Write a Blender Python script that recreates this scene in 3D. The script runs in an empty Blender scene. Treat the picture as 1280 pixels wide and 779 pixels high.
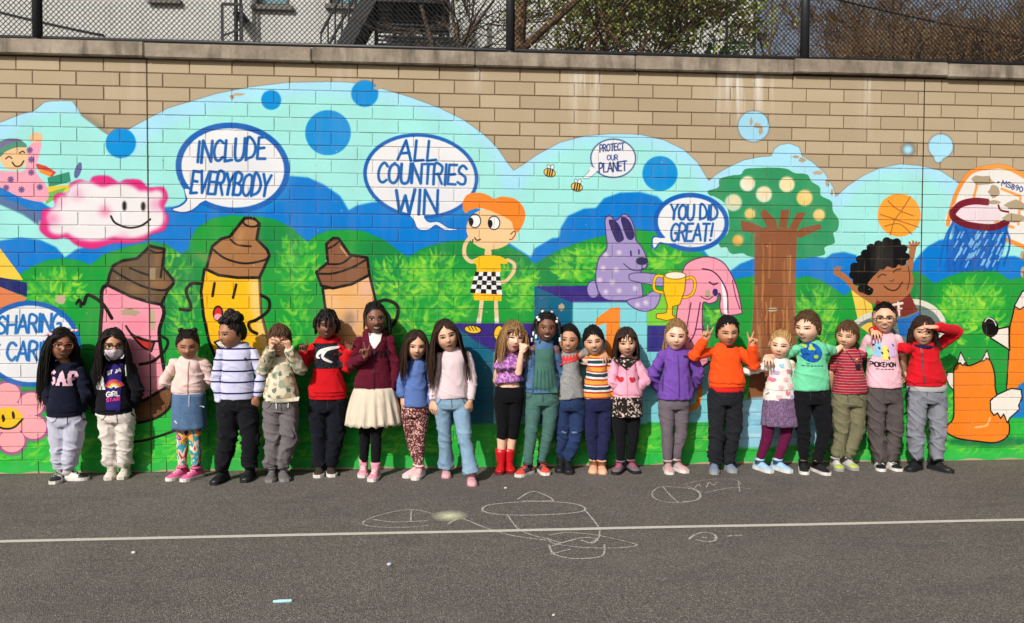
import bpy, bmesh, math, random
import numpy as np
from mathutils import Vector, Matrix, noise
from mathutils.bvhtree import BVHTree

SC = bpy.context.scene
COL = SC.collection
# ------------------------------------------------------------------ camera
PW, PH, FL = 1280.0, 779.0, 930.0
CAM_YAW, CAM_PITCH, CAM_ROLL, CAM_D, CAM_H = 0.0735, -0.0310, 0.0035, 5.6795, 1.379


def cam_axes():
    cy, sy, cp, sp = math.cos(CAM_YAW), math.sin(CAM_YAW), math.cos(CAM_PITCH), math.sin(CAM_PITCH)
    f = Vector((sy * cp, cy * cp, sp)); r = Vector((cy, -sy, 0)); u = r.cross(f)
    cr, sr = math.cos(CAM_ROLL), math.sin(CAM_ROLL)
    return r * cr + u * sr, u * cr - r * sr, f


CR, CU, CF = cam_axes()
CP = Vector((0, -CAM_D, CAM_H))
cam = bpy.data.cameras.new('camera'); camo = bpy.data.objects.new('camera', cam); COL.objects.link(camo)
cam.sensor_fit = 'HORIZONTAL'; cam.sensor_width = 36.0; cam.lens = 36.0 * FL / PW
cam.clip_start = 0.05; cam.clip_end = 3000
camo.matrix_world = Matrix(((CR.x, CU.x, -CF.x, CP.x), (CR.y, CU.y, -CF.y, CP.y), (CR.z, CU.z, -CF.z, CP.z), (0, 0, 0, 1)))
SC.camera = camo
# ------------------------------------------------------------------ light
SUN_FROM = Vector((-0.62, -1.0, 0.80)).normalized()
wd = bpy.data.worlds.new('World'); SC.world = wd; wd.use_nodes = True
wn = wd.node_tree; wn.nodes.clear()
sky = wn.nodes.new('ShaderNodeTexSky'); sky.sky_type = 'NISHITA'; sky.sun_disc = False
sky.sun_elevation = math.asin(SUN_FROM.z); sky.sun_rotation = math.atan2(SUN_FROM.x, SUN_FROM.y)
sky.air_density = 1.0; sky.dust_density = 5.0; sky.ozone_density = 0.7
bg = wn.nodes.new('ShaderNodeBackground'); bg.inputs[1].default_value = 0.055
wo = wn.nodes.new('ShaderNodeOutputWorld'); hs = wn.nodes.new('ShaderNodeHueSaturation'); hs.inputs['Saturation'].default_value = 0.55; hs.inputs['Value'].default_value = 1.3      # thin high veil: a paler sky
wn.links.new(sky.outputs[0], hs.inputs['Color']); wn.links.new(hs.outputs[0], bg.inputs[0]); wn.links.new(bg.outputs[0], wo.inputs[0])
sl = bpy.data.lights.new('sun', 'SUN'); sl.energy = 4.3; sl.angle = math.radians(0.6); sl.color = (1.0, 0.965, 0.915)
so = bpy.data.objects.new('sun', sl); COL.objects.link(so); so.location = (-4, -8, 8)
so.rotation_euler = SUN_FROM.to_track_quat('Z', 'Y').to_euler()
SC.view_settings.view_transform = 'Standard'; SC.view_settings.look = 'None'
SC.view_settings.exposure = 0.0; SC.view_settings.gamma = 1.0; SC.view_settings.use_curve_mapping = False


# ------------------------------------------------------------------ helpers
def at(px, py, Y=0.0):
    """point of the vertical plane y = Y seen at photograph position px, py"""
    d = CF + CR * ((px - PW / 2) / FL) + CU * ((PH / 2 - py) / FL)
    t = (Y - CP.y) / d.y
    return CP + d * t


def gnd(px, py, z=0.0):
    d = CF + CR * ((px - PW / 2) / FL) + CU * ((PH / 2 - py) / FL)
    t = (z - CP.z) / d.z
    return CP + d * t


def lin(c):
    return tuple(((v / 255.0) / 12.92 if v / 255.0 <= 0.04045 else ((v / 255.0 + 0.055) / 1.055) ** 2.4) for v in c[:3])


def alb(c, k=0.86):
    return tuple(v * k for v in lin(c)) + (1.0,)


class NT:
    """small node helper"""
    def __init__(s, name, rough=0.8, spec=0.3):
        s.m = bpy.data.materials.new(name); s.m.use_nodes = True; s.t = s.m.node_tree; s.t.nodes.clear()
        s.o = s.n('ShaderNodeOutputMaterial'); s.b = s.n('ShaderNodeBsdfPrincipled')
        s.b.inputs['Roughness'].default_value = rough
        s.b.inputs['Specular IOR Level'].default_value = spec
        s.l(s.b.outputs[0], s.o.inputs[0])

    def n(s, k, **kw):
        x = s.t.nodes.new(k)
        for a, v in kw.items(): setattr(x, a, v)
        return x

    def l(s, a, b): s.t.links.new(a, b)

    def setin(s, sock, v):
        if hasattr(v, 'is_linked') or isinstance(v, bpy.types.NodeSocket): s.l(v, sock)
        else: sock.default_value = v

    def math(s, op, a, b=0.0, c=0.0, clamp=False):
        x = s.n('ShaderNodeMath', operation=op, use_clamp=clamp)
        s.setin(x.inputs[0], a); s.setin(x.inputs[1], b); s.setin(x.inputs[2], c)
        return x.outputs[0]

    def mix(s, f, a, b, blend='MIX'):
        x = s.n('ShaderNodeMix', data_type='RGBA', blend_type=blend)
        s.setin(x.inputs[0], f); s.setin(x.inputs[6], a); s.setin(x.inputs[7], b)
        return x.outputs[2]

    def pos(s, kind='Object'):
        if kind == 'World':
            return s.n('ShaderNodeNewGeometry').outputs['Position']
        return s.n('ShaderNodeTexCoord').outputs[kind]

    def noise(s, vec, scale, detail=3, rough=0.55, dist=0.0, color=False):
        x = s.n('ShaderNodeTexNoise'); s.setin(x.inputs['Vector'], vec)
        x.inputs['Scale'].default_value = scale; x.inputs['Detail'].default_value = detail
        x.inputs['Roughness'].default_value = rough; x.inputs['Distortion'].default_value = dist
        return x.outputs[1 if color else 0]

    def voro(s, vec, scale, feature='F1', out=0, rnd=1.0):
        x = s.n('ShaderNodeTexVoronoi', feature=feature); s.setin(x.inputs['Vector'], vec)
        x.inputs['Scale'].default_value = scale; x.inputs['Randomness'].default_value = rnd
        return x.outputs[out]

    def ramp(s, f, stops, interp='LINEAR'):
        x = s.n('ShaderNodeValToRGB'); x.color_ramp.interpolation = interp
        e = x.color_ramp.elements
        while len(e) > len(stops): e.remove(e[-1])
        while len(e) < len(stops): e.new(0.5)
        for i, (p, c) in enumerate(stops):
            e[i].position = p; e[i].color = c if len(c) == 4 else tuple(c) + (1,)
        s.setin(x.inputs[0], f)
        return x.outputs[0]

    def maprange(s, v, a, b, c=0.0, d=1.0):
        x = s.n('ShaderNodeMapRange'); s.setin(x.inputs[0], v)
        for i, q in enumerate((a, b, c, d)): x.inputs[i + 1].default_value = q
        return x.outputs[0]

    def sep(s, v):
        x = s.n('ShaderNodeSeparateXYZ'); s.l(v, x.inputs[0]); return x.outputs

    def comb(s, x_, y_, z_):
        x = s.n('ShaderNodeCombineXYZ')
        for i, q in enumerate((x_, y_, z_)): s.setin(x.inputs[i], q)
        return x.outputs[0]

    def vscale(s, v, k):
        x = s.n('ShaderNodeVectorMath', operation='MULTIPLY'); s.l(v, x.inputs[0]); x.inputs[1].default_value = k
        return x.outputs[0]

    def base(s, v): s.setin(s.b.inputs['Base Color'], v)

    def bump(s, h, strength=0.4, dist=0.01):
        x = s.n('ShaderNodeBump'); s.setin(x.inputs['Height'], h)
        x.inputs['Strength'].default_value = strength; x.inputs['Distance'].default_value = dist
        s.l(x.outputs[0], s.b.inputs['Normal'])


MATS = {}


def plain(name, c, rough=0.75, spec=0.3, var=0.12, scale=25.0, metal=0.0, k=0.86):
    """an even colour with slight mottling and grain"""
    if name in MATS: return MATS[name]
    t = NT(name, rough, spec); p = t.pos('Object')
    a = alb(c, k); d = tuple(v * (1 - var) for v in a[:3]) + (1,); e = tuple(min(1, v * (1 + var)) for v in a[:3]) + (1,)
    t.base(t.ramp(t.noise(p, scale, 4), [(0.3, d), (0.7, e)]))
    t.b.inputs['Metallic'].default_value = metal
    MATS[name] = t.m
    return t.m


class MB:
    """mesh collector: everything added becomes ONE mesh object"""
    def __init__(s): s.v = []; s.f = []; s.mi = []; s.cur = 0

    def add(s, vs, fs):
        o = len(s.v); s.v.extend([tuple(v) for v in vs]); s.f.extend([tuple(i + o for i in f) for f in fs]); s.mi.extend([s.cur] * len(fs))

    def box(s, lo, hi):
        x0, y0, z0 = lo; x1, y1, z1 = hi
        s.add([(x0, y0, z0), (x1, y0, z0), (x1, y1, z0), (x0, y1, z0), (x0, y0, z1), (x1, y0, z1), (x1, y1, z1), (x0, y1, z1)],
              [(0, 3, 2, 1), (4, 5, 6, 7), (0, 1, 5, 4), (1, 2, 6, 5), (2, 3, 7, 6), (3, 0, 4, 7)])

    def bar(s, a, b, w, h=None, up=(0, 0, 1)):
        a, b = Vector(a), Vector(b); h = h or w; d = (b - a).normalized(); u = Vector(up)
        if abs(d.dot(u)) > 0.98: u = Vector((0, 1, 0))
        r = d.cross(u).normalized() * w / 2; u = r.cross(d).normalized() * h / 2
        p = [a - r - u, a + r - u, a + r + u, a - r + u, b - r - u, b + r - u, b + r + u, b - r + u]
        s.add(p, [(0, 1, 2, 3), (7, 6, 5, 4), (0, 4, 5, 1), (1, 5, 6, 2), (2, 6, 7, 3), (3, 7, 4, 0)])

    def tube(s, pts, rad, n=8, cap=True, round_cap=False, up=None, flat=1.0):
        """tube along pts; rad a number or a list of numbers or (rx, ry) pairs"""
        pts = [Vector(p) for p in pts]
        if not isinstance(rad, (list, tuple)): rad = [rad] * len(pts)
        rad = [(r if isinstance(r, (list, tuple)) else (r, r * flat)) for r in rad]
        if round_cap:
            P, R = [], []
            d0 = (pts[0] - pts[1]).normalized(); d1 = (pts[-1] - pts[-2]).normalized()
            m0 = min(rad[0]); m1 = min(rad[-1])
            for q in (1.0, 0.8, 0.45):
                P.append(pts[0] + d0 * m0 * q); k = math.sqrt(max(0.0, 1 - q * q)) + (0.05 if q == 1 else 0); R.append((rad[0][0] * k, rad[0][1] * k))
            P += pts; R += rad
            for q in (0.45, 0.8, 1.0):
                P.append(pts[-1] + d1 * m1 * q); k = math.sqrt(max(0.0, 1 - q * q)) + (0.05 if q == 1 else 0); R.append((rad[-1][0] * k, rad[-1][1] * k))
            pts, rad = P, R
        N = len(pts); o = len(s.v)
        t0 = (pts[1] - pts[0]).normalized()
        u = Vector(up) if up is not None else (Vector((0, 0, 1)) if abs(t0.z) < 0.9 else Vector((1, 0, 0)))
        vs = []
        for i in range(N):
            t = (pts[min(i + 1, N - 1)] - pts[max(i - 1, 0)])
            t = t.normalized() if t.length > 1e-9 else t0
            u = (u - t * u.dot(t)); u = u.normalized() if u.length > 1e-6 else t.orthogonal().normalized()
            w = t.cross(u)
            for k in range(n):
                a = 2 * math.pi * k / n
                vs.append(pts[i] + u * (math.cos(a) * rad[i][0]) + w * (math.sin(a) * rad[i][1]))
        fs = []
        for i in range(N - 1):
            for k in range(n):
                k2 = (k + 1) % n
                fs.append((i * n + k, i * n + k2, (i + 1) * n + k2, (i + 1) * n + k))
        if cap:
            fs.append(tuple(range(n - 1, -1, -1))); fs.append(tuple((N - 1) * n + k for k in range(n)))
        s.add(vs, fs)

    def ball(s, c, r, nu=12, nv=8, M=None):
        if not isinstance(r, (list, tuple)): r = (r, r, r)
        c = Vector(c); vs = []; fs = []
        for j in range(nv + 1):
            th = math.pi * j / nv
            for i in range(nu):
                a = 2 * math.pi * i / nu
                p = Vector((r[0] * math.sin(th) * math.cos(a), r[1] * math.sin(th) * math.sin(a), r[2] * math.cos(th)))
                vs.append(c + (M @ p if M is not None else p))
        for j in range(nv):
            for i in range(nu):
                i2 = (i + 1) % nu
                fs.append((j * nu + i, (j + 1) * nu + i, (j + 1) * nu + i2, j * nu + i2))
        s.add(vs, fs)

    def mesh(s, name):
        me = bpy.data.meshes.new(name); me.from_pydata([tuple(v) for v in s.v], [], s.f)
        if any(s.mi): me.polygons.foreach_set('material_index', s.mi)
        me.update(); return me

    def build(s, name, mat, parent=None, smooth=False, origin=None):
        me = s.mesh(name)
        if origin is not None: me.transform(Matrix.Translation(-Vector(origin)))
        for m in (mat if isinstance(mat, (list, tuple)) else [mat]): me.materials.append(m)
        if smooth: me.polygons.foreach_set('use_smooth', [True] * len(me.polygons))
        return link(name, me, parent, origin)


def link(name, me, parent=None, origin=None):
    o = bpy.data.objects.new(name, me); COL.objects.link(o)
    if parent is not None: o.parent = parent
    if origin is not None and parent is None: o.location = origin
    return o


def tag(o, label=None, cat=None, group=None, kind=None):
    if label: o['label'] = label
    if cat: o['category'] = cat
    if group: o['group'] = group
    if kind: o['kind'] = kind
    return o


def empty(name, loc=(0, 0, 0)):
    o = bpy.data.objects.new(name, None); COL.objects.link(o); o.location = loc; o.empty_display_size = 0.1
    return o


# ------------------------------------------------------------------ the mural, painted in wall metres
BL, BH, NROW = 0.3048, 0.1016, 30
WALL_H = BH * NROW
WX0, WX1 = -6.3, 6.9
RES = 400.0
MW, MH = int((WX1 - WX0) * RES), int((WALL_H + 0.02) * RES)
MUR = np.zeros((MH, MW, 4), np.float32)
prng = np.random.RandomState(5)
rnd = random.Random(11)


def towall(pts):
    p = np.asarray(pts, float)
    a = (p[:, 0] - PW / 2) / FL; b = (PH / 2 - p[:, 1]) / FL
    d = np.array(CF)[None] + np.array(CR)[None] * a[:, None] + np.array(CU)[None] * b[:, None]
    t = (0 - CP.y) / d[:, 1]
    return np.stack([((CP.x + d[:, 0] * t) - WX0) * RES, (CP.z + d[:, 2] * t) * RES], 1)


def crom(pts, n=6, closed=False):
    p = np.asarray(pts, float); N = len(p); out = []
    rng = range(N if closed else N - 1)
    for i in rng:
        if closed: a, b, c, d = p[(i - 1) % N], p[i], p[(i + 1) % N], p[(i + 2) % N]
        else: a, b, c, d = p[max(i - 1, 0)], p[i], p[i + 1], p[min(i + 2, N - 1)]
        for k in range(n):
            t = k / n
            out.append(0.5 * ((2 * b) + (c - a) * t + (2 * a - 5 * b + 4 * c - d) * t * t + (3 * b - a - 3 * c + d) * t ** 3))
    if not closed: out.append(p[-1])
    return np.array(out)


def fillmask(w):
    """even-odd fill of a wall-space polygon -> (r0, c0, bool array)"""
    r0 = max(0, int(np.floor(w[:, 1].min())) - 1); r1 = min(MH, int(np.ceil(w[:, 1].max())) + 2)
    c0 = max(0, int(np.floor(w[:, 0].min())) - 1); c1 = min(MW, int(np.ceil(w[:, 0].max())) + 2)
    if r1 <= r0 or c1 <= c0: return None
    cnt = np.zeros((r1 - r0, c1 - c0 + 1), np.int32)
    A = w; B = np.roll(w, -1, 0)
    for (x0, y0), (x1, y1) in zip(A, B):
        if y0 == y1: continue
        if y0 > y1: x0, y0, x1, y1 = x1, y1, x0, y0
        ra = max(r0, int(np.ceil(y0 - 0.5))); rb = min(r1, int(np.ceil(y1 - 0.5)))
        if rb <= ra: continue
        rr = np.arange(ra, rb); xs = x0 + (rr + 0.5 - y0) * (x1 - x0) / (y1 - y0)
        ci = np.clip(np.ceil(xs - 0.5).astype(int) - c0, 0, c1 - c0)
        np.add.at(cnt, (rr - r0, ci), 1)
    return r0, c0, (np.cumsum(cnt, 1)[:, :-1] % 2).astype(np.float32)


def boxblur(m, r):
    r = int(max(1, r))
    for ax in (0, 1):
        for _ in range(2):
            q = np.pad(m, [(r + 1, r) if i == ax else (0, 0) for i in (0, 1)], mode='edge')
            c = np.cumsum(q, ax)
            m = (np.take(c, np.arange(2 * r + 1, c.shape[ax]), ax) - np.take(c, np.arange(0, c.shape[ax] - 2 * r - 1), ax)) / (2 * r + 1)
    return m


def put(r0, c0, m, col, alpha=1.0, clip=None, erase=False):
    h, w = m.shape
    if clip is not None: m = m * clip[r0:r0 + h, c0:c0 + w]
    m = (m * alpha)[..., None]
    T = MUR[r0:r0 + h, c0:c0 + w]
    if erase: T[..., 3:] = T[..., 3:] * (1 - m); return
    c = np.array(col, np.float32) / 255.0
    T[..., :3] = T[..., :3] * (1 - m) + c * m
    T[..., 3:] = np.maximum(T[..., 3:], m)


def poly(pts, col, smooth=False, soft=0.0, alpha=1.0, clip=None, erase=False, line=None, lw=1.5, sub=6):
    p = crom(pts, sub, True) if smooth else np.asarray(pts, float)
    w = towall(p); r = fillmask(w)
    if r is None: return p
    r0, c0, m = r
    if soft > 0:
        k = int(soft * 2.4) + 1; pad = 2 * k + 2
        R0, C0 = max(0, r0 - pad), max(0, c0 - pad)
        M = np.zeros((min(MH, r0 + m.shape[0] + pad) - R0, min(MW, c0 + m.shape[1] + pad) - C0), np.float32)
        M[r0 - R0:r0 - R0 + m.shape[0], c0 - C0:c0 - C0 + m.shape[1]] = m
        m = boxblur(M, k); r0, c0 = R0, C0
    put(r0, c0, m, col, alpha, clip, erase)
    if line is not None: stroke(list(map(tuple, p)) + [tuple(p[0])], lw, line, smooth=False)
    return p


def maskof(pts, smooth=False):
    p = crom(pts, 6, True) if smooth else np.asarray(pts, float)
    F = np.zeros((MH, MW), np.float32); r = fillmask(towall(p))
    if r is not None: F[r[0]:r[0] + r[2].shape[0], r[1]:r[1] + r[2].shape[1]] = r[2]
    return F


def stroke(pts, width, col, smooth=True, soft=0.6, alpha=1.0, clip=None, w1=None):
    """brush stroke; width in photograph pixels (tapers to w1)"""
    p = crom(pts, 5) if (smooth and len(pts) > 2) else np.asarray(pts, float)
    w = towall(p); n = len(w); wid = np.linspace(width, width if w1 is None else w1, n) * 0.5 * 2.4
    sf = max(0.5, soft * 2.4); pad = wid.max() + sf + 2
    r0 = max(0, int(w[:, 1].min() - pad)); r1 = min(MH, int(w[:, 1].max() + pad) + 1)
    c0 = max(0, int(w[:, 0].min() - pad)); c1 = min(MW, int(w[:, 0].max() + pad) + 1)
    if r1 <= r0 or c1 <= c0: return
    M = np.zeros((r1 - r0, c1 - c0), np.float32)
    for i in range(n - 1):
        a, b = w[i], w[i + 1]; q = max(wid[i], wid[i + 1]) + sf + 2
        x0 = max(c0, int(min(a[0], b[0]) - q)); x1 = min(c1, int(max(a[0], b[0]) + q) + 1)
        y0 = max(r0, int(min(a[1], b[1]) - q)); y1 = min(r1, int(max(a[1], b[1]) + q) + 1)
        if x1 <= x0 or y1 <= y0: continue
        X, Y = np.meshgrid(np.arange(x0, x1) + 0.5, np.arange(y0, y1) + 0.5)
        d = b - a; L2 = max(1e-9, d @ d)
        t = np.clip(((X - a[0]) * d[0] + (Y - a[1]) * d[1]) / L2, 0, 1)
        D = np.hypot(X - a[0] - t * d[0], Y - a[1] - t * d[1])
        hw = wid[i] + (wid[i + 1] - wid[i]) * t
        V = np.clip((hw + sf * 0.5 - D) / sf, 0, 1)
        S = M[y0 - r0:y1 - r0, x0 - c0:x1 - c0]; np.maximum(S, V, out=S)
    put(r0, c0, M, col, alpha, clip)


def ell(cx, cy, rx, ry, col, rot=0.0, **kw):
    a = np.linspace(0, 2 * np.pi, 40, endpoint=False); c, s = math.cos(math.radians(rot)), math.sin(math.radians(rot))
    x, y = rx * np.cos(a), ry * np.sin(a)
    return poly(np.stack([cx + x * c - y * s, cy + x * s + y * c], 1), col, **kw)


def ZF(x0, y0, k):
    return lambda *pts: [(x0 + x / k, y0 + y / k) for x, y in pts]


ZA = ZF(560, 230, 3.893); ZB = ZF(720, 250, 3.895); ZC = ZF(1020, 280, 4.867); ZD = ZF(1170, 190, 4.87); ZE = ZF(1170, 350, 3.245)
ZG = ZF(110, 290, 5.56); ZH = ZF(225, 260, 4.584); ZI = ZF(0, 150, 3.118); ZJ = ZF(380, 280, 5.564); ZL = ZF(870, 190, 3.39)
ZN = ZF(0, 370, 3.385); Z5 = ZF(0, 150, 3.116); Z6 = ZF(320, 150, 3.116); Z7 = ZF(640, 150, 3.116); Z8 = ZF(960, 150, 3.116)

FONT = {
    'A': (.9, [[(0, 0), (.5, 1), (1, 0)], [(.2, .36), (.82, .36)]]), 'B': (.75, [[(0, 0), (0, 1), (.7, .95), (.85, .75), (.6, .55), (0, .52)], [(.55, .53), (1, .35), (.85, .05), (0, 0)]]),
    'C': (.75, [[(1, .85), (.6, 1), (.2, .85), (0, .5), (.2, .12), (.6, 0), (1, .15)]]), 'D': (.75, [[(0, 0), (0, 1), (.55, .95), (1, .55), (.8, .15), (0, 0)]]),
    'E': (.65, [[(1, 1), (0, 1), (0, 0), (1, 0)], [(0, .52), (.8, .54)]]), 'F': (.62, [[(1, 1), (0, 1), (0, 0)], [(0, .52), (.8, .54)]]),
    'G': (.8, [[(1, .85), (.6, 1), (.2, .85), (0, .5), (.2, .1), (.6, 0), (.95, .15), (.95, .45), (.55, .45)]]), 'H': (.8, [[(0, 0), (0, 1)], [(1, 0), (1, 1)], [(0, .5), (1, .5)]]),
    'I': (.18, [[(.5, 0), (.5, 1)]]), 'K': (.75, [[(0, 0), (0, 1)], [(1, 1), (0, .45), (1, 0)]]), 'L': (.6, [[(0, 1), (0, 0), (1, .03)]]),
    'M': (1.0, [[(0, 0), (.1, 1), (.5, .4), (.9, 1), (1, 0)]]), 'N': (.8, [[(0, 0), (0, 1), (1, 0), (1, 1)]]),
    'O': (.85, [[(.5, 1), (.12, .82), (0, .5), (.12, .15), (.5, 0), (.88, .15), (1, .5), (.88, .85), (.5, 1)]]),
    'P': (.68, [[(0, 0), (0, 1), (.75, .97), (1, .75), (.75, .5), (0, .45)]]), 'R': (.72, [[(0, 0), (0, 1), (.75, .97), (.95, .75), (.7, .54), (0, .5)], [(.45, .5), (1, 0)]]),
    'S': (.7, [[(.95, .85), (.55, 1), (.12, .88), (.08, .65), (.5, .52), (.92, .36), (.88, .1), (.45, 0), (0, .13)]]),
    'T': (.75, [[(0, 1), (1, 1)], [(.5, 1), (.5, 0)]]), 'U': (.78, [[(0, 1), (.02, .3), (.25, 0), (.75, 0), (.98, .3), (1, 1)]]), 'V': (.8, [[(0, 1), (.5, 0), (1, 1)]]),
    'W': (1.15, [[(0, 1), (.25, 0), (.5, .75), (.75, 0), (1, 1)]]), 'Y': (.8, [[(0, 1), (.5, .5), (1, 1)], [(.5, .5), (.48, 0)]]),
    '!': (.3, [[(.7, 1), (.4, .3)], [(.3, .06), (.28, 0)]]), ' ': (.4, []), '8': (.6, [[(.5, .52), (.1, .75), (.5, 1), (.9, .75), (.5, .52), (0, .25), (.5, 0), (1, .25), (.5, .52)]]),
    '9': (.6, [[(.95, .75), (.5, .48), (.05, .72), (.5, 1), (.95, .75), (.85, .3), (.4, 0)]]), '0': (.65, [[(.5, 1), (.05, .7), (.05, .3), (.5, 0), (.95, .3), (.95, .7), (.5, 1)]]),
    'J': (.5, [[(1, 1), (1, .25), (.6, 0), (.1, .15)]]),
}
ANGULAR = set('AEFHIKLMNTVWY! ')


def lay(txt, gap=0.22):
    """glyph strokes of a line of hand lettering in a unit box (x 0..1, y 0..1)"""
    tot = sum(FONT[c][0] for c in txt) + gap * (len(txt) - 1); x = 0.0; out = []
    for c in txt:
        w, ss = FONT[c]
        for s in ss: out.append((c, [((x + px * w) / tot, py) for px, py in s]))
        x += w + gap
    return out


def letter(txt, x0, y0, x1, y1, hgt, width, col, shear=0.0, gap=0.22, jit=0.03):
    """a line from its lower left corner x0,y0 to lower right x1,y1 (photograph pixels), hgt tall"""
    for c, s in lay(txt, gap):
        pts = []
        for u, v in s:
            u2 = u + rnd.uniform(-jit, jit) * 0.08; v2 = v + rnd.uniform(-jit, jit)
            pts.append((x0 + (x1 - x0) * u2 + shear * hgt * v2, y0 + (y1 - y0) * u2 - hgt * v2))
        stroke(pts, width * 1.0 * rnd.uniform(.9, 1.1), col, smooth=c not in ANGULAR, soft=0.9, w1=width * rnd.uniform(.85, 1.05))


# --- palette (as painted)
AQ, LB, BLU, DB = (164, 236, 230), (172, 230, 252), (0, 124, 212), (0, 146, 222)
GRN, GRD, LIME, YEL = (24, 158, 58), (18, 120, 62), (120, 204, 62), (186, 224, 78)
WHT, INK, NAVY, TXT = (238, 238, 240), (22, 18, 18), (58, 44, 130), (18, 98, 176)
L0, R0 = -500, 1800
SKYTOP = [(L0, 170), (-300, 130), (-120, 165), (-40, 172), (0, 153), (25, 143), (43, 138), (55, 128), (65, 126), (90, 126), (97, 135), (102, 145), (115, 155), (126, 163), (140, 172), (155, 166),
          (163, 160), (187, 147), (210, 135), (237, 127), (270, 117), (310, 109), (360, 103), (410, 102), (440, 103), (475, 110), (515, 122), (550, 135), (580, 150), (605, 168), (622, 185), (634, 203), (642, 213),
          (655, 205), (672, 193), (700, 178), (730, 170), (765, 167), (800, 168), (830, 175), (855, 187), (872, 203), (886, 226),
          (895, 218), (910, 209), (930, 200), (950, 196), (964, 195), (968, 186), (975, 181), (987, 179), (999, 184), (1003, 195), (1015, 202), (1030, 215), (1042, 235), (1045, 246),
          (1060, 232), (1080, 219), (1100, 210), (1125, 205), (1150, 207), (1175, 213), (1198, 228), (1215, 245), (1300, 240), (1330, 262), (1400, 215), (1500, 200), (1600, 230), (R0, 200)]
poly(SKYTOP + [(R0, 640), (L0, 640)], LB, soft=0.4)
for (cx, cy, rx, ry) in ((75, 215, 75, 74), (395, 230, 232, 112), (765, 250, 115, 74), (965, 270, 72, 62), (1125, 270, 70, 55), (520, 290, 120, 120), (250, 240, 90, 90), (-150, 240, 130, 60), (1450, 290, 140, 70)):
    ell(cx, cy, rx, ry, AQ, soft=5)
poly([(L0, 232), (40, 215), (200, 190), (640, 240), (900, 245), (1050, 262), (1230, 262), (1330, 275), (R0, 250), (R0, 640), (L0, 640)], AQ, soft=4)
for (cx, cy, r, c, s) in ((151, 179, 19, DB, .4), (339, 125, 12.5, DB, .4), (456, 117, 17, DB, .4), (410, 166, 28.5, DB, .4), (825, 217, 22, DB, .4), (942, 158, 20, (165, 220, 244), .6), (1135, 187, 8, LB, 2.5), (1176, 183, 16, LB, .8), (1173, 198, 6, LB, .8)):
    ell(cx, cy, r, r * 0.99, c, soft=s)
BLUETOP = [(L0, 300), (-200, 320), (-60, 300), (0, 301), (25, 297), (50, 300), (70, 309), (81, 322), (95, 312), (130, 303), (200, 275), (206, 259), (225, 258), (260, 250), (310, 232), (340, 224), (362, 220), (385, 222), (405, 231), (425, 245), (436, 263),
           (446, 257), (465, 253), (500, 250), (560, 245), (600, 262), (630, 300), (664, 322), (668, 311), (690, 298), (699, 297), (701, 285), (710, 270), (730, 261), (745, 260), (755, 248), (775, 241), (800, 240), (822, 246), (850, 275), (905, 345), (925, 330), (943, 323), (975, 325),
           (994, 321), (1010, 318), (1024, 322), (1032, 323), (1040, 317), (1055, 315), (1070, 319), (1080, 330), (1140, 330), (1150, 318), (1160, 308), (1175, 300), (1192, 299), (1212, 306), (1240, 325), (1255, 321), (1268, 320), (1300, 330), (1400, 290), (1550, 320), (R0, 300)]
poly(BLUETOP + [(R0, 640), (L0, 640)], BLU, soft=0.5)
HILLS = [
    [(L0, 340), (-260, 310), (-80, 345), (0, 350), (22, 345), (40, 333), (60, 325), (82, 323), (100, 326), (113, 331), (130, 318), (160, 308), (190, 302), (207, 305), (226, 318), (236, 312), (238, 300), (246, 285), (265, 273), (290, 269), (325, 271), (345, 275), (365, 285), (384, 303),
     (395, 294), (410, 288), (432, 287), (455, 289), (480, 300), (500, 315), (510, 322), (525, 312), (545, 305), (568, 301), (600, 300), (635, 307), (655, 318), (668, 330), (682, 322), (700, 312), (730, 301), (765, 292), (795, 287), (822, 291), (850, 305), (880, 318), (905, 330), (915, 350),
     (930, 347), (945, 345), (975, 348), (992, 349), (1008, 345), (1026, 350), (1046, 363), (1056, 370), (1075, 350), (1145, 339), (1156, 345), (1168, 355), (1181, 348), (1202, 340), (1226, 336), (1246, 339), (1262, 350), (1282, 345), (1400, 330), (1500, 370), (1650, 330), (R0, 345)]]
poly(HILLS[0] + [(R0, 640), (L0, 640)], GRN, soft=0.6)
HM = maskof(HILLS[0] + [(R0, 640), (L0, 640)])
# teal-dark edges of the bushes, then leaf dabs
for (cx, cy, rx, ry) in ((215, 360, 40, 60), (480, 330, 40, 40), (560, 315, 40, 14), (690, 335, 30, 30), (1010, 420, 20, 60), (1150, 370, 18, 30), (340, 300, 35, 25), (630, 330, 40, 20), (880, 370, 40, 40)):
    ell(cx, cy, rx, ry, (20, 122, 74), soft=8, alpha=0.55, clip=HM)


def bush(cx, cy, rx, ry, n, cols, ang=None, ln=11):
    for _ in range(int(n * 1.5)):
        a = rnd.uniform(0, 2 * math.pi); q = math.sqrt(rnd.random())
        x, y = cx + rx * q * math.cos(a), cy + ry * q * math.sin(a)
        th = math.atan2(y - (cy + ry * 0.5), x - cx) if ang is None else math.radians(ang)
        th += rnd.uniform(-.6, .6); L = ln * rnd.uniform(.5, 1.2)
        stroke([(x - L * math.cos(th) / 2, y - L * math.sin(th) / 2), (x + 1.5 * rnd.uniform(-1, 1), y + 1.5), (x + L * math.cos(th) / 2, y + L * math.sin(th) / 2)],
               rnd.uniform(3.0, 6.0), rnd.choice(cols), soft=1.8, alpha=rnd.uniform(.35, .75), clip=HM, w1=1.4)


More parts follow.
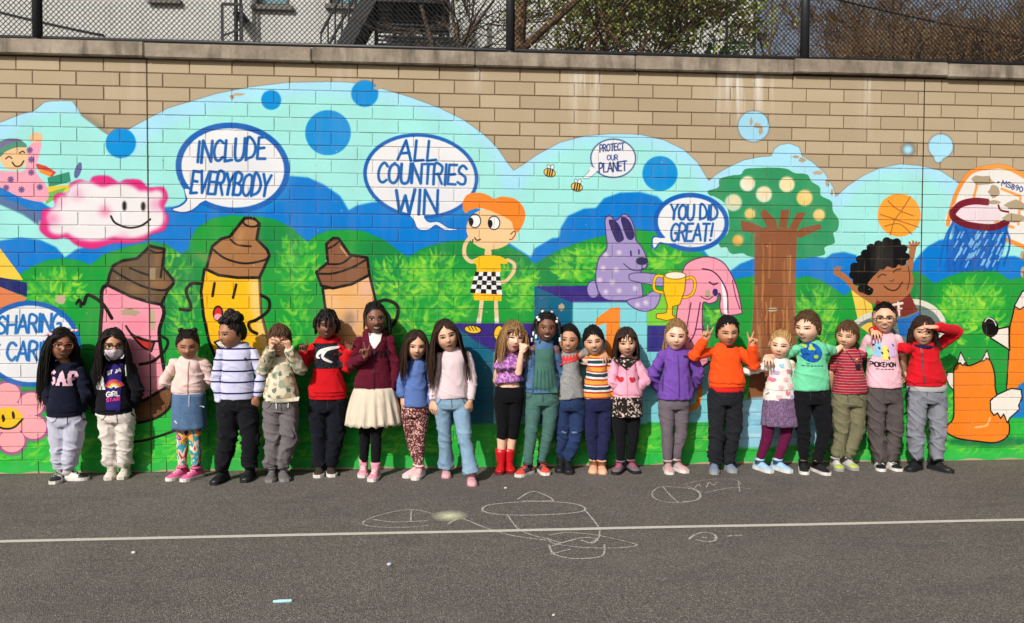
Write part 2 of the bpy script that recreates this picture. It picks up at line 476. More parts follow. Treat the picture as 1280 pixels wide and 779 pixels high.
LM = [LIME, (90, 200, 58), (140, 216, 58), (172, 226, 66), (64, 186, 60), (52, 172, 58)]
for b in ((70, 362, 38, 26, 70), (210, 345, 30, 34, 45), (235, 400, 22, 45, 40), (372, 330, 26, 40, 60), (372, 400, 24, 40, 40), (500, 350, 40, 34, 90), (545, 345, 36, 34, 90), (520, 400, 40, 25, 60), (570, 380, 20, 25, 30), (655, 365, 20, 24, 40), (645, 345, 28, 20, 36), (720, 330, 34, 20, 66), (735, 318, 25, 12, 20),
          (835, 325, 25, 14, 40), (1020, 385, 24, 30, 70), (1030, 420, 22, 30, 40), (1215, 375, 40, 28, 120), (1190, 400, 25, 40, 60), (1235, 395, 25, 30, 50), (890, 395, 12, 12, 16), (1145, 400, 14, 26, 24), (590, 355, 24, 16, 30)):
    bush(*b, LM)
# the bright lower band of lawn
poly([(L0, 560), (0, 520), (120, 500), (300, 520), (560, 525), (700, 523), (880, 527), (1000, 540), (1180, 500), (1400, 520), (R0, 540), (R0, 660), (L0, 660)], (44, 188, 66), soft=7, alpha=0.9)
for b in ((170, 562, 90, 20, 90), (350, 560, 90, 22, 90), (520, 545, 60, 22, 70), (680, 548, 80, 18, 80), (840, 548, 70, 20, 90), (1010, 570, 90, 8, 40), (1230, 562, 80, 18, 70), (40, 555, 60, 22, 50), (930, 470, 30, 30, 50), (1170, 500, 30, 50, 50), (300, 470, 60, 50, 80), (480, 480, 70, 40, 90), (1350, 540, 80, 40, 70), (-90, 520, 80, 50, 80)):
    bush(*b, [(70, 208, 70), (110, 216, 66), (48, 196, 66), (140, 224, 70)], ang=-25, ln=16)
poly([(L0, 596), (0, 582), (700, 569), (1280, 565), (R0, 560), (R0, 680), (L0, 680)], (52, 190, 84), soft=2, alpha=0.75)

# --- child on the slide, top left
poly([(-80, 205), (0, 232), (22, 236), (45, 248), (66, 262), (64, 284), (40, 270), (0, 250), (-80, 225)], (14, 122, 206), soft=.5)
poly(ZI((-250, 260), (0, 300), (60, 320), (120, 350), (160, 365), (150, 410), (90, 370), (0, 330), (-250, 290)), (88, 116, 160), soft=.5)
poly(ZI((130, 165), (180, 180), (220, 205), (200, 225), (150, 195)), (214, 74, 66)); poly(ZI((150, 190), (205, 205), (195, 222), (155, 205)), (240, 150, 60))
poly(ZI((185, 225), (270, 202), (276, 240), (190, 262)), (52, 150, 120)); poly(ZI((186, 260), (276, 252), (262, 280), (180, 288)), (236, 204, 60)); poly(ZI((180, 285), (260, 262), (230, 300), (178, 330)), (120, 190, 90))
poly(ZI((-60, 200), (30, 200), (95, 195), (110, 110), (140, 85), (162, 92), (150, 150), (140, 200), (185, 265), (178, 318), (90, 305), (0, 262), (-60, 240)), (246, 168, 188), smooth=True, sub=4)
ell(17, 194, 18, 19, (244, 200, 150)); poly(ZI((-30, 140), (-10, 90), (40, 72), (85, 82), (105, 105), (60, 108), (20, 125), (0, 145)), (78, 150, 120), smooth=True)
poly(ZI((-20, 105), (20, 80), (60, 72), (85, 82), (40, 90), (0, 112)), (120, 110, 160), smooth=True)
ell(45, 173, 8.5, 5.5, (240, 196, 150)); [stroke(ZI((130 + 9 * i, 70), (128 + 10 * i, 50 + 4 * abs(i - 1.5))), 3, (240, 196, 150)) for i in range(4)]
stroke(ZI((48, 165), (60, 180), (80, 178), (92, 160)), 1.6, INK); stroke(ZI((22, 152), (34, 143), (46, 150)), 1.3, INK); stroke(ZI((76, 130), (88, 122), (96, 128)), 1.3, INK)
for x, y in ((42, 232), (84, 272), (155, 262), (122, 155), (122, 205), (116, 118), (24, 265)):
    for k in range(4):
        a = k * math.pi / 4; stroke(ZI((x - 11 * math.cos(a), y - 11 * math.sin(a)), (x + 11 * math.cos(a), y + 11 * math.sin(a))), 1.6, (112, 84, 140))
ell(97.5, 213, 4, 10.5, (96, 108, 160), rot=18)
# --- pink cloud
CL = Z5((160, 385), (165, 350), (215, 340), (208, 305), (225, 285), (268, 282), (272, 250), (310, 232), (345, 242), (365, 220), (420, 218), (462, 242), (490, 232), (545, 234), (578, 262), (635, 262), (654, 300), (640, 342), (658, 385), (640, 430), (588, 448), (560, 472), (500, 482), (440, 482), (365, 503), (300, 490), (258, 460), (200, 464), (155, 430))
poly(CL, (226, 44, 128), smooth=True, soft=.7)
CM = maskof(CL, True)
for x, y, rx, ry in ((400, 345, 150, 85), (330, 300, 75, 60), (470, 300, 80, 52), (560, 330, 62, 55), (590, 380, 52, 50), (260, 380, 78, 52), (360, 420, 105, 52), (500, 410, 100, 52), (230, 420, 42, 28), (245, 330, 30, 34), (610, 295, 26, 22)):
    ell(x / 3.116, 150 + y / 3.116, rx / 3.116, ry / 3.116, (240, 236, 238), soft=2.0, clip=CM)
for x, y, r in ((300, 290, 16), (225, 320, 14), (200, 385, 24), (610, 330, 18), (480, 460, 14)):
    ell(x / 3.116, 150 + y / 3.116, r / 3.116 * 1.3, r / 3.116, (230, 70, 145), soft=5, alpha=.6, clip=CM)
ell(131, 264, 6, 6, (232, 96, 150), soft=4, alpha=.85); ell(155.5, 257.5, 2.6, 6, INK, soft=.7); ell(179, 258, 2.6, 5.6, INK, soft=.7)
stroke(Z5((432, 375), (450, 402), (500, 420), (550, 412), (585, 387)), 2.4, INK)


def bubble(cx, cy, rx, ry, lw, tail=None, col=(24, 100, 186), rot=0):
    a = np.linspace(0, 2 * np.pi, 48, endpoint=False); c, s = math.cos(math.radians(rot)), math.sin(math.radians(rot))
    e = [(cx + (rx * math.cos(t)) * c - ry * math.sin(t) * s, cy + rx * math.cos(t) * s + ry * math.sin(t) * c) for t in a]
    if tail: poly(tail, WHT, smooth=True); stroke(tail + [tail[0]], lw * .7, col)
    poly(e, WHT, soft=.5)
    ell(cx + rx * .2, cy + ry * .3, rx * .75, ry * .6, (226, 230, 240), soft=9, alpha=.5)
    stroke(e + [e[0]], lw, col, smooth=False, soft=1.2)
    if tail: poly(tail, WHT, smooth=True)


bubble(291, 210, 68, 53, 7, [(232, 236), (234, 250), (226, 258), (216, 262), (228, 265), (240, 262), (250, 254), (256, 248)], rot=6)
letter('INCLUDE', 246, 203, 331, 198, 26, 3.6, TXT, shear=.08); letter('EVERYBODY', 238, 241, 335, 246, 27, 3.6, TXT, shear=.16, gap=.14)
bubble(526, 220, 70, 51, 4.5, [(512, 266), (518, 276), (523, 286), (535, 287), (545, 281), (556, 287), (572, 287), (560, 285), (548, 278), (536, 278), (530, 272), (530, 266)], rot=6)
letter('ALL', 497, 200, 545, 201, 24, 3.6, TXT, shear=.1, gap=.25); letter('COUNTRIES', 472, 228, 582, 231, 24, 3.6, TXT, shear=.08, gap=.18); letter('WIN', 494, 267, 546, 267, 29, 3.8, TXT, shear=.05)
bubble(766.5, 198, 28, 24, 1.6, [(738, 208), (736, 215), (729, 222), (735, 223), (741, 219), (746, 213)], col=(60, 84, 140))
letter('PROTECT', 750, 190, 780, 187, 8.5, 1.5, (50, 66, 130)); letter('OUR', 759, 200, 772, 200, 6, 1.2, (50, 66, 130)); letter('PLANET', 749, 216, 783, 213, 11.5, 1.8, (50, 66, 130))
# bees
for x, y in ((687, 216), (721, 234)):
    ell(x - .5, y - 6, 2.2, 4.5, (226, 240, 244), rot=-20, line=(70, 60, 60), lw=.6); ell(x + 3, y - 6, 2.2, 4.5, (226, 240, 244), rot=20, line=(70, 60, 60), lw=.6)
    ell(x, y, 7.2, 5.2, (240, 196, 96), rot=18, line=INK, lw=.8)
    for k in (-3, 0, 3): stroke([(x + k + 1, y - 4), (x + k - .5, y + 4)], 1.5, INK)

# --- glue-bottle characters
BR, BR2 = (140, 96, 66), (178, 122, 74)
# pink one
poly(ZG((135, 370), (95, 560), (80, 780), (60, 960), (110, 1180), (330, 1290), (520, 1250), (560, 1130), (520, 900), (495, 700), (505, 500)), (246, 158, 176), smooth=True, line=INK, lw=4.5)
poly(ZG((105, 1140), (330, 1190), (560, 1080), (575, 1200), (480, 1290), (300, 1330), (150, 1280)), (120, 80, 50), smooth=True, line=INK, lw=3.5)
for x, y, rx, ry in ((330, 640, 90, 60), (170, 450, 40, 50)): ell(110 + x / 5.56, 290 + y / 5.56, rx / 5.56, ry / 5.56, (250, 130, 160), soft=5, alpha=.6)
poly(ZG((175, 235), (240, 200), (340, 185), (400, 130), (430, 98), (530, 120), (520, 245), (590, 330), (595, 360), (550, 415), (510, 505), (430, 490), (300, 450), (135, 370), (150, 300)), (104, 82, 60), line=INK, lw=3.6)
ell(198, 355, 14, 7, BR2, soft=5, alpha=.7, rot=12); ell(170, 362, 14, 4, (176, 128, 70), soft=4, alpha=.6, rot=12); ell(197, 325, 3, 13, BR2, soft=3, alpha=.7, rot=6)
poly(ZG((425, 250), (470, 250), (466, 332), (428, 332)), (168, 146, 110), alpha=.8)
stroke(ZG((180, 270), (260, 320), (400, 385), (530, 405), (590, 360)), 2.6, INK); stroke(ZG((290, 250), (360, 280), (420, 300)), 2.6, INK); stroke(ZG((420, 120), (470, 145), (530, 140)), 2, INK); stroke(ZG((520, 190), (505, 315)), 2.4, INK)
stroke(ZG((-60, 480), (-30, 500), (-5, 440), (50, 460), (110, 510), (165, 600)), 4.2, INK); stroke(ZG((-80, 500), (-60, 470), (-50, 520)), 3, INK)
poly(ZG((300, 715), (460, 770), (440, 830), (380, 800)), (206, 46, 44), line=INK, lw=2.4); stroke(ZG((265, 655), (310, 715), (400, 755), (500, 760)), 2.6, INK)
stroke(ZG((505, 720), (555, 760), (530, 830), (450, 900), (360, 920)), 3.4, INK)
stroke([(128, 548), (170, 552), (200, 545), (225, 537), (250, 538)], 3.2, INK)
# yellow one
poly(ZH((140, 350), (120, 480), (135, 620), (165, 760), (220, 900), (560, 900), (500, 740), (465, 600), (455, 400)), (252, 192, 26), line=INK, lw=3.6)
poly(ZH((400, 400), (452, 402), (460, 600), (500, 760), (520, 880), (470, 880), (440, 700), (410, 560)), (252, 214, 150), soft=4, alpha=.9)
poly(ZH((150, 352), (185, 220), (240, 175), (285, 165), (370, 58), (420, 58), (455, 90), (440, 180), (500, 240), (512, 275), (455, 400), (330, 400), (220, 385)), (168, 116, 72), line=INK, lw=3.6)
ell(225 + 405 / 4.584, 260 + 84 / 4.584, 9.5, 5, (176, 128, 84), rot=10, line=INK, lw=2.4); stroke(ZH((185, 235), (260, 290), (370, 318), (480, 300), (510, 275)), 2.6, INK); stroke(ZH((290, 182), (330, 212), (405, 220)), 2.4, INK)
ell(255, 322, 14, 4, (200, 150, 100), soft=4, alpha=.6, rot=20); ell(300, 298, 4, 14, (206, 156, 104), soft=3, alpha=.6, rot=12)
stroke(ZH((198, 432), (186, 505)), 3.2, INK); stroke(ZH((322, 440), (304, 515)), 3.2, INK)
ell(225 + 218 / 4.584, 260 + 605 / 4.584, 5.6, 9, (222, 44, 44), line=INK, lw=2); ell(225 + 218 / 4.584, 260 + 625 / 4.584, 5, 4.2, (246, 160, 176))
stroke(ZH((120, 435), (65, 435), (35, 480), (60, 550), (55, 585), (0, 580)), 3.8, INK); stroke(ZH((465, 500), (510, 530), (505, 590), (440, 640), (395, 660), (405, 700), (440, 720)), 4, INK)
poly([(268, 428), (282, 422), (289, 430), (276, 437)], (236, 232, 226), line=INK, lw=2)
# peach one
poly(ZJ((130, 450), (150, 600), (170, 800), (190, 1000), (560, 1000), (530, 780), (495, 520), (455, 355), (330, 420)), (236, 180, 116), line=INK, lw=3.4)
for x, y, rx, ry, c in ((430, 450, 30, 80, (240, 190, 196)), (280, 480, 40, 30, (240, 170, 80)), (330, 660, 50, 60, (240, 200, 196)), (200, 560, 30, 60, (246, 206, 160))): ell(380 + x / 5.564, 280 + y / 5.564, rx / 5.564, ry / 5.564, c, soft=6, alpha=.7)
ell(437, 398, 7, 9, (150, 118, 84), soft=3, alpha=.7)
poly(ZJ((85, 335), (165, 270), (155, 140), (200, 100), (240, 100), (320, 215), (440, 235), (455, 355), (330, 420), (200, 448), (120, 430)), (136, 88, 60), line=INK, lw=3.4)
stroke(ZJ((170, 170), (210, 150), (245, 120)), 2.2, INK); stroke(ZJ((170, 280), (260, 275), (330, 225)), 2.4, INK); stroke(ZJ((90, 345), (200, 345), (330, 305), (430, 250)), 2.6, INK); stroke(ZJ((255, 160), (300, 220)), 2, (206, 160, 110), soft=1.5)
stroke(ZJ((510, 545), (570, 530), (640, 560), (655, 620), (620, 700), (560, 740)), 4.4, INK)

# --- orange haired painted child
stroke(ZA((165, 560), (150, 690)), 5.2, (240, 206, 160)); stroke(ZA((232, 565), (240, 705)), 5.2, (240, 206, 160)); stroke(ZA((150, 660), (146, 700)), 5, (236, 232, 226)); stroke(ZA((236, 660), (240, 705)), 5, (236, 232, 226))
poly([(560, 404), (667, 404), (668, 432), (690, 434), (690, 448), (610, 448), (584, 418), (560, 414)], NAVY); poly([(574, 412), (600, 430), (621, 441), (628, 530), (545, 530), (545, 420)], (18, 104, 132), soft=.6); poly([(617, 440), (700, 440), (700, 530), (617, 530)], (140, 216, 226), soft=.5)
ell(591, 412, 10.5, 5, (248, 200, 50), rot=6, line=INK, lw=1.2); ell(623, 416, 5.5, 9, (248, 200, 50), rot=12, line=INK, lw=1); [stroke([(585 + 4 * i, 408), (588 + 4 * i, 413)], 1, INK) for i in range(3)]
poly(ZA((180, 310), (210, 310), (212, 350), (178, 350)), (240, 200, 146)); ell(614, 286, 31, 26, (244, 204, 152)); ell(640, 294, 6, 7.5, (244, 204, 152))
poly(ZA((75, 130), (72, 90), (95, 52), (150, 42), (195, 55), (225, 72), (260, 62), (330, 75), (372, 125), (372, 180), (340, 235), (318, 215), (305, 180), (240, 145), (160, 118), (105, 130), (90, 142)), (246, 136, 44), smooth=True)
stroke(ZA((105, 262), (82, 300), (82, 350), (112, 378), (140, 370)), 5, (240, 202, 150)); stroke(ZA((290, 370), (322, 390), (318, 430), (285, 470), (265, 478)), 4.4, (240, 202, 150))
for x, y in ((131, 180), (224, 190)):
    ell(560 + x / 3.893, 230 + y / 3.893, 7.2, 8.4, (246, 246, 246), line=INK, lw=1.2); ell(560 + (x - 18) / 3.893, 230 + (y + 4) / 3.893, 2.8, 5, INK)
stroke(ZA((130, 262), (140, 274), (158, 270)), 1.4, INK); stroke(ZA((122, 270), (118, 285)), 1.2, INK); stroke(ZA((305, 245), (322, 230), (328, 245), (312, 268), (300, 270)), 1.3, (130, 60, 30))
poly(ZA((120, 378), (150, 352), (190, 345), (250, 350), (292, 372), (285, 390), (255, 388), (258, 430), (140, 428), (138, 395)), (250, 194, 30)); poly(ZA((124, 530), (262, 532), (260, 570), (126, 566)), (250, 194, 30))
CHK = [(132, 428), (252, 428), (264, 538), (106, 530)]
poly(ZA(*CHK), (22, 22, 24))
for i in range(6):
    for j in range(5):
        if (i + j) % 2:
            u0, u1, v0, v1 = i / 6, (i + 1) / 6, j / 5, (j + 1) / 5
            bl = lambda u, v: ((CHK[0][0] * (1 - u) + CHK[1][0] * u) * (1 - v) + (CHK[3][0] * (1 - u) + CHK[2][0] * u) * v, (CHK[0][1] * (1 - u) + CHK[1][1] * u) * (1 - v) + (CHK[3][1] * (1 - u) + CHK[2][1] * u) * v)
            poly(ZA(bl(u0, v0), bl(u1, v0), bl(u1, v1), bl(u0, v1)), (240, 240, 240))

# --- podium, rabbit, cup, pink rabbit
poly([(668, 358), (700, 358), (716, 378), (716, 530), (668, 530)], (14, 100, 134)); poly([(668, 358), (740, 357), (790, 372), (800, 378), (716, 379), (700, 372)], NAVY)
poly([(716, 378), (809, 378), (809, 530), (716, 530)], (132, 216, 226), soft=.5); ell(770, 470, 36, 60, (160, 230, 232), soft=12, alpha=.5)
poly([(809, 366), (872, 366), (872, 407), (809, 407)], (120, 206, 62)); poly([(809, 407), (880, 407), (880, 440), (809, 440)], (54, 50, 132)); poly([(809, 440), (886, 440), (886, 528), (809, 528)], (128, 216, 226))
poly([(745, 399), (752, 393), (764, 385), (775, 384), (775, 470), (757, 470), (758, 404), (744, 408)], (250, 140, 40)); stroke([(862, 470), (874, 480), (872, 505), (860, 512)], 7, (250, 140, 40))
BU = (166, 150, 204)
ell(720 + 85 / 3.895, 250 + 435 / 3.895, 8, 11, BU, line=(70, 50, 110), lw=1)
poly(ZB((150, 235), (145, 160), (142, 95), (165, 75), (195, 100), (230, 70), (262, 85), (285, 140), (292, 195), (320, 230), (345, 285), (345, 325), (315, 350), (318, 400), (325, 470), (300, 488), (230, 490), (140, 482), (100, 420), (98, 340), (115, 280)), BU, smooth=True, line=(70, 50, 110), lw=1.3)
poly(ZB((250, 490), (330, 470), (370, 445), (405, 450), (408, 485), (380, 530), (330, 542), (280, 525)), BU, smooth=True, line=(70, 50, 110), lw=1.2)
poly(ZB((265, 360), (330, 355), (400, 365), (428, 390), (420, 420), (360, 412), (300, 400), (262, 388)), BU, smooth=True, line=(70, 50, 110), lw=1.1)
poly(ZB((160, 110), (175, 95), (205, 115), (232, 180), (225, 200), (195, 200)), (46, 38, 100), smooth=True); poly(ZB((218, 95), (235, 82), (265, 110), (285, 170), (270, 195), (245, 180)), (46, 38, 100), smooth=True)
ell(720 + 321 / 3.895, 250 + 298 / 3.895, 7.5, 5, (34, 30, 80)); stroke(ZB((267, 250), (268, 270)), 2, (34, 30, 80)); stroke(ZB((306, 244), (307, 262)), 2, (34, 30, 80)); stroke(ZB((232, 310), (262, 335), (295, 345), (320, 338), (320, 312)), 1.3, (60, 44, 100)); stroke(ZB((322, 335), (340, 330), (344, 315)), 1.2, (60, 44, 100))
for x, y in ((145, 268), (210, 256), (132, 332), (196, 340), (176, 400), (115, 390), (145, 448), (210, 442), (288, 430), (340, 500), (300, 510)): ell(720 + x / 3.895, 250 + y / 3.895, 3, 3, (226, 208, 226), soft=1.2)
PK = (246, 158, 178)
poly(ZB((520, 350), (540, 310), (590, 285), (650, 278), (710, 300), (750, 350), (785, 430), (806, 530), (800, 555), (720, 560), (700, 520), (705, 470), (695, 455), (685, 490), (650, 505), (620, 500), (615, 560), (620, 700), (640, 800), (520, 800), (490, 600), (500, 500), (520, 430)), PK, smooth=True, line=(90, 30, 90), lw=1.4)
poly(ZB((706, 400), (722, 430), (740, 500), (738, 555), (722, 550), (715, 480)), (244, 240, 240), smooth=True)
stroke(ZB((615, 335), (660, 345), (700, 380), (735, 450), (740, 550)), 1.6, (60, 24, 80)); stroke(ZB((650, 400), (670, 412), (690, 405)), 1.8, (60, 24, 80)); stroke(ZB((560, 500), (540, 620)), 1.4, (90, 30, 90)); stroke(ZB((605, 500), (580, 640), (555, 690)), 1.6, (90, 30, 90)); stroke(ZB((580, 630), (660, 628)), 1.4, (90, 30, 90)); stroke(ZB((762, 390), (775, 460), (798, 530)), 1.2, (90, 30, 90))
ell(720 + 678 / 3.895, 250 + 450 / 3.895, 3.4, 4.6, (44, 38, 110)); stroke(ZB((608, 470), (640, 485), (668, 470)), 1.2, (90, 30, 90))
GO = (252, 198, 26)
stroke(ZB((430, 375), (395, 370), (380, 400), (385, 440), (430, 452)), 4.4, (130, 90, 10)); stroke(ZB((430, 375), (395, 370), (380, 400), (385, 440), (430, 452)), 2.8, GO); stroke(ZB((530, 385), (565, 378), (580, 410), (565, 460), (525, 475)), 4.4, (130, 90, 10)); stroke(ZB((530, 385), (565, 378), (580, 410), (565, 460), (525, 475)), 2.8, GO)
poly(ZB((428, 365), (535, 365), (530, 440), (505, 510), (470, 520), (470, 560), (490, 575), (440, 588), (390, 575), (392, 555), (440, 550), (445, 515), (425, 440)), GO, line=(130, 90, 10), lw=1.3); ell(720 + 484 / 3.895, 250 + 368 / 3.895, 13, 4.6, (244, 238, 220), line=(150, 110, 10), lw=1.2)
bubble(864, 278, 44.5, 34, 6, [(838, 296), (828, 298), (818, 297), (816, 303), (818, 310), (824, 303), (832, 304), (844, 304)], col=(14, 96, 190), rot=3)
letter('YOU DID', 838, 274, 896, 275, 18, 3.2, TXT, shear=.06, gap=.18); letter('GREAT!', 838, 301, 890, 301, 21, 3.2, TXT, shear=.1, gap=.14)

# --- tree
TG = (48, 152, 98)
TR = ZL((60, 185), (50, 165), (95, 150), (100, 115), (150, 100), (190, 95), (210, 72), (270, 68), (330, 66), (385, 72), (420, 90), (470, 95), (490, 125), (525, 150), (530, 185), (575, 210), (580, 250), (605, 290), (600, 330), (582, 345), (588, 385), (545, 405), (545, 435), (480, 448), (430, 455), (240, 445), (200, 430), (150, 432), (130, 405), (105, 405), (100, 380), (140, 330), (130, 230), (80, 190))
poly(TR, TG, smooth=True, sub=4); TM = maskof(TR, True)
for _ in range(60): ell(rnd.uniform(890, 1048), rnd.uniform(212, 320), rnd.uniform(5, 14), rnd.uniform(4, 10), rnd.choice([(40, 138, 84), (60, 166, 108), (36, 142, 96)]), soft=4, alpha=.35, clip=TM)
for pts in (((250, 345), (195, 335), (188, 290), (240, 300), (290, 325)), ((310, 330), (270, 260), (290, 242), (340, 290), (345, 330)), ((350, 320), (360, 245), (396, 246), (385, 325)), ((390, 330), (430, 255), (464, 258), (425, 335)), ((420, 355), (440, 325), (525, 305), (532, 325), (440, 365))): poly(ZL(*pts), (142, 84, 54))
TK = ZL((248, 330), (300, 318), (430, 330), (428, 365), (420, 560), (425, 780), (440, 1000), (470, 1130), (215, 1130), (235, 800), (248, 560))
poly(TK, (142, 86, 54)); KM = maskof(TK)
for _ in range(46):
    x = rnd.uniform(252, 420); y = rnd.uniform(370, 900); L = rnd.uniform(60, 220)
    stroke(ZL((x, y), (x + rnd.uniform(-6, 6), y + L / 2), (x + rnd.uniform(-4, 4), y + L)), rnd.uniform(1.2, 3.2), rnd.choice([(176, 116, 66), (196, 138, 78), (112, 64, 40), (164, 100, 60)]), soft=1.2, alpha=.75, clip=KM)
for x, y, r, c in ((218, 135, 32, (236, 232, 214)), (288, 180, 34, (236, 230, 200)), (385, 138, 33, (240, 226, 180)), (158, 215, 36, (206, 216, 190)), (460, 195, 34, (236, 206, 120)), (228, 263, 23, (222, 196, 110)), (521, 268, 25, (240, 204, 120)), (177, 375, 23, (224, 172, 76))):
    ell(870 + x / 3.39, 190 + y / 3.39, r / 3.39, r / 3.39, c, soft=.8); ell(870 + x / 3.39 + 2, 190 + y / 3.39 - 3, r / 6.5, r / 6.5, (248, 222, 160), soft=3, alpha=.8)
# --- pond
poly([(893, 505), (925, 500), (960, 497), (1010, 505), (1072, 520), (1078, 536), (1055, 552), (1000, 556), (930, 560), (910, 548), (915, 535), (925, 525)], (158, 216, 238), smooth=True, soft=1.5)
for _ in range(22):
    x, y = rnd.uniform(930, 1060), rnd.uniform(510, 550); stroke([(x, y), (x + rnd.uniform(10, 26), y + rnd.uniform(-2, 2))], rnd.uniform(2, 4), rnd.choice([(196, 234, 248), (120, 190, 228), (214, 240, 250)]), soft=2, alpha=.6)
# --- ball, curly child with wheelchair
ell(1124, 269, 27, 27, (250, 166, 52))
for p in (((1138, 246), (1128, 262), (1118, 276), (1113, 294)), ((1110, 251), (1122, 262), (1142, 270)), ((1100, 268), (1124, 276), (1148, 284)), ((1106, 283), (1124, 280), (1140, 293))): stroke(p, 1.4, (176, 100, 40))
poly(ZC((215, 400), (340, 490), (370, 700), (260, 620), (250, 560)), (244, 208, 80)); stroke(ZC((290, 450), (310, 560)), 1.4, (210, 150, 50))
ell(1143, 405, 40, 31, (226, 222, 206), rot=10); ell(1143, 407, 34, 26, (104, 128, 124), rot=10)
stroke(ZC((250, 600), (330, 555), (420, 560)), 8, (226, 222, 206)); stroke(ZC((255, 625), (330, 585), (400, 600)), 5, (110, 124, 124))
poly(ZC((490, 580), (560, 570), (640, 530), (640, 640), (560, 690), (510, 680)), (26, 112, 196))
poly(ZC((350, 480), (385, 405), (560, 400), (622, 530), (540, 565), (420, 560)), (128, 44, 36))
SK = (176, 110, 70)
stroke(ZC((125, 295), (180, 330), (250, 405), (350, 470)), 8, SK); stroke(ZC((560, 350), (572, 240), (590, 150)), 9, SK)
for dx, dy in ((-25, -30), (-15, -5), (-5, -40), (12, -38)): stroke(ZC((140, 300), (135 + dx, 300 + dy)), 2.8, SK)
for dx, dy in ((-40, -20), (-22, -42), (0, -48), (20, -44), (38, -40)): stroke(ZC((590, 155), (590 + dx, 155 + dy)), 3, SK)
ell(1112, 352, 30, 27, SK, rot=-6); ell(1092, 357, 7.5, 8, SK); stroke(ZC((562, 260), (570, 330), (555, 400)), 1, (60, 30, 20))
HC = ZC((320, 430), (350, 400), (315, 370), (340, 330), (380, 290), (400, 262), (450, 260), (500, 248), (540, 245), (552, 190), (530, 140), (490, 100), (430, 92), (380, 120), (330, 130), (300, 165), (270, 190), (260, 230), (215, 250), (210, 290), (225, 340), (262, 375), (265, 405), (295, 425))
poly(HC, (14, 13, 16), smooth=True)
for x, y in ((430, 105), (380, 125), (335, 145), (300, 180), (270, 215), (235, 260), (228, 310), (250, 350), (280, 395), (320, 410), (490, 112), (530, 150), (545, 200), (525, 230), (470, 245), (400, 255)): ell(1020 + x / 4.867, 280 + y / 4.867, 5.5, 5, (14, 13, 16))
stroke(ZC((415, 380), (450, 402), (490, 400), (525, 355)), 1.7, (60, 28, 18)); stroke(ZC((378, 325), (398, 308), (425, 312)), 1.4, (60, 28, 18)); stroke(ZC((470, 295), (490, 278), (518, 275)), 1.4, (60, 28, 18)); stroke(ZC((448, 345), (462, 350), (472, 338)), 1.2, (90, 44, 26))
stroke(ZC((500, 480), (508, 555)), 3.4, (236, 226, 214)); stroke(ZC((470, 492), (525, 482)), 3.4, (236, 226, 214)); stroke(ZC((500, 520), (520, 516)), 3, (236, 226, 214))
# --- backboard, hoop and net
BBD = ZD((75, 440), (100, 330), (150, 200), (230, 110), (330, 88), (430, 95), (520, 140), (700, 260), (760, 420), (700, 640), (440, 545))
poly(BBD, (238, 234, 228), smooth=True, sub=4)
for p in (((72, 440), (95, 340), (140, 220), (210, 125), (300, 95)),): stroke(ZD(*p), 6, (248, 150, 60))
stroke(ZD((300, 98), (390, 88), (480, 115), (600, 200), (740, 380)), 6.5, (248, 160, 70)); stroke(ZD((430, 535), (540, 580), (700, 640)), 6, (248, 150, 60)); stroke(ZD((250, 205), (205, 375), (470, 460)), 4, (246, 168, 90), smooth=False); stroke(ZD((400, 225), (515, 270), (500, 440)), 3.6, (246, 168, 90), smooth=False)
ell(1221, 265, 31, 13.5, (240, 220, 228), rot=10)
poly(ZD((105, 420), (180, 450), (290, 465), (380, 460), (435, 430), (420, 560), (370, 690), (340, 720), (60, 730), (100, 560)), (16, 98, 190), soft=2, alpha=.95)
for i in range(9):
    a = i / 8; xt = 110 + 325 * a; yt = 420 + 60 * math.sin(math.pi * a)
    stroke(ZD((xt, yt), (xt - 20 - 20 * (1 - a), yt + 120), (60 + 290 * a + 20, 720)), 3.6, (14, 94, 184), alpha=.95)
    stroke(ZD((xt, yt), (xt - 55, yt + 110), (xt - 130 + 40 * (1 - a), 700)), 3.2, (20, 104, 196), alpha=.9)
for i in range(7): stroke(ZD((120 + 50 * i, 455), (150 + 50 * i, 560), (100 + 52 * i, 690)), 3, (12, 88, 176), alpha=.85)
for i in range(42):
    x, y = rnd.uniform(130, 410), rnd.uniform(470, 680); stroke(ZD((x, y), (x - 18, y + 34)), 2.2, (150, 206, 242), alpha=.8)
stroke(ZD((100, 370), (150, 320), (230, 300), (310, 305)), 9, (124, 16, 42)); stroke(ZD((100, 365), (110, 400), (180, 440), (290, 458), (370, 455), (430, 425)), 9, (112, 14, 38)); stroke(ZD((380, 325), (395, 355), (440, 365)), 2.6, (128, 20, 44))
letter('MS', 1252, 232, 1263, 235, 6.5, 1.4, (40, 60, 130), shear=.15); letter('890', 1264, 236, 1278, 240, 6, 1.4, (40, 60, 130), shear=.15); ell(1248, 228, 1.4, 1.4, (40, 60, 130))
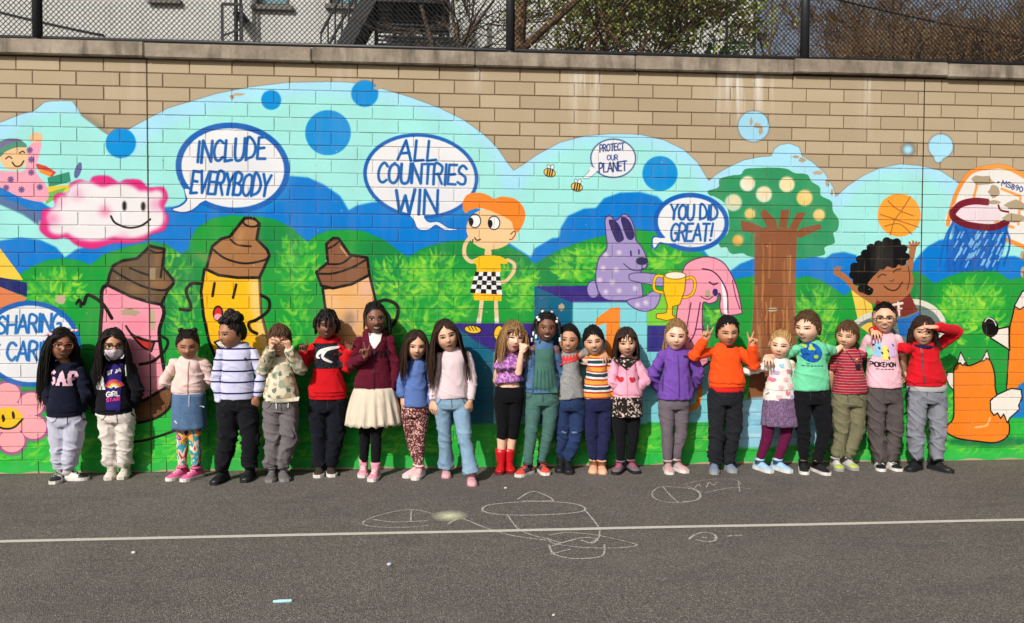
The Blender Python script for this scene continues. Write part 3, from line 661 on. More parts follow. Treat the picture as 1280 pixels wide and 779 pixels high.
# --- flower, sail, speech bubble at the left end
for k in range(6):
    a = math.radians(60 * k + 25); ell(12 + 34 * math.cos(a), 522 + 30 * math.sin(a), 19, 17, (178, 84, 150), soft=1)
for k in range(6):
    a = math.radians(60 * k + 25); ell(12 + 33 * math.cos(a), 522 + 29 * math.sin(a), 16, 14.5, (248, 170, 176))
ell(12, 522, 24, 20, (248, 170, 176)); ell(10, 523, 18.5, 13.5, (252, 196, 32)); ell(4, 523, 2, 5, INK, rot=-8); ell(16.5, 519, 2, 5, INK, rot=-8); stroke([(-6, 532), (6, 536), (18, 534), (28, 524)], 2.4, INK)
poly(ZI((-300, 200), (0, 500), (75, 600), (90, 625), (0, 615), (-300, 600)), (250, 208, 70)); poly(ZI((-300, 590), (0, 613), (105, 635), (105, 690), (0, 652), (-300, 640)), (28, 40, 110)); poly(ZI((-300, 640), (0, 650), (106, 695), (60, 740), (-300, 760)), (226, 132, 84))
bubble(38, 430, 60, 51, 6, rot=2)
letter('SHARING', -3, 418, 76, 414, 22, 3.4, (24, 112, 190), shear=.06, gap=.16); letter('IS CARING', -16, 450, 78, 450, 22, 3.4, (24, 112, 190), shear=.06, gap=.16)
# --- foxes
FX = (250, 134, 34)
ell(1235, 552, 52, 7, (24, 110, 70), soft=2, alpha=.8)
poly(ZE((440, 60), (352, 45), (320, 105), (300, 190), (295, 300), (288, 420), (285, 480), (440, 620), (560, 600), (560, 100)), FX, line=INK, lw=2); poly(ZE((352, 45), (440, 60), (430, 130), (385, 118), (360, 108), (340, 120), (318, 106)), (240, 232, 220), line=INK, lw=1.6)
poly(ZE((220, 235), (255, 198), (296, 190), (299, 285)), (240, 230, 216), line=INK, lw=2); ell(1170 + 220 / 3.245, 350 + 192 / 3.245, 10.5, 12.5, (14, 12, 14), rot=-15); stroke(ZE((198, 170), (212, 155), (235, 165), (244, 185)), 1.4, (240, 240, 240))
poly(ZE((300, 560), (290, 470), (360, 410), (480, 420), (480, 560)), (30, 126, 206), soft=.8)
poly(ZE((36, 605), (70, 560), (72, 460), (70, 380), (88, 340), (135, 348), (185, 328), (215, 320), (238, 380), (245, 460), (290, 560), (298, 610), (285, 640), (240, 660), (170, 655), (80, 640)), FX, smooth=True, line=INK, lw=2, sub=4)
poly(ZE((85, 342), (100, 292), (130, 348), (118, 335), (108, 348), (98, 335)), (240, 232, 220), line=INK, lw=1.4); poly(ZE((184, 330), (208, 285), (218, 322), (206, 318), (196, 328)), (240, 232, 220), line=INK, lw=1.4); poly(ZE((72, 375), (48, 375), (40, 400), (55, 430), (72, 450)), (240, 232, 220), line=INK, lw=1.6)
poly(ZE((222, 530), (220, 490), (250, 465), (305, 440), (345, 445), (350, 480), (335, 510), (340, 525), (300, 560), (290, 580), (275, 545), (262, 562), (250, 540), (235, 550)), (240, 232, 220), line=INK, lw=1.8); stroke(ZE((220, 560), (205, 590), (160, 598)), 2.6, (250, 190, 130), soft=1.2)


# --- wear: scuffs and flaked patches where the block shows again
def flake(x, y, rx, ry, n=12):
    p = [(x + rx * math.cos(2 * math.pi * k / n) * rnd.uniform(.65, 1.15), y + ry * math.sin(2 * math.pi * k / n) * rnd.uniform(.65, 1.15)) for k in range(n)]
    poly(p, (0, 0, 0), erase=True)


for a in ((1228, 226, 17, 7), (1243, 240, 8, 9), (1270, 257, 18, 7), (1268, 273, 15, 7), (1243, 253, 9, 3), (1278, 320, 4, 6), (1279, 340, 3, 8), (163, 391, 15, 5), (191, 400, 4, 15), (885, 367, 4.5, 6.5), (76, 374, 7, 6), (947, 157, 5, 4), (951, 163, 3, 6), (939, 152, 2, 5), (966, 387, 8, 3), (702, 384, 4, 5), (1003, 200, 6, 3), (1022, 216, 7, 3), (1034, 228, 3, 6), (995, 196, 5, 2), (1040, 240, 2, 5), (298, 118, 9, 2), (290, 121, 4, 3), (472, 110, 5, 3), (1084, 216, 4, 2)): flake(*a)
for _ in range(420):
    x, y = rnd.uniform(L0, R0), rnd.uniform(100, 595); flake(x, y, rnd.uniform(.4, 1.3), rnd.uniform(.3, .9), 6)
MUR[:, :, 3] *= (np.arange(MH)[:, None] > 0.012 * RES + 3 * np.sin(np.arange(MW) * .05)[None]).astype(np.float32)
# brush unevenness
nz = boxblur(prng.rand(MH // 8 + 1, MW // 8 + 1).astype(np.float32), 3); nz = (nz - .5) * 2.4
nz = np.repeat(np.repeat(nz, 8, 0), 8, 1)[:MH, :MW]; nz = boxblur(nz.astype(np.float32), 4)
MUR[:, :, :3] = np.clip(MUR[:, :, :3] * (1 + 0.12 * nz[..., None]), 0, 1)
img = bpy.data.images.new('mural_paint', MW, MH, alpha=True)
img.alpha_mode = 'CHANNEL_PACKED'
img.pixels.foreach_set(MUR.ravel()); img.update(); img.pack()


# ------------------------------------------------------------------ wall of long blocks carrying the mural
XJ1, XJ2 = at(184.7, 200).x, at(1153, 250).x
def brick_material(name, tan, tan_dark, mortar=False):
    t = NT(name, 0.86, 0.10)
    p = t.pos('World'); x, y, z = t.sep(p)
    u = t.math('DIVIDE', t.math('SUBTRACT', x, WX0), WX1 - WX0); v = t.math('DIVIDE', z, MH / RES)
    im = t.n('ShaderNodeTexImage', interpolation='Linear', extension='EXTEND'); im.image = img
    t.l(t.comb(u, v, 0.0), im.inputs[0])
    row = t.math('FLOOR', t.math('DIVIDE', t.math('SUBTRACT', WALL_H, z), BH))
    off = t.math('MULTIPLY', t.math('MODULO', row, 2.0), 0.37)
    cx = t.math('FLOOR', t.math('SUBTRACT', t.math('DIVIDE', t.math('SUBTRACT', x, XJ1), BL), off))
    wn_ = t.n('ShaderNodeTexWhiteNoise', noise_dimensions='2D'); t.l(t.comb(cx, row, 0.0), wn_.inputs['Vector'])
    rv = wn_.outputs[0]
    n1 = t.noise(p, 3.0, 4); n2 = t.noise(p, 160.0, 3, 0.7)
    c = t.mix(t.math('ADD', t.math('MULTIPLY', rv, 0.55), t.math('MULTIPLY', n1, 0.45)), tan_dark, tan)
    c = t.mix(t.math('MULTIPLY', t.maprange(n2, 0.35, 0.75), 0.35), c, tuple(q * .62 for q in tan[:3]) + (1,))
    # pale lime run-off below the coping, with its own ragged shape
    runs = t.noise(t.vscale(p, (16.0, 1.0, 0.9)), 1.0, 5, 0.6)
    acc = 0.0
    for px, wdt, dep, s in ((735, .10, .55, 1.7), (930, .20, .45, 1.5), (1085, .06, .6, .5), (430, .05, .25, .4), (150, .12, .5, .35), (595, .05, .22, .5)):
        gx = t.math('DIVIDE', t.math('SUBTRACT', x, at(px, 120).x), wdt)
        g = t.math('POWER', 2.718, t.math('MULTIPLY', t.math('MULTIPLY', gx, gx), -1.0))
        f = t.maprange(z, WALL_H - dep, WALL_H, 0.0, 1.0)
        acc = t.math('ADD', acc, t.math('MULTIPLY', t.math('MULTIPLY', g, f), s))
    st = t.math('MULTIPLY', acc, t.maprange(runs, 0.45, 0.62), clamp=True)
    c = t.mix(t.math('MULTIPLY', st, 0.8), c, alb((228, 221, 212)))
    ic = t.n('ShaderNodeVectorMath', operation='MULTIPLY'); t.l(im.outputs[0], ic.inputs[0]); ic.inputs[1].default_value = (.76, .76, .76)
    wear = t.maprange(t.noise(p, 45.0, 5, 0.75), 0.70, 0.78, 1.0, 0.55)
    a = t.math('MULTIPLY', im.outputs[1], wear if not mortar else t.maprange(t.noise(p, 14.0, 5, 0.7), 0.40, 0.66, 0.72, 0.97))
    fade = t.math('ADD', t.math('MULTIPLY', t.maprange(t.noise(t.vscale(p, (7, 1, 1.1)), 1.0, 5, .6), .48, .72), .08), t.math('MULTIPLY', t.maprange(t.noise(p, 1.6, 4), .45, .7), .04))
    pc = t.mix(fade, ic.outputs[0], alb((176, 168, 152)))
    c = t.mix(a, c, pc)
    t.base(c)
    t.b.inputs['Roughness'].default_value = 0.78
    t.bump(t.math('ADD', n2, t.math('MULTIPLY', t.noise(p, 420.0, 2), .5)), 0.35, 0.004)
    return t.m


M_BRICK = brick_material('painted_block', alb((194, 176, 147)), alb((164, 146, 118)))
M_MORTAR = brick_material('painted_mortar', alb((140, 118, 92)), alb((112, 92, 72)), True)
wall = empty('brick_wall', (0, 0, 0))
tag(wall, 'long tan block wall painted with a bright cartoon playground mural', 'wall')
JT = 0.0085
core = MB(); core.box((WX0, 0.0045, -0.3), (WX1, 0.30, WALL_H)); core.build('mortar', M_MORTAR, wall)


def brick_verts(w, h, c=0.0022, d=0.05):
    # front face at y=0 with chamfered rim, open back buried in the mortar
    o = [(0, c), (w, c)]
    v = [(c, 0, c), (w - c, 0, c), (w - c, 0, h - c), (c, 0, h - c), (0, c, 0), (w, c, 0), (w, c, h), (0, c, h), (0, d, 0), (w, d, 0), (w, d, h), (0, d, h)]
    f = [(0, 1, 2, 3), (4, 5, 1, 0), (5, 6, 2, 1), (6, 7, 3, 2), (7, 4, 0, 3), (8, 9, 5, 4), (9, 10, 6, 5), (10, 11, 7, 6), (11, 8, 4, 7)]
    return v, f


bricks = []
for r in range(NROW):
    z0 = WALL_H - (r + 1) * BH + JT / 2; h = BH - JT
    k0 = int((WX0 - XJ1) / BL) - 2; off = 0.37 * (r % 2)
    x = XJ1 + (k0 + off) * BL
    while x < WX1:
        a, b = x, x + BL
        segs = [(a, b)]
        for j in (XJ1, XJ2):
            segs = [q for (s, e) in segs for q in ([(s, j), (j, e)] if s + .012 < j < e - .012 else [(s, e)])]
        for s, e in segs:
            s, e = max(s, WX0), min(e, WX1)
            if e - s > .03: bricks.append((s + JT / 2, z0, e - s - JT, h))
        x += BL


def brick_key(b):
    q = Vector((b[0] + b[2] / 2, 0, b[1] + b[3] / 2)) - CP; d = q.dot(CF)
    px = PW / 2 + FL * q.dot(CR) / d; py = PH / 2 - FL * q.dot(CU) / d
    if not (5 < px < PW - 5 and 0 < py < PH): return 9e9
    hid = 1.0 if not (400 < py < 600 and 50 < px < 1195) else 4.0       # blocks behind the children show little
    return hid * d * d / b[2]


order = sorted(range(len(bricks)), key=lambda i: brick_key(bricks[i]))
BM_CACHE = {}
rest = MB()
for n_, i in enumerate(order):
    x, z, w, h = bricks[i]; dy = rnd.uniform(-.0011, .0011)
    if n_ < 300:
        key = round(w, 4)
        if key not in BM_CACHE:
            v, f = brick_verts(w, h); me = bpy.data.meshes.new('brick'); me.from_pydata(v, [], f); me.materials.append(M_BRICK); BM_CACHE[key] = me
        o = link('brick', BM_CACHE[key], wall); o.location = (x, dy, z)
    else:
        v, f = brick_verts(w, h); rest.add([(a + x, b + dy, c + z) for a, b, c in v], f)
ro = rest.build('brick_field', M_BRICK, wall); ro['kind'] = 'stuff'
M_SEAL = plain('sealant', (70, 52, 40), 0.7)
for xj in (XJ1, XJ2):
    s = MB(); s.box((xj - .0055, .0015, 0.0), (xj + .0055, .02, WALL_H)); s.build('control_joint', M_SEAL, wall)

# coping stones
t = NT('coping_concrete', 0.9, 0.2); p = t.pos('World')
n1 = t.noise(p, 5.0, 6, 0.65); n2 = t.noise(t.vscale(p, (9, 9, 2.0)), 1.0, 5, .6); n3 = t.noise(p, 120, 3, .7)
c = t.ramp(n1, [(.25, alb((108, 98, 86))), (.5, alb((150, 138, 122))), (.75, alb((182, 170, 152)))])
c = t.mix(t.maprange(n2, .48, .7, 0, .75), c, alb((78, 70, 60)))
t.base(t.mix(t.maprange(n3, .5, .8, 0, .3), c, alb((70, 62, 54)))); t.bump(t.math('ADD', n3, n1), .5, .006)
M_COP = t.m
CJ = sorted([at(q, 60).x for q in (183, 391, 594, 793, 990, 1181)]); CJ = [CJ[0] - 1.22 * k for k in (3, 2, 1)] + CJ + [CJ[-1] + 1.2 * k for k in (1, 2)]
CT = WALL_H + 0.108
for i in range(len(CJ) - 1):
    a, b = max(CJ[i], WX0) + .003, min(CJ[i + 1], WX1) - .003
    dz = rnd.uniform(-.003, .003); dy = rnd.uniform(-.006, .006)
    bm = bmesh.new(); bmesh.ops.create_cube(bm, size=1.0)
    bmesh.ops.scale(bm, vec=(b - a, .36, .106), verts=bm.verts); bmesh.ops.translate(bm, vec=((a + b) / 2, .130 + dy, WALL_H + .0545 + dz + (.008 if abs(a - at(990, 60).x) < .02 else 0)), verts=bm.verts)
    bmesh.ops.bevel(bm, geom=bm.edges[:], offset=.006, segments=2, affect='EDGES')
    me = bpy.data.meshes.new('coping_stone'); bm.to_mesh(me); bm.free(); me.materials.append(M_COP); link('coping_stone', me, wall)
s = MB(); s.box((WX0, -.006, WALL_H + .0005), (WX1, .29, WALL_H + .0035)); s.build('flashing', plain('flashing', (40, 36, 34), .6), wall)

# ------------------------------------------------------------------ chain-link fence standing on the coping
M_BLK = plain('black_vinyl', (34, 36, 40), 0.45, 0.5, k=1.0)
fence = empty('chain_link_fence', (0, .03, CT)); tag(fence, 'black chain-link fence with round posts standing on the coping', 'fence')
FH = 1.0
for px in (47, 638, 1006, -290, 1370):
    q = at(px, 45, .005); s = MB(); s.tube([(q.x, .005, CT - .004), (q.x, .005, CT + FH + .05)], .034, 16); s.ball((q.x, .005, CT + FH + .05), (.036, .036, .02), 12, 6)
    po = s.build('post', M_BLK, fence, smooth=True, origin=(0, .03, CT))
    s = MB(); s.tube([(q.x, .012, CT - .003), (q.x, .012, CT + .012)], .05, 16); s.build('post_collar', M_BLK, fence, origin=(0, .03, CT))
s = MB(); s.tube([(WX0, .008, CT + .026), (WX1, .008, CT + .026)], .016, 8); s.build('bottom_rail', M_BLK, fence, smooth=True, origin=(0, .03, CT))
s = MB(); s.tube([(WX0, .030, CT + FH), (WX1, .030, CT + FH)], .02, 8); s.build('top_rail', M_BLK, fence, smooth=True, origin=(0, .03, CT))
PX_, PZ_ = .0185, .0385
vs, fs = [], []
nw = int((WX1 - WX0) / PX_); nz_ = int((FH - .03) / PZ_)
WR = .0036
for i in range(nw):
    x0 = WX0 + i * PX_; o = len(vs)
    for j in range(nz_ * 2 + 1):
        zz = CT + .03 + j * PZ_ / 2; xx = x0 + (PX_ if (j + i) % 2 else 0) * 1.0; yy = .030 + (.002 if (j % 2) else -.002)
        for k in range(3):
            a = k * math.pi / 1.5; vs.append((xx + WR * 1.2 * math.cos(a), yy + WR * math.sin(a), zz))
    for j in range(nz_ * 2):
        for k in range(3):
            k2 = (k + 1) % 3; fs.append((o + j * 3 + k, o + j * 3 + k2, o + j * 3 + 3 + k2, o + j * 3 + 3 + k))
m = MB(); m.v, m.f, m.mi = vs, fs, [0] * len(fs); wm = m.build('wire_mesh', M_BLK, fence, origin=(0, .03, CT)); wm['kind'] = 'stuff'

# ------------------------------------------------------------------ playground asphalt
t = NT('asphalt', 0.9, 0.25); p = t.pos('World'); x, y, z = t.sep(p)
n1 = t.noise(p, .7, 5, .6); n2 = t.noise(p, 260.0, 2, .6); vo = t.n('ShaderNodeTexVoronoi'); t.l(p, vo.inputs['Vector']); vo.inputs['Scale'].default_value = 210.0
cell = t.sep(vo.outputs[1])[0]
c = t.ramp(cell, [(0.0, alb((82, 76, 72))), (.45, alb((114, 107, 102))), (.82, alb((132, 124, 118))), (.95, alb((158, 149, 140))), (1.0, alb((192, 183, 172)))])
c = t.mix(t.maprange(t.voro(p, 55.0, out=0), .28, .06, 0.0, .35), c, alb((150, 140, 130)))
c = t.mix(t.maprange(n1, .35, .7, 0.0, .28), c, alb((74, 66, 64)))
c = t.mix(t.maprange(t.noise(p, 9, 5, .7), .6, .75, 0, .3), c, alb((58, 52, 50)))
c = t.mix(t.maprange(t.noise(t.vscale(p, (.5, 1.6, 1)), 2.2, 6, .65, 1.0), .52, .74, 0, .34), c, alb((72, 64, 62)))
c = t.mix(t.maprange(t.noise(p, 1.3, 5, .6), .54, .72, 0, .22), c, alb((150, 143, 136)))
t.base(c); t.bump(t.math('ADD', t.math('MULTIPLY', vo.outputs[0], -1.0), n2), 0.8, .006)
M_ASPH = t.m
g = MB(); N = 60
xs = [-300, -80, -25] + [-12 + 24 * k / N for k in range(N + 1)] + [25, 80, 300]; ys = [-300, -80, -25] + [-12 + 12.3 * k / 40 for k in range(41)]
gv = [(a, b, (0 if abs(a) > 20 or b < -15 else .006 * noise.noise((a * .8, b * .8, 0)) * min(1, max(0, (-b - .9)) * 1.0)) - (0.0)) for b in ys for a in xs]
gf = [(j * len(xs) + i, j * len(xs) + i + 1, (j + 1) * len(xs) + i + 1, (j + 1) * len(xs) + i) for j in range(len(ys) - 1) for i in range(len(xs) - 1)]
g.add(gv, gf); go = g.build('asphalt_ground', M_ASPH, smooth=True); go['kind'] = 'structure'; tag(go, 'worn dark grey asphalt of the schoolyard')
# painted court line, following the ground
def gz(x, y): return .006 * noise.noise((x * .8, y * .8, 0)) * min(1, max(0, -y - .9)) if abs(x) < 20 and y > -15 else 0


def worn_paint(name, c, lo, hi, scale, under=0.0):
    t = NT(name, .9, .15); p = t.pos('World')
    n = t.math('ADD', t.math('MULTIPLY', t.noise(p, scale, 5, .75), .7), t.math('MULTIPLY', t.voro(p, 170.0), .45))
    t.base(t.mix(t.noise(p, 6, 3), alb(c), tuple(q * .85 for q in alb(c)[:3]) + (1,)))
    a = t.maprange(n, lo, hi, 1.0, under); tr = t.n('ShaderNodeBsdfTransparent'); mx = t.n('ShaderNodeMixShader')
    t.l(a, mx.inputs[0]); t.l(tr.outputs[0], mx.inputs[1]); t.l(t.b.outputs[0], mx.inputs[2]); t.l(mx.outputs[0], t.o.inputs[0])
    return t.m


def ribbon(pts, w, zoff=.004, mb=None):
    """flat stripe lying on the ground along world points"""
    mb = mb or MB(); P = [Vector((q[0], q[1], 0)) for q in pts]; vs = []
    for i, q in enumerate(P):
        d = (P[min(i + 1, len(P) - 1)] - P[max(i - 1, 0)]).normalized(); n = Vector((-d.y, d.x, 0)) * w / 2
        for s_ in (1, -1):
            e = q + n * s_; vs.append((e.x, e.y, gz(e.x, e.y) + zoff))
    mb.add(vs, [(2 * i, 2 * i + 1, 2 * i + 3, 2 * i + 2) for i in range(len(P) - 1)])
    return mb


a, b = gnd(0, 677.5), gnd(1280, 650.5); d = (b - a)
ribbon([a + d * q for q in np.linspace(-.5, 1.5, 160)], .042).build('court_line', worn_paint('line_paint', (214, 208, 196), .66, .92, 40.0, .2)); lo_ = bpy.data.objects['court_line']; lo_['kind'] = 'structure'
M_CHALK = worn_paint('chalk', (226, 218, 210),   .44, .72, 60.0, .06)
C2 = ZF(426, 570, 2.998); C3 = ZF(853, 570, 2.998)


def chalk(label, strokes, w=.0125):
    mb = MB()
    for s in strokes:
        q = crom(s, 6) if len(s) > 2 else np.array([np.array(s[0]) * (1 - f) + np.array(s[1]) * f for f in np.linspace(0, 1, 8)])
        ribbon([gnd(*e) for e in q], w * rnd.uniform(.7, 1.2), .0035 + .0004 * rnd.random(), mb)
    c0 = gnd(*strokes[0][0]); o = mb.build('chalk_drawing', M_CHALK, origin=(c0.x, c0.y, 0)); tag(o, label, 'chalk drawing', 'chalk drawings on the asphalt')


chalk('white chalk outline like a leaf with a rubbed pale patch at its tip', [C2((345, 218), (270, 203), (180, 215), (100, 240), (85, 258), (130, 268), (240, 270), (330, 262)), C2((265, 203), (262, 250)), C2((120, 240), (200, 250), (330, 245)), C2((400, 258), (440, 235)), C2((455, 235), (540, 270), (640, 300), (770, 318))])
chalk('large chalk ellipse joined to a box and looping scribbles across the line', [C2((530, 200), (560, 185), (680, 174), (800, 174), (890, 185), (915, 205), (850, 218), (720, 224), (600, 222), (540, 212), (530, 200)), C2((625, 225), (665, 275), (720, 300), (770, 312), (830, 330)), C2((915, 205), (945, 240), (968, 275), (965, 310), (930, 330)), C2((775, 300), (850, 290), (960, 300), (1050, 320), (1110, 338), (1040, 348), (900, 345), (800, 330), (775, 310)), C2((785, 370), (860, 352)), C2((780, 335), (800, 370), (870, 386), (950, 384), (985, 370), (988, 335)), C2((790, 340), (900, 310), (960, 315), (940, 330), (900, 318))])
chalk('small chalk triangle drawn above the large ellipse', [C2((662, 165), (718, 135), (780, 155), (798, 172)), C2((798, 170), (680, 170))])
chalk('faint chalk leaf beside the chalk banner by the wall', [C2((1275, 120), (1200, 118), (1168, 138), (1175, 160), (1220, 175), (1290, 178)), C2((1208, 118), (1235, 150), (1265, 176)), C3((0, 175), (50, 168), (68, 150), (50, 130), (0, 120))])
chalk('faint wavy chalk banner with scribbled lettering', [C3((5, 110), (60, 95), (140, 88), (200, 92), (220, 108)), C3((20, 115), (80, 138), (140, 128), (200, 120), (255, 125)), C3((210, 95), (215, 135)), C3((45, 125), (60, 108), (70, 118)), C3((90, 120), (100, 100), (115, 112), (130, 100))], .009)
chalk('small thick chalk eye shape below the white line', [C3((22, 318), (50, 298), (85, 290), (120, 298), (125, 318), (95, 326), (50, 318)), C3((70, 310), (90, 310)), C3((165, 304), (225, 300))], .014)
# rubbed chalk patch
c0 = gnd(562, 646); mb = MB(); vs = [(c0.x, c0.y, .0052)]; fs = []
for ring, rr in enumerate((.25, .5, .75, 1.0)):
    for k in range(28):
        a_ = 2 * math.pi * k / 28; e = .75 + .25 * math.sin(k * 2.3) if ring == 3 else 1; vs.append((c0.x + .15 * rr * e * math.cos(a_), c0.y + .15 * rr * e * math.sin(a_), .0052))
for k in range(28): fs.append((0, 1 + k, 1 + (k + 1) % 28))
for r_ in range(3):
    for k in range(28): fs.append((1 + r_ * 28 + k, 1 + r_ * 28 + 28 + k, 1 + r_ * 28 + 28 + (k + 1) % 28, 1 + r_ * 28 + (k + 1) % 28))
mb.add(vs, fs)
t = NT('chalk_dust', .95, .1); p = t.pos('Object'); ln = t.n('ShaderNodeVectorMath', operation='LENGTH'); t.l(p, ln.inputs[0])
f = t.maprange(t.math('ADD', ln.outputs['Value'], t.math('MULTIPLY', t.noise(t.pos('World'), 60, 4, .7), .07)), .035, .155, 1.0, 0)
t.base(alb((226, 226, 190))); tr = t.n('ShaderNodeBsdfTransparent'); mx = t.n('ShaderNodeMixShader'); t.l(f, mx.inputs[0]); t.l(tr.outputs[0], mx.inputs[1]); t.l(t.b.outputs[0], mx.inputs[2]); t.l(mx.outputs[0], t.o.inputs[0])
o = mb.build('chalk_smudge', t.m, origin=(c0.x, c0.y, 0)); tag(o, 'pale yellowish chalk rubbed into the asphalt at a drawing tip', 'chalk mark')
# litter: crumbs of stone and chalk
for i, (px, py, r, c, lab, nm) in enumerate(((167, 692, .012, (226, 216, 206), 'small white pebble beside the white line', 'pebble'), (353, 754, .018, (176, 222, 226), 'broken stick of pale blue chalk on bare asphalt', 'chalk_stick'), (487, 707, .014, (190, 196, 216), 'bluish white chip of chalk on the asphalt', 'chalk_chip'), (692, 770, .008, (214, 208, 200), 'tiny white stone alone on the bare asphalt', 'pebble'), (632, 611, .012, (206, 200, 190), 'white chalk crumb in front of the red boots', 'chalk_chip'))):
    q = gnd(px, py); s = MB()
    if nm == 'chalk_stick': s.tube([(q.x - .035, q.y, .008), (q.x - .012, q.y + .001, .008), (q.x + .035, q.y + .004, .008)], [.006, .008, .0075], 8, round_cap=True)
    else: s.ball((q.x, q.y, r * .5), (r, r * .7, r * .55), 8, 5); s.v = [tuple(Vector(v) + Vector((noise.noise(Vector(v) * 90) * .004, noise.noise(Vector(v) * 80 + Vector((5, 5, 5))) * .004, 0))) for v in s.v]
    tag(s.build(nm, plain('crumb%d' % i, c, .9), smooth=True, origin=(q.x, q.y, 0)), lab, 'chalk' if 'chalk' in nm else 'pebble')

# grit and dry leaf scraps gathered along the foot of the wall
gr = MB(); rg_ = random.Random(5)
for i in range(900):
    x_, y_ = rg_.uniform(WX0, WX1), -abs(rg_.gauss(0, .07)) - .004; r_ = rg_.uniform(.0015, .0048) * (1.6 if rg_.random() < .06 else 1); a_ = rg_.uniform(0, 6.3)
    P_ = [(x_ + r_ * math.cos(a_ + k * 2.09), y_ + r_ * math.sin(a_ + k * 2.09), .0012) for k in range(3)] + [(x_, y_, .0012 + r_ * rg_.uniform(.5, 1.1))]
    gr.cur = 0 if rg_.random() < .7 else 1; gr.add(P_, [(0, 1, 3), (1, 2, 3), (2, 0, 3)])
go2 = gr.build('debris', [plain('grit', (140, 132, 122), .95), plain('dry_leaf', (128, 100, 66), .9)]); tag(go2, 'fine grit and leaf scraps along the foot of the wall', 'debris', kind='stuff')

# ------------------------------------------------------------------ behind the fence
t = NT('bare_soil', .95); p = t.pos('World'); t.base(t.ramp(t.noise(p, 3, 5), [(.3, alb((78, 64, 48))), (.7, alb((110, 94, 70)))])); M_SOIL = t.m
s = MB(); s.box((-120, .31, -.5), (120, 160, 2.75)); tr_ = s.build('upper_terrain', M_SOIL); tr_['kind'] = 'structure'; tag(tr_, 'raised bare ground behind the wall')
t = NT('pale_render', .9, .2); p = t.pos('World'); c = t.ramp(t.noise(p, 1.2, 5), [(.3, alb((188, 189, 184))), (.7, alb((206, 207, 202)))]); c = t.mix(t.maprange(t.noise(t.vscale(p, (6, 6, .8)), 1, 4), .55, .75, 0, .35), c, alb((150, 148, 140))); t.base(c); t.bump(t.noise(p, 60, 3), .3, .01); M_REND = t.m
BY = 6.0; bx1 = at(946, 30, BY).x
house = empty('apartment_house', (bx1 - 6, BY + 3, 2.75)); tag(house, 'pale grey rendered apartment house behind the fence', 'building')
HO = (bx1 - 6, BY + 3, 2.75)
openings = [(at(a, 5, BY).x, at(b, 5, BY).x, at((a + b) / 2, y_, BY).z) for a, b, y_ in ((192, 222, 0), (320, 362, 8), (412, 461, 7), (515, 557, 4), (60, 100, -14), (-120, -80, 2))]
openings.sort()
w = MB(); X = -13.0; zt, zb = 11.5, 2.7; WHh = 1.7
for (a, b, sz) in openings:
    w.box((X, BY, zb), (a, BY + .3, zt)); w.box((a, BY, zb), (b, BY + .3, sz)); w.box((a, BY, sz + WHh), (b, BY + .3, zt)); X = b
w.box((X, BY, zb), (bx1, BY + .3, zt)); w.box((bx1 - .3, BY + .3, zb), (bx1, BY + 7, zt)); w.box((-13, BY + .3, zb), (-12.7, BY + 7, zt)); w.box((-13, BY + 6.9, zb), (bx1 - .3, BY + 7.2, zt))
w.build('wall', M_REND, house, origin=HO)
s = MB(); s.box((-13.3, BY - .35, zt), (bx1 + .35, BY + 7.5, zt + .3)); s.build('roof', plain('roof_felt', (70, 68, 66)), house, origin=HO)
M_WFR = plain('window_frame_paint', (70, 66, 62), .5); M_SILL = plain('sill_stone', (120, 116, 108), .8)
tg = NT('window_glass', .06, .6); tg.base(alb((120, 168, 176), .6)); M_GLASS = tg.m
for (a, b, sz) in openings:
    f = MB()
    for q in (a, b - .06): f.box((q, BY + .06, sz), (q + .06, BY + .14, sz + WHh))
    f.box((a + .06, BY + .06, sz), (b - .06, BY + .14, sz + .06)); f.box((a + .06, BY + .06, sz + WHh - .06), (b - .06, BY + .14, sz + WHh)); f.box((a + .06, BY + .065, sz + WHh / 2), (b - .06, BY + .135, sz + WHh / 2 + .05))
    fo = f.build('window', M_WFR, house, origin=HO)
    s = MB(); s.box((a + .06, BY + .09, sz + .06), (b - .06, BY + .11, sz + WHh - .06)); s.build('pane', M_GLASS, fo, origin=HO)
    s = MB(); s.box((a - .06, BY - .08, sz - .07), (b + .06, BY + .05, sz - .005)); s.build('sill', M_SILL, fo, origin=HO)
# fire stair against the house
M_IRON = plain('black_iron', (30, 30, 32), .6, .4, k=1.0)
st = empty('fire_escape', at(470, 40, 5.0)); tag(st, 'black iron fire escape stair and landing against the pale house', 'fire escape'); SO = st.location.copy()
A, B = at(436, 62, 5.0), at(466, 6, 5.0)
A2 = A + (A - B) * 1.0
for dy in (-.28, .28):
    s = MB(); s.bar((A2.x, 5.0 + dy, A2.z), (B.x, 5.0 + dy, B.z), .05, .2); s.build('stringer', M_IRON, st, origin=SO)
    s = MB(); s.tube([(A2.x, 5.0 + dy, A2.z + .75), (B.x, 5.0 + dy, B.z + .75)], .02, 6)
    for q in np.linspace(0, 1, 8): e = A2.lerp(B, q); s.tube([(e.x, 5.0 + dy, e.z), (e.x, 5.0 + dy, e.z + .75)], .012, 5)
    s.build('handrail', M_IRON, st, origin=SO)
for q in np.linspace(.04, .98, 16):
    e = A2.lerp(B, q); s = MB(); s.box((e.x - .11, 4.74, e.z - .02), (e.x + .11, 5.26, e.z + .015)); s.build('tread', M_IRON, st, origin=SO)
L1 = at(560, 6, 5.0)
s = MB(); s.box((B.x, 4.7, B.z - .06), (L1.x, 5.9, B.z)); s.build('landing', M_IRON, st, origin=SO)
for k, zz in enumerate(np.linspace(at(500, 56, 5).z - .4, B.z - .12, 16)):
    s = MB(); s.bar((B.x + .05, 4.95, zz), (L1.x, 4.95, zz), .03, .022); s.build('slat', M_IRON, st, origin=SO)
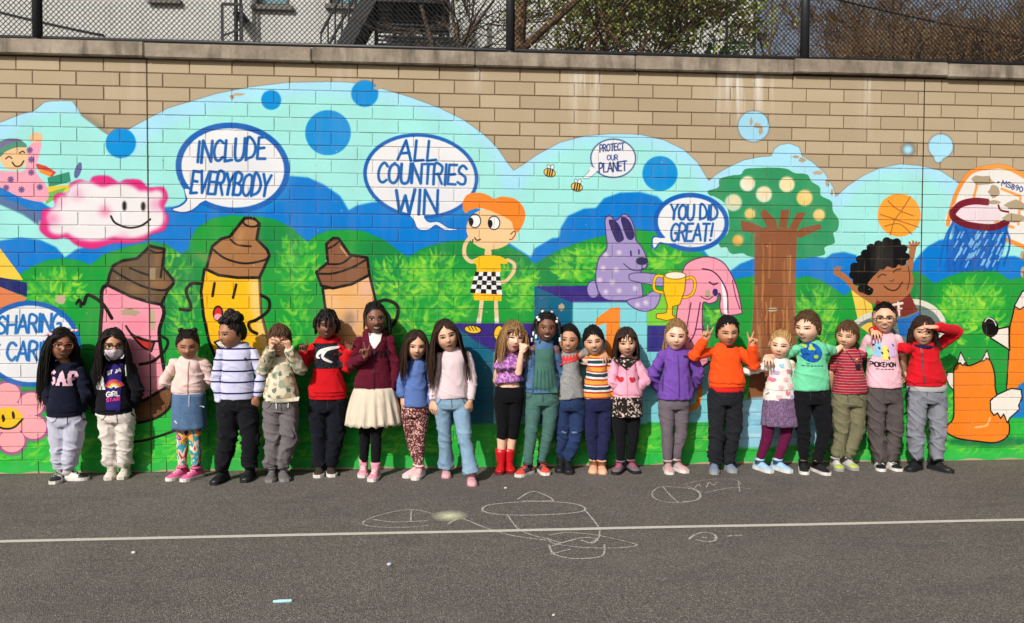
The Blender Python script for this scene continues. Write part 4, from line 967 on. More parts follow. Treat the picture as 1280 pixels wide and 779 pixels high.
for xx in np.linspace(B.x + .05, L1.x, 5):
    s = MB(); s.bar((xx, 4.98, B.z - 2.4), (xx, 4.98, B.z + .95), .05); s.build('upright', M_IRON, st, origin=SO)
# service pipes
for px, rr in ((295, .03), (301, .022)):
    q = at(px, 30, 5.7); s = MB(); s.tube([(q.x, 5.7, 2.76), (q.x, 5.7, 8.6)], rr, 8)
    for zz in (4.2, 5.4, 6.6): s.box((q.x - rr * 1.5, 5.7, zz), (q.x + rr * 1.5, BY, zz + .05))
    tag(s.build('service_pipe', M_IRON, smooth=True, origin=(q.x, 5.7, 2.75)), 'black pipe running up the pale house wall' if rr > .025 else 'thinner black pipe beside the other on the house wall', 'pipe')
q0, q1 = at(278, 55, 4.2), at(302, 6, 4.2); s = MB()
for xx in (q0.x, q1.x): s.bar((xx, 4.2, 2.76), (xx, 4.2, q1.z), .03)
s.bar((q0.x, 4.2, q1.z), (q1.x, 4.2, q1.z), .03); s.bar((q0.x, 4.2, q0.z + .1), (q1.x, 4.2, q1.z - .3), .02)
tag(s.build('metal_frame', M_IRON, origin=(q0.x, 4.2, 2.75)), 'thin black upright metal frame before the house pipes', 'frame')
q0, q1 = at(908, 75, 5.2), at(944, 0, 5.2); s = MB()
for xx in (q0.x, q1.x): s.bar((xx, 5.2, 2.76), (xx, 5.2, q1.z + .3), .035)
for zz in (q0.z + .25, q0.z + .5, q1.z + .2): s.bar((q0.x, 5.2, zz), (q1.x, 5.2, zz), .03)
s.bar((q0.x, 5.2, q1.z - .3), (q0.x + .35, 5.2, q1.z + .2), .025)
tag(s.build('metal_frame', M_IRON, origin=(q0.x, 5.2, 2.75)), 'dark metal stand with crossbars at the house corner', 'frame')


def wire(lab, a, b, sag, r=.012):
    a, b = Vector(a), Vector(b); s = MB(); s.tube([a.lerp(b, q) - Vector((0, 0, 4 * sag * q * (1 - q))) for q in np.linspace(0, 1, 24)], r, 5)
    tag(s.build('overhead_wire', M_IRON, smooth=True, origin=a), lab, 'wire')


wire('black cable sagging past the pale house wall', at(-160, -30, 5.98), at(130, 44, 5.98), .05)
wire('black overhead wire crossing before the bare brush', at(1010, -10, 3.0), at(1420, 66, 3.0), .08)
# ------------------------------------------------------------------ trees and brush beyond the fence
def barkmat(name, a, b):
    t = NT(name, .95, .15); p = t.pos('Object'); t.base(t.ramp(t.noise(t.vscale(p, (14, 14, 3)), 1, 5, .65), [(.3, alb(a)), (.7, alb(b))])); t.bump(t.noise(t.vscale(p, (30, 30, 6)), 1, 3), .6, .02); return t.m


M_BARK = barkmat('bark', (58, 48, 40), (110, 94, 80)); M_BARK2 = barkmat('brown_bark', (80, 62, 44), (136, 108, 80)); M_TWIG = barkmat('twig_bark', (92, 72, 50), (140, 112, 80))


def leafmat(name, cols):
    t = NT(name, .6, .35); g_ = t.n('ShaderNodeNewGeometry'); t.base(t.ramp(g_.outputs['Random Per Island'], [(i / (len(cols) - 1), alb(c)) for i, c in enumerate(cols)]))
    tl = t.n('ShaderNodeBsdfTranslucent'); tl.inputs[0].default_value = alb(cols[-1]); mx = t.n('ShaderNodeMixShader'); mx.inputs[0].default_value = .3
    t.l(t.b.outputs[0], mx.inputs[1]); t.l(tl.outputs[0], mx.inputs[2]); t.l(mx.outputs[0], t.o.inputs[0]); return t.m


M_LEAF = leafmat('spring_leaf', [(84, 100, 40), (122, 136, 54), (164, 172, 80), (196, 200, 112)])
M_LEAFD = leafmat('evergreen_leaf', [(40, 64, 30), (62, 90, 40), (88, 116, 52)])


def grow(mb, p, d, L, r, depth, tips, rng, n=5, bend=.25, kids=(2, 4), shrink=.68):
    pts = [p]; q = p.copy(); dd = d.copy(); N = 5
    for i in range(N):
        dd = (dd + Vector((rng.uniform(-1, 1), rng.uniform(-1, 1), rng.uniform(-.6, .8))) * bend * .5).normalized(); q = q + dd * L / N; pts.append(q.copy())
    mb.tube(pts, [max(.0055, r * (1 - .45 * i / N)) for i in range(N + 1)], n if depth > 1 else 3, cap=False)
    if depth == 0: tips.append((pts[-1], dd)); tips.append((pts[3], dd)); return
    for k in range(rng.randint(*kids)):
        i = rng.randint(2, N); ax = Vector((rng.uniform(-1, 1), rng.uniform(-1, 1), rng.uniform(-1, 1))).normalized()
        nd = (dd + ax * rng.uniform(.5, 1.0)).normalized(); nd.z = abs(nd.z) * .6 + nd.z * .4
        grow(mb, pts[i], nd.normalized(), L * shrink * rng.uniform(.75, 1.15), r * (1 - .45 * i / N) * .68, depth - 1, tips, rng, n, bend, kids, shrink)


def leaves(tips, per, spread, size, rng):
    vs, fs = [], []
    for p_, d in tips:
        for _ in range(per):
            c = p_ + Vector((rng.gauss(0, 1), rng.gauss(0, 1), rng.gauss(0, 1))) * spread
            a = Vector((rng.uniform(-1, 1), rng.uniform(-1, 1), rng.uniform(-1, .6))).normalized(); b = a.orthogonal().normalized(); b.rotate(Matrix.Rotation(rng.uniform(0, 6.3), 3, a)); e = a.cross(b)
            s_ = size * rng.uniform(.6, 1.3); o = len(vs)
            vs += [tuple(c - b * s_), tuple(c + e * s_ * .45 + a * s_ * .12), tuple(c + b * s_), tuple(c - e * s_ * .45 + a * s_ * .12)]; fs.append((o, o + 1, o + 2, o + 3))
    m = MB(); m.v, m.f, m.mi = vs, fs, [0] * len(fs); return m


def tree(name, lab, cat, base, L, r, depth, seed, bark, leaf=None, per=0, spread=.15, size=.05, d=(0, 0, 1), kids=(2, 4), bend=.25, shrink=.68, group=None):
    rng = random.Random(seed); root = empty(name, base); tag(root, lab, cat, group); mb = MB(); tips = []
    grow(mb, Vector(base), Vector(d).normalized(), L, r, depth, tips, rng, 6, bend, kids, shrink)
    mb.build('trunk', bark, root, smooth=True, origin=base)
    if leaf: leaves(tips, per, spread, size, rng).build('crown', leaf, root, origin=base)
    return root


def gp(px, Y): q = at(px, 60, Y); return (q.x, Y, 2.72)


tree('bare_tree', 'bare grey branching tree beside the fire escape', 'tree', gp(603, 3.4), 1.9, .05, 5, 3, M_BARK, d=(.1, 0, 1), kids=(3, 4), bend=.5)
tree('bare_tree', 'thick brown bare trunk rising close to a fence post', 'tree', gp(652, 2.6), 3.2, .085, 4, 8, M_BARK2, kids=(2, 4), bend=.12)
tree('ivy_tree', 'leaning trunk overgrown with dark green leaves by the landing', 'tree', gp(548, 4.3), 2.4, .05, 4, 12, M_BARK, M_LEAFD, 5, .16, .045, d=(.15, 0, 1), kids=(2, 4), bend=.5)
tree('leafy_shrub', 'tall shrub full of fresh yellow-green spring leaves', 'shrub', gp(745, 3.0), 1.5, .06, 5, 21, M_BARK2, M_LEAF, 3, .16, .045, kids=(3, 4), bend=.4, shrink=.74, group='shrubs behind the fence')
tree('leafy_shrub', 'green shrub with sparse twigs between the tall shrub and house corner', 'shrub', gp(815, 3.4), 1.25, .05, 5, 29, M_BARK2, M_LEAF, 2, .16, .045, kids=(3, 4), bend=.45, shrink=.7, group='shrubs behind the fence')
tree('leafy_shrub', 'low dark green shrub at the foot of the house corner', 'shrub', gp(888, 2.2), .52, .03, 4, 33, M_BARK, M_LEAFD, 6, .13, .045, kids=(3, 4), bend=.4, group='shrubs behind the fence')
tree('leafy_shrub', 'dense leafy shrub spreading beside the tall yellow-green one', 'shrub', gp(780, 2.4), 1.25, .05, 5, 41, M_BARK2, M_LEAF, 3, .17, .045, kids=(3, 4), bend=.4, shrink=.72, group='shrubs behind the fence')
tree('leafy_shrub', 'thin green shrub growing next to the thick brown trunk', 'shrub', gp(695, 3.8), 1.6, .05, 5, 37, M_BARK2, M_LEAF, 2, .14, .045, kids=(2, 4), bend=.45, group='shrubs behind the fence')
for i, (px, Y, L, lab) in enumerate(((975, 7.0, 2.2, 'bare tree showing against the sky beside the house corner'), (1022, 6.4, 2.0, 'bare twiggy tree just behind a fence post'), (1068, 7.6, 2.3, 'bare tree standing where the brush mound begins'), (1115, 6.9, 2.2, 'bare tree over the highest shoulder of the brush'), (1170, 7.8, 2.4, 'bare tree rising behind the middle of the brown brush'), (1225, 7.0, 2.3, 'bare tree with dense fine twigs beside the sagging wire'), (1275, 7.6, 2.5, 'bare tree near the far end of the brush'), (1350, 8.0, 2.6, 'bare tree furthest along the brush from the house'))):
    tree('bare_tree', lab, 'tree', gp(px, Y), L, .05, 6, 50 + i, M_TWIG, kids=(2, 4), bend=.4, shrink=.68, group='bare trees beyond the brush')
# bare brown brush covering the mound at the right
rb = random.Random(77); mb = MB()
def mound(px): return np.interp(px, [985, 1010, 1040, 1075, 1100, 1140, 1200, 1290, 1420, 1560], [80, 76, 66, 40, 30, 26, 18, 8, 5, 40])
for i in range(4200):
    px = rb.uniform(1000, 1540); Y = rb.uniform(2.6, 4.6); top = at(px, mound(px) + rb.uniform(-14, 26), Y).z; b0 = at(px, 60, Y); b0 = Vector((b0.x, Y, 2.7 + rb.uniform(0, .9 * max(.1, top - 2.8))))
    H_ = max(.25, (top - b0.z)); P = [b0]; dd = Vector((rb.uniform(-.8, .8), rb.uniform(-.5, .5), 1)).normalized()
    for k in range(4):
        dd = (dd + Vector((rb.uniform(-.6, .6), rb.uniform(-.6, .6), rb.uniform(-.5, .3)))).normalized(); P.append(P[-1] + dd * min(H_, .9) / 3.2)
    mb.tube(P, [.010, .009, .007, .005, .003], 3, cap=False)
bo = mb.build('brush', M_TWIG, smooth=True); bo['kind'] = 'stuff'; tag(bo, 'tangle of bare brown brush on the mound', 'brush')
ms = MB(); GX, GY = 50, 8; pv = []
for j in range(GY + 1):
    for i in range(GX + 1):
        px = 1000 + 560 * i / GX; Y = 3.2 + 3.2 * j / GY; z_ = at(px, mound(px) + 14, Y).z if j > 0 else 2.6; q = at(px, 60, Y); pv.append((q.x, Y, max(2.6, z_) + .12 * noise.noise((q.x * 2, Y * 2, 1))))
ms.add(pv, [(j * (GX + 1) + i, j * (GX + 1) + i + 1, (j + 1) * (GX + 1) + i + 1, (j + 1) * (GX + 1) + i) for j in range(GY) for i in range(GX)])
mo = ms.build('hill', M_SOIL, smooth=True); mo['kind'] = 'structure'; tag(mo, 'brown earth mound under the bare brush')


# ------------------------------------------------------------------ people: builders
def ring(mb_v, c, rx, ry, ax, fw, n=20, sq=2.3):
    for k in range(n):
        a = 2 * math.pi * k / n; ca, sa = math.cos(a), math.sin(a)
        mb_v.append(c + ax * (rx * math.copysign(abs(ca) ** (2 / sq), ca)) + fw * (ry * math.copysign(abs(sa) ** (2 / sq), sa)))


def loft(mb, rings, ax, fw, n=20, sq=2.3):
    vs = []
    for c, rx, ry in rings: ring(vs, Vector(c), rx, ry, ax, fw, n, sq)
    N = len(rings); fs = [(i * n + k, i * n + (k + 1) % n, (i + 1) * n + (k + 1) % n, (i + 1) * n + k) for i in range(N - 1) for k in range(n)]
    fs += [tuple(range(n - 1, -1, -1)), tuple((N - 1) * n + k for k in range(n))]
    mb.add(vs, fs)


def remesh(mb, voxel, smooth=2, factor=.5, decimate=None):
    me = mb.mesh('tmp'); o = bpy.data.objects.new('tmp', me); COL.objects.link(o)
    m = o.modifiers.new('r', 'REMESH'); m.mode = 'VOXEL'; m.voxel_size = voxel; m.adaptivity = 0.0
    if smooth: m = o.modifiers.new('s', 'SMOOTH'); m.iterations = smooth; m.factor = factor
    if decimate: m = o.modifiers.new('d', 'DECIMATE'); m.ratio = decimate
    dg = bpy.context.evaluated_depsgraph_get(); out = bpy.data.meshes.new_from_object(o.evaluated_get(dg))
    bpy.data.objects.remove(o); bpy.data.meshes.remove(me)
    return out


def folds(me, amp, freq=(9, 9, 16), seed=0.0, zones=None):
    """cloth creases: ridged noise along the normals, stronger in the given zones [(point, radius, gain)]"""
    n = len(me.vertices); nr = [v.normal.copy() for v in me.vertices]; off = Vector((seed * 3.1, seed * 1.7, seed * 2.3))
    for v, nm in zip(me.vertices, nr):
        p = v.co; wv_ = noise.noise(p * 5.0 + off) * .55
        q = Vector((p.x * freq[0] + p.z * 3.0 + wv_, p.y * freq[1], p.z * freq[2] + p.x * 4.0 + wv_)) + off
        a_ = max(0.0, 1 - abs(noise.noise(q)) * 4.2); b_ = max(0.0, 1 - abs(noise.noise(Vector((q.x * .8 + q.z * .9, q.y, q.z * .9 - q.x * .9)) + off)) * 4.6)
        r = 1.5 * a_ ** 2.2 + 1.1 * b_ ** 2.2 - .5 + .5 * noise.noise(q * .8)
        g = .7
        if zones:
            for c, rad, gain in zones:
                d = (p - c).length
                if d < rad: g += gain * (1 - d / rad)
        v.co = p + nm * (amp * r * g)


def finish(me, name, mat, parent, origin, smooth=True):
    me.name = name; me.transform(Matrix.Translation(-Vector(origin)))
    me.materials.clear()
    for m in (mat if isinstance(mat, (list, tuple)) else [mat]): me.materials.append(m)
    if smooth: me.polygons.foreach_set('use_smooth', [True] * len(me.polygons))
    return link(name, me, parent)


def smoothstep(a, b, x):
    t = min(1, max(0, (x - a) / (b - a))); return t * t * (3 - 2 * t)


def head_verts(h, fat=1.0, nu=64, nv=48, j=(1, 1, 1, 1)):
    vs = []; jn, jc, jl, jw = j       # nose, cheeks, lips, jaw of this face
    for j in range(nv + 1):
        th = math.pi * j / nv
        for i in range(nu):
            a = 2 * math.pi * i / nu; dx, dy, dz = math.sin(th) * math.cos(a), math.sin(th) * math.sin(a), math.cos(th)
            x, y, z = .345 * h * dx * fat, .46 * h * dy, .5 * h * dz
            low = smoothstep(-.02, -.5, z / h)
            x *= 1 - .16 * jw * low ** 1.5
            if dy > 0: y *= 1 - .5 * low
            else: y *= 1 - .06 * low
            if dy < 0: y = -abs(y) ** .92 * (.46 * h) ** .08 * 1.0
            X, Z = x / h, z / h
            if dy < 0:
                G = lambda cx, cz, sx, sz: math.exp(-((X - cx) / sx) ** 2 - ((Z - cz) / sz) ** 2)
                nose = (G(0, -.135, .066 * jn, .055) * .080 + G(0, -.05, .04, .09) * .03) * jn
                eyes = (G(.138, -.005, .08, .05) + G(-.138, -.005, .08, .05)) * .030
                brow = (G(.14, .085, .12, .04) + G(-.14, .085, .12, .04)) * .014
                chk = (G(.18, -.17, .10, .10) + G(-.18, -.17, .10, .10)) * .034 * jc
                lips = (G(0, -.265, .10, .03) * .020 + G(0, -.315, .08, .025) * .014) * jl
                chin = G(0, -.43, .12, .07) * .025; dent = G(0, -.35, .14, .025) * .012
                y -= h * (nose - eyes + brow + chk + lips + chin - dent)
            vs.append(Vector((x, y, z)))
    fs = [(j * nu + i, (j + 1) * nu + i, (j + 1) * nu + (i + 1) % nu, j * nu + (i + 1) % nu) for j in range(nv) for i in range(nu)]
    return vs, fs


FING = [(-.030, .050, .0066), (-.010, .057, .0069), (.010, .054, .0066), (.028, .043, .0058)]   # across, length, radius (index first)
POSE = {'rest': [(18, 22, 15)] * 4, 'peace': [(0, 2, 2), (0, 2, 2), (80, 85, 50), (80, 85, 50)], 'point': [(0, 3, 3), (80, 85, 50), (80, 85, 50), (80, 85, 50)], 'flat': [(3, 4, 3)] * 4,
        'ring': [(50, 60, 40), (45, 50, 35), (40, 45, 30), (35, 40, 30)], 'grip': [(35, 35, 25)] * 4, 'fist': [(75, 80, 45)] * 4}


def hand(mb, w, d, n, pose, right, k=1.0):
    """palm and five fingers; w wrist, d finger direction, n where the palm faces"""
    d = Vector(d).normalized(); n = Vector(n); n = (n - d * n.dot(d)).normalized(); T = d.cross(n) if right else n.cross(d)
    w = Vector(w); L = .058 * k
    loft(mb, [(w - d * .012, .017 * k, .014 * k), (w + d * .008 * k, .021 * k, .0135 * k), (w + d * L * .55, .031 * k, .0135 * k), (w + d * L * .95, .033 * k, .0115 * k), (w + d * L * 1.08, .028 * k, .008 * k)], T, n, 14, 2.4)
    for i, (ac, ln, r) in enumerate(FING):
        spread = {'peace': (-17, 14, 0, 0), 'point': (0, 0, 0, 0), 'flat': (-2, 0, 1, 3), 'rest': (-5, -1, 3, 8), 'grip': (-10, -3, 4, 12)}.get(pose, (-6, -2, 3, 8))[i]
        sd = math.radians(spread); base = w + d * L * (.95 if i != 3 else .85) - T * (ac * k); dd = (d * math.cos(sd) - T * math.sin(sd)).normalized()
        pts = [base - dd * .012 * k]; p = base; ang = 0
        pts.append(p.copy())
        for j, fr in enumerate((.45, .32, .23)):
            ang += math.radians(POSE[pose][i][j]); v = dd * math.cos(ang) + n * math.sin(ang); p = p + v * ln * k * fr; pts.append(p.copy())
        mb.tube(pts, [r * k * 1.05, r * k * 1.05, r * k, r * k * .92, r * k * .8], 8, round_cap=True)
    b = w + d * L * .25 + T * .022 * k
    if pose in ('fist', 'peace', 'point'): tp = [b - d * .005, b + d * .022 * k + n * .016 * k + T * .006 * k, b + d * .045 * k + n * .026 * k - T * .018 * k]
    elif pose == 'ring': tp = [b, b + d * .02 * k + n * .02 * k + T * .006 * k, b + d * .04 * k + n * .035 * k - T * .002 * k]
    else: tp = [b, b + d * .022 * k + T * .018 * k + n * .006 * k, b + d * .048 * k + T * .022 * k + n * .010 * k]
    mb.tube(tp, [.0095 * k, .008 * k, .0065 * k], 8, round_cap=True)


def skinmat(name, c, lip=None):
    if name in MATS: return MATS[name]
    t = NT(name, .52, .4); p = t.pos('Object'); a = alb(c); n = t.noise(p, 30, 4)
    t.base(t.ramp(n, [(.3, tuple(v * .9 for v in a[:3]) + (1,)), (.7, tuple(min(1, v * w) for v, w in zip(a[:3], (1.08, 1.03, 1.02))) + (1,))]))
    t.b.inputs['Subsurface Weight'].default_value = .08; t.b.inputs['Subsurface Radius'].default_value = (.02, .008, .004); t.b.inputs['Subsurface Scale'].default_value = .3
    MATS[name] = t.m; return t.m


def hairmat(name, c, c2=None):
    if name in MATS: return MATS[name]
    t = NT(name, .55, .22); g_ = t.n('ShaderNodeNewGeometry'); a = alb(c, 1.0); b = alb(c2 or tuple(min(255, v * 1.35 + 6) for v in c), 1.0)
    f = t.math('ADD', t.math('MULTIPLY', g_.outputs['Random Per Island'], .65), t.math('MULTIPLY', t.noise(t.pos('Object'), 70, 3), .4))
    t.base(t.mix(f, a, b)); MATS[name] = t.m; return t.m


def clothmat(name, color, rough=.88, weave=420.0, wr=.5, sheen=.03, fn=None, var=.1):
    """woven cloth: base colour (or fn(t) giving a colour socket), weave bump and slight unevenness"""
    if name in MATS: return MATS[name]
    t = NT(name, rough, .12); p = t.pos('Object')
    c = fn(t, p) if fn else t.mix(t.noise(p, 18, 4), tuple(v * (1 - var) for v in alb(color)[:3]) + (1,), tuple(min(1, v * (1 + var)) for v in alb(color)[:3]) + (1,))
    t.base(c); t.b.inputs['Sheen Weight'].default_value = sheen
    t.bump(t.math('ADD', t.math('MULTIPLY', t.noise(p, weave, 2), .35), t.math('MULTIPLY', t.noise(t.vscale(p, (1, 1, .75)), 24, 4, .55, 1.2), wr * 4.0)), .0, .0)
    rg = t.n('ShaderNodeTexNoise', noise_type='RIDGED_MULTIFRACTAL'); t.l(t.vscale(p, (1.0, 1.0, .8)), rg.inputs['Vector'])
    for k_, v_ in (('Scale', 8.0), ('Detail', 2.5), ('Roughness', .45), ('Lacunarity', 2.1), ('Distortion', .9)): rg.inputs[k_].default_value = v_
    t.bump(t.math('ADD', t.math('MULTIPLY', t.noise(p, weave, 2), .12), t.math('MULTIPLY', rg.outputs[0], wr * 1.5)), .8, .026)
    MATS[name] = t.m; return t.m


def hair_mask(d, style):
    """does this direction of the head (unit vector, face towards -y) carry hair?"""
    line = style.get('line', .60)           # height of the front hairline
    if d.y < -.15: return d.z > line - .32 * max(0, abs(d.x) - .35) * 2.2 - (.0 if d.y < -.45 else (.45 + d.y) * 1.5)
    if d.y < .12: return d.z > -.05 - (d.y + .15) * .9
    return d.z > style.get('nape', -.50)


def make_hair(hm, h, style, rng, bvh_top=None):
    """hair as one mesh of overlapping locks over a close cap; hm maps head space to the world"""
    mb = MB(); E = Vector((.360 * h, .482 * h, .512 * h)); C0 = Vector((0, .006 * h, .006 * h))
    on = lambda d, k=1.0: C0 + Vector((d.x * E.x, d.y * E.y, d.z * E.z)) * k
    nu, nv = 40, 30; ids = {}; vs = []; fs = []
    vol = style.get('vol', 1.03)
    for j in range(nv + 1):
        th = math.pi * j / nv
        for i in range(nu):
            a = 2 * math.pi * i / nu; d = Vector((math.sin(th) * math.cos(a), math.sin(th) * math.sin(a), math.cos(th)))
            low = smoothstep(-.05, -.5, d.z * .5); k = (1 + (vol - 1) * .6) * (1 + .02 * noise.noise(d * 9)); q = on(d, k)
            if d.y > 0: q.y *= 1 - .42 * low
            q.x *= 1 - .15 * low
            ids[(i, j)] = (len(vs), hair_mask(d, style)); vs.append(hm @ q)
    for j in range(nv):
        for i in range(nu):
            c = [ids[(i, j)], ids[(i, j + 1)], ids[((i + 1) % nu, j + 1)], ids[((i + 1) % nu, j)]]
            if sum(e[1] for e in c) >= 3: fs.append(tuple(e[0] for e in c))
    mb.add(vs, fs)
    R3 = hm.to_3x3(); down = (R3.inverted() @ Vector((0, 0, -1))).normalized()
    kind = style['kind']; n = style.get('n', 260); L = style.get('len', .2); part = style.get('part', 0.0)
    ties = [Vector(q).normalized() for q in style.get('ties', [])]
    done = 0; tries = 0
    while done < n and tries < n * 12:
        tries += 1
        z = rng.uniform(-.6, 1); a = rng.uniform(0, 2 * math.pi); rr = math.sqrt(max(0, 1 - z * z)); d = Vector((rr * math.cos(a), rr * math.sin(a), z))
        if not hair_mask(d, style): continue
        done += 1
        k = vol * (rng.uniform(.99, 1.035) if rng.random() > .05 else rng.uniform(1.04, 1.10)); wl = style.get('lw', .010) * rng.uniform(.7, 1.3); pts = []
        if kind == 'tied':
            T = min(ties, key=lambda q: (q - d).length)
            for s_ in np.linspace(0, 1, 7): pts.append(on((d * (1 - s_) + T * s_).normalized(), k + .01 * math.sin(math.pi * s_)))
            pts = [hm @ q for q in pts]; rad = [wl * .5] + [wl] * 5 + [wl * .6]
        else:
            q = on(d, k); seg = 5 if kind == 'short' else 13; ln = L * rng.uniform(.75, 1.1)
            if kind == 'short': ln *= .55 if d.y < -.3 else (1.1 if d.z > .35 else .5)
            fringe = style.get('fringe', 0) and d.y < -.1 and d.z > .45 and abs(d.x) < .6 and rng.random() < style['fringe']
            side = math.copysign(1, d.x - part) if abs(d.x - part) > .02 else rng.choice((-1, 1))
            cd = Vector(style['comb']) if 'comb' in style else Vector((side * .75, .55 if d.y > -.3 else .35, -.55))
            if kind == 'short': cd = Vector(style.get('comb', (0.2, -1, 0))) + Vector((rng.uniform(-.5, .5), rng.uniform(-.4, .4), rng.uniform(-.3, .2))); 
            if kind == 'short' and d.z < .45: cd = Vector((cd.x * .3, cd.y * .3 if d.y > 0 else -.2, -1)) + Vector((rng.uniform(-.3, .3),) * 3)
            if fringe: cd = Vector((d.x * .5 + rng.uniform(-.15, .15), -.8, -.7)); ln = h * min(.24, style.get('flen', .30)) * rng.uniform(.8, 1.1)
            bh = rng.random() < style.get('behind', 0)
            v = cd.normalized(); pts.append(hm @ q)
            for s_ in range(seg):
                st_ = ln / seg; v = (v * .62 + down * (.46 if kind != 'short' else .12) + Vector((rng.gauss(0, 1), rng.gauss(0, 1), rng.gauss(0, 1))) * style.get('wild', .05)).normalized(); q = q + v * st_
                e = q - C0; m_ = math.sqrt((e.x / E.x) ** 2 + (e.y / E.y) ** 2 + (e.z / E.z) ** 2)
                if m_ < k and q.z > -.25 * h: q = C0 + e * (k / m_)
                if bh and q.z < .12 * h: q = q + Vector((0, .34 * st_ * 1.2, 0))
                if kind != 'short' and not fringe and q.z < .25 * h and q.y < 0 and abs(q.x) < .325 * h: q.x = math.copysign(.325 * h, q.x) * 1.0   # keep the face free
                w_ = hm @ q
                if bvh_top is not None and q.z < -.3 * h:
                    hit, nrm, _, dist = bvh_top.find_nearest(w_)
                    if hit is not None and ((w_ - hit).dot(nrm) < .012):
                        w_ = hit + nrm * .013; q = hm.inverted() @ w_
                if w_.y > -.012: w_.y = -.012
                pts.append(w_)
            N = len(pts); rad = [wl * (.8 if i == 0 else 1.0 - .75 * (i / (N - 1)) ** 2) for i in range(N)]
        cw = hm @ C0; mid = pts[len(pts) // 2]; mb.tube(pts, [(r, r * .45) for r in rad], 3, cap=False, up=(R3 @ Vector((0, 0, 1))) if False else (pts[0] - cw).cross(pts[1] - pts[0]).normalized() if (pts[0] - cw).cross(pts[1] - pts[0]).length > 1e-6 else None)
    # tails, buns and braids
    for q in style.get('buns', []):
        d = Vector(q[:3]); r = q[3] * h; c = hm @ (on(d.normalized(), 1.0) + d.normalized() * r * .6)
        for i in range(46):
            a = Vector((rng.gauss(0, 1), rng.gauss(0, 1), rng.gauss(0, 1))).normalized(); mb.ball(c + a * r * .62, r * rng.uniform(.32, .5), 6, 4)
    for q in style.get('tails', []):
        d = Vector(q[:3]).normalized(); ln = q[3]; o = on(d, 1.03); out = Vector(q[4]) if len(q) > 4 else d
        for i in range(q[5] if len(q) > 5 else 46):
            p = hm @ (o + Vector((rng.gauss(0, 1), rng.gauss(0, 1), rng.gauss(0, 1))) * .011); v = (R3 @ out).normalized(); pts = [p.copy()]; L_ = ln * rng.uniform(.75, 1.05)
            for s_ in range(9):
                v = (v * .72 + Vector((0, 0, -1)) * .36 + Vector((rng.gauss(0, 1), rng.gauss(0, 1), 0)) * .05).normalized(); p = p + v * L_ / 9
                if bvh_top is not None:
                    hit, nrm, _, dist = bvh_top.find_nearest(p)
                    if hit is not None and (p - hit).dot(nrm) < .012 and dist < .08: p = hit + nrm * .013
                if p.y > -.012: p.y = -.012
                pts.append(p.copy())
            mb.tube(pts, [(.007 * (1 - .7 * (k_ / 9) ** 2), .004 * (1 - .6 * (k_ / 9) ** 2)) for k_ in range(10)], 4, cap=False)
    beads = []
    for q in style.get('braids', []):
        d = Vector(q[:3]).normalized(); ln = q[3]; p = hm @ on(d, 1.03); v = (R3 @ (Vector(q[4]) if len(q) > 4 else d)).normalized(); pts = [p.copy()]; rad = [.008]
        for s_ in range(14):
            v = (v * .7 + Vector((0, 0, -1)) * .34).normalized(); p = p + v * ln / 14
            e = hm.inverted() @ p - C0; m_ = math.sqrt((e.x / E.x) ** 2 + (e.y / E.y) ** 2 + (e.z / E.z) ** 2)
            if m_ < 1.05: p = hm @ (C0 + e * (1.05 / m_))
            pts.append(p.copy()); rad.append(.0078 if s_ % 2 else .0058)
        mb.tube(pts, rad, 6); beads.append((hm @ on(d, 1.09), pts[-1], pts[-2]))
    return mb, beads


def project(bvh, pts, y0, off=.0025):
    out = []
    last = None
    for x, z in pts:
        hit, nrm, _, _ = bvh.ray_cast(Vector((x, y0, z)), Vector((0, 1, 0)), 1.2)
        y = hit.y - off if hit is not None else last
        last = y
        out.append((x, y, z))
    ok = [q[1] for q in out if q[1] is not None]
    if not ok: return None
    m = sorted(ok)[len(ok) // 2]
    return [(x, (m if (y is None or abs(y - m) > .07) else y), z) for x, y, z in out]


SEAM = plain('seam_thread', (46, 46, 52), .9)


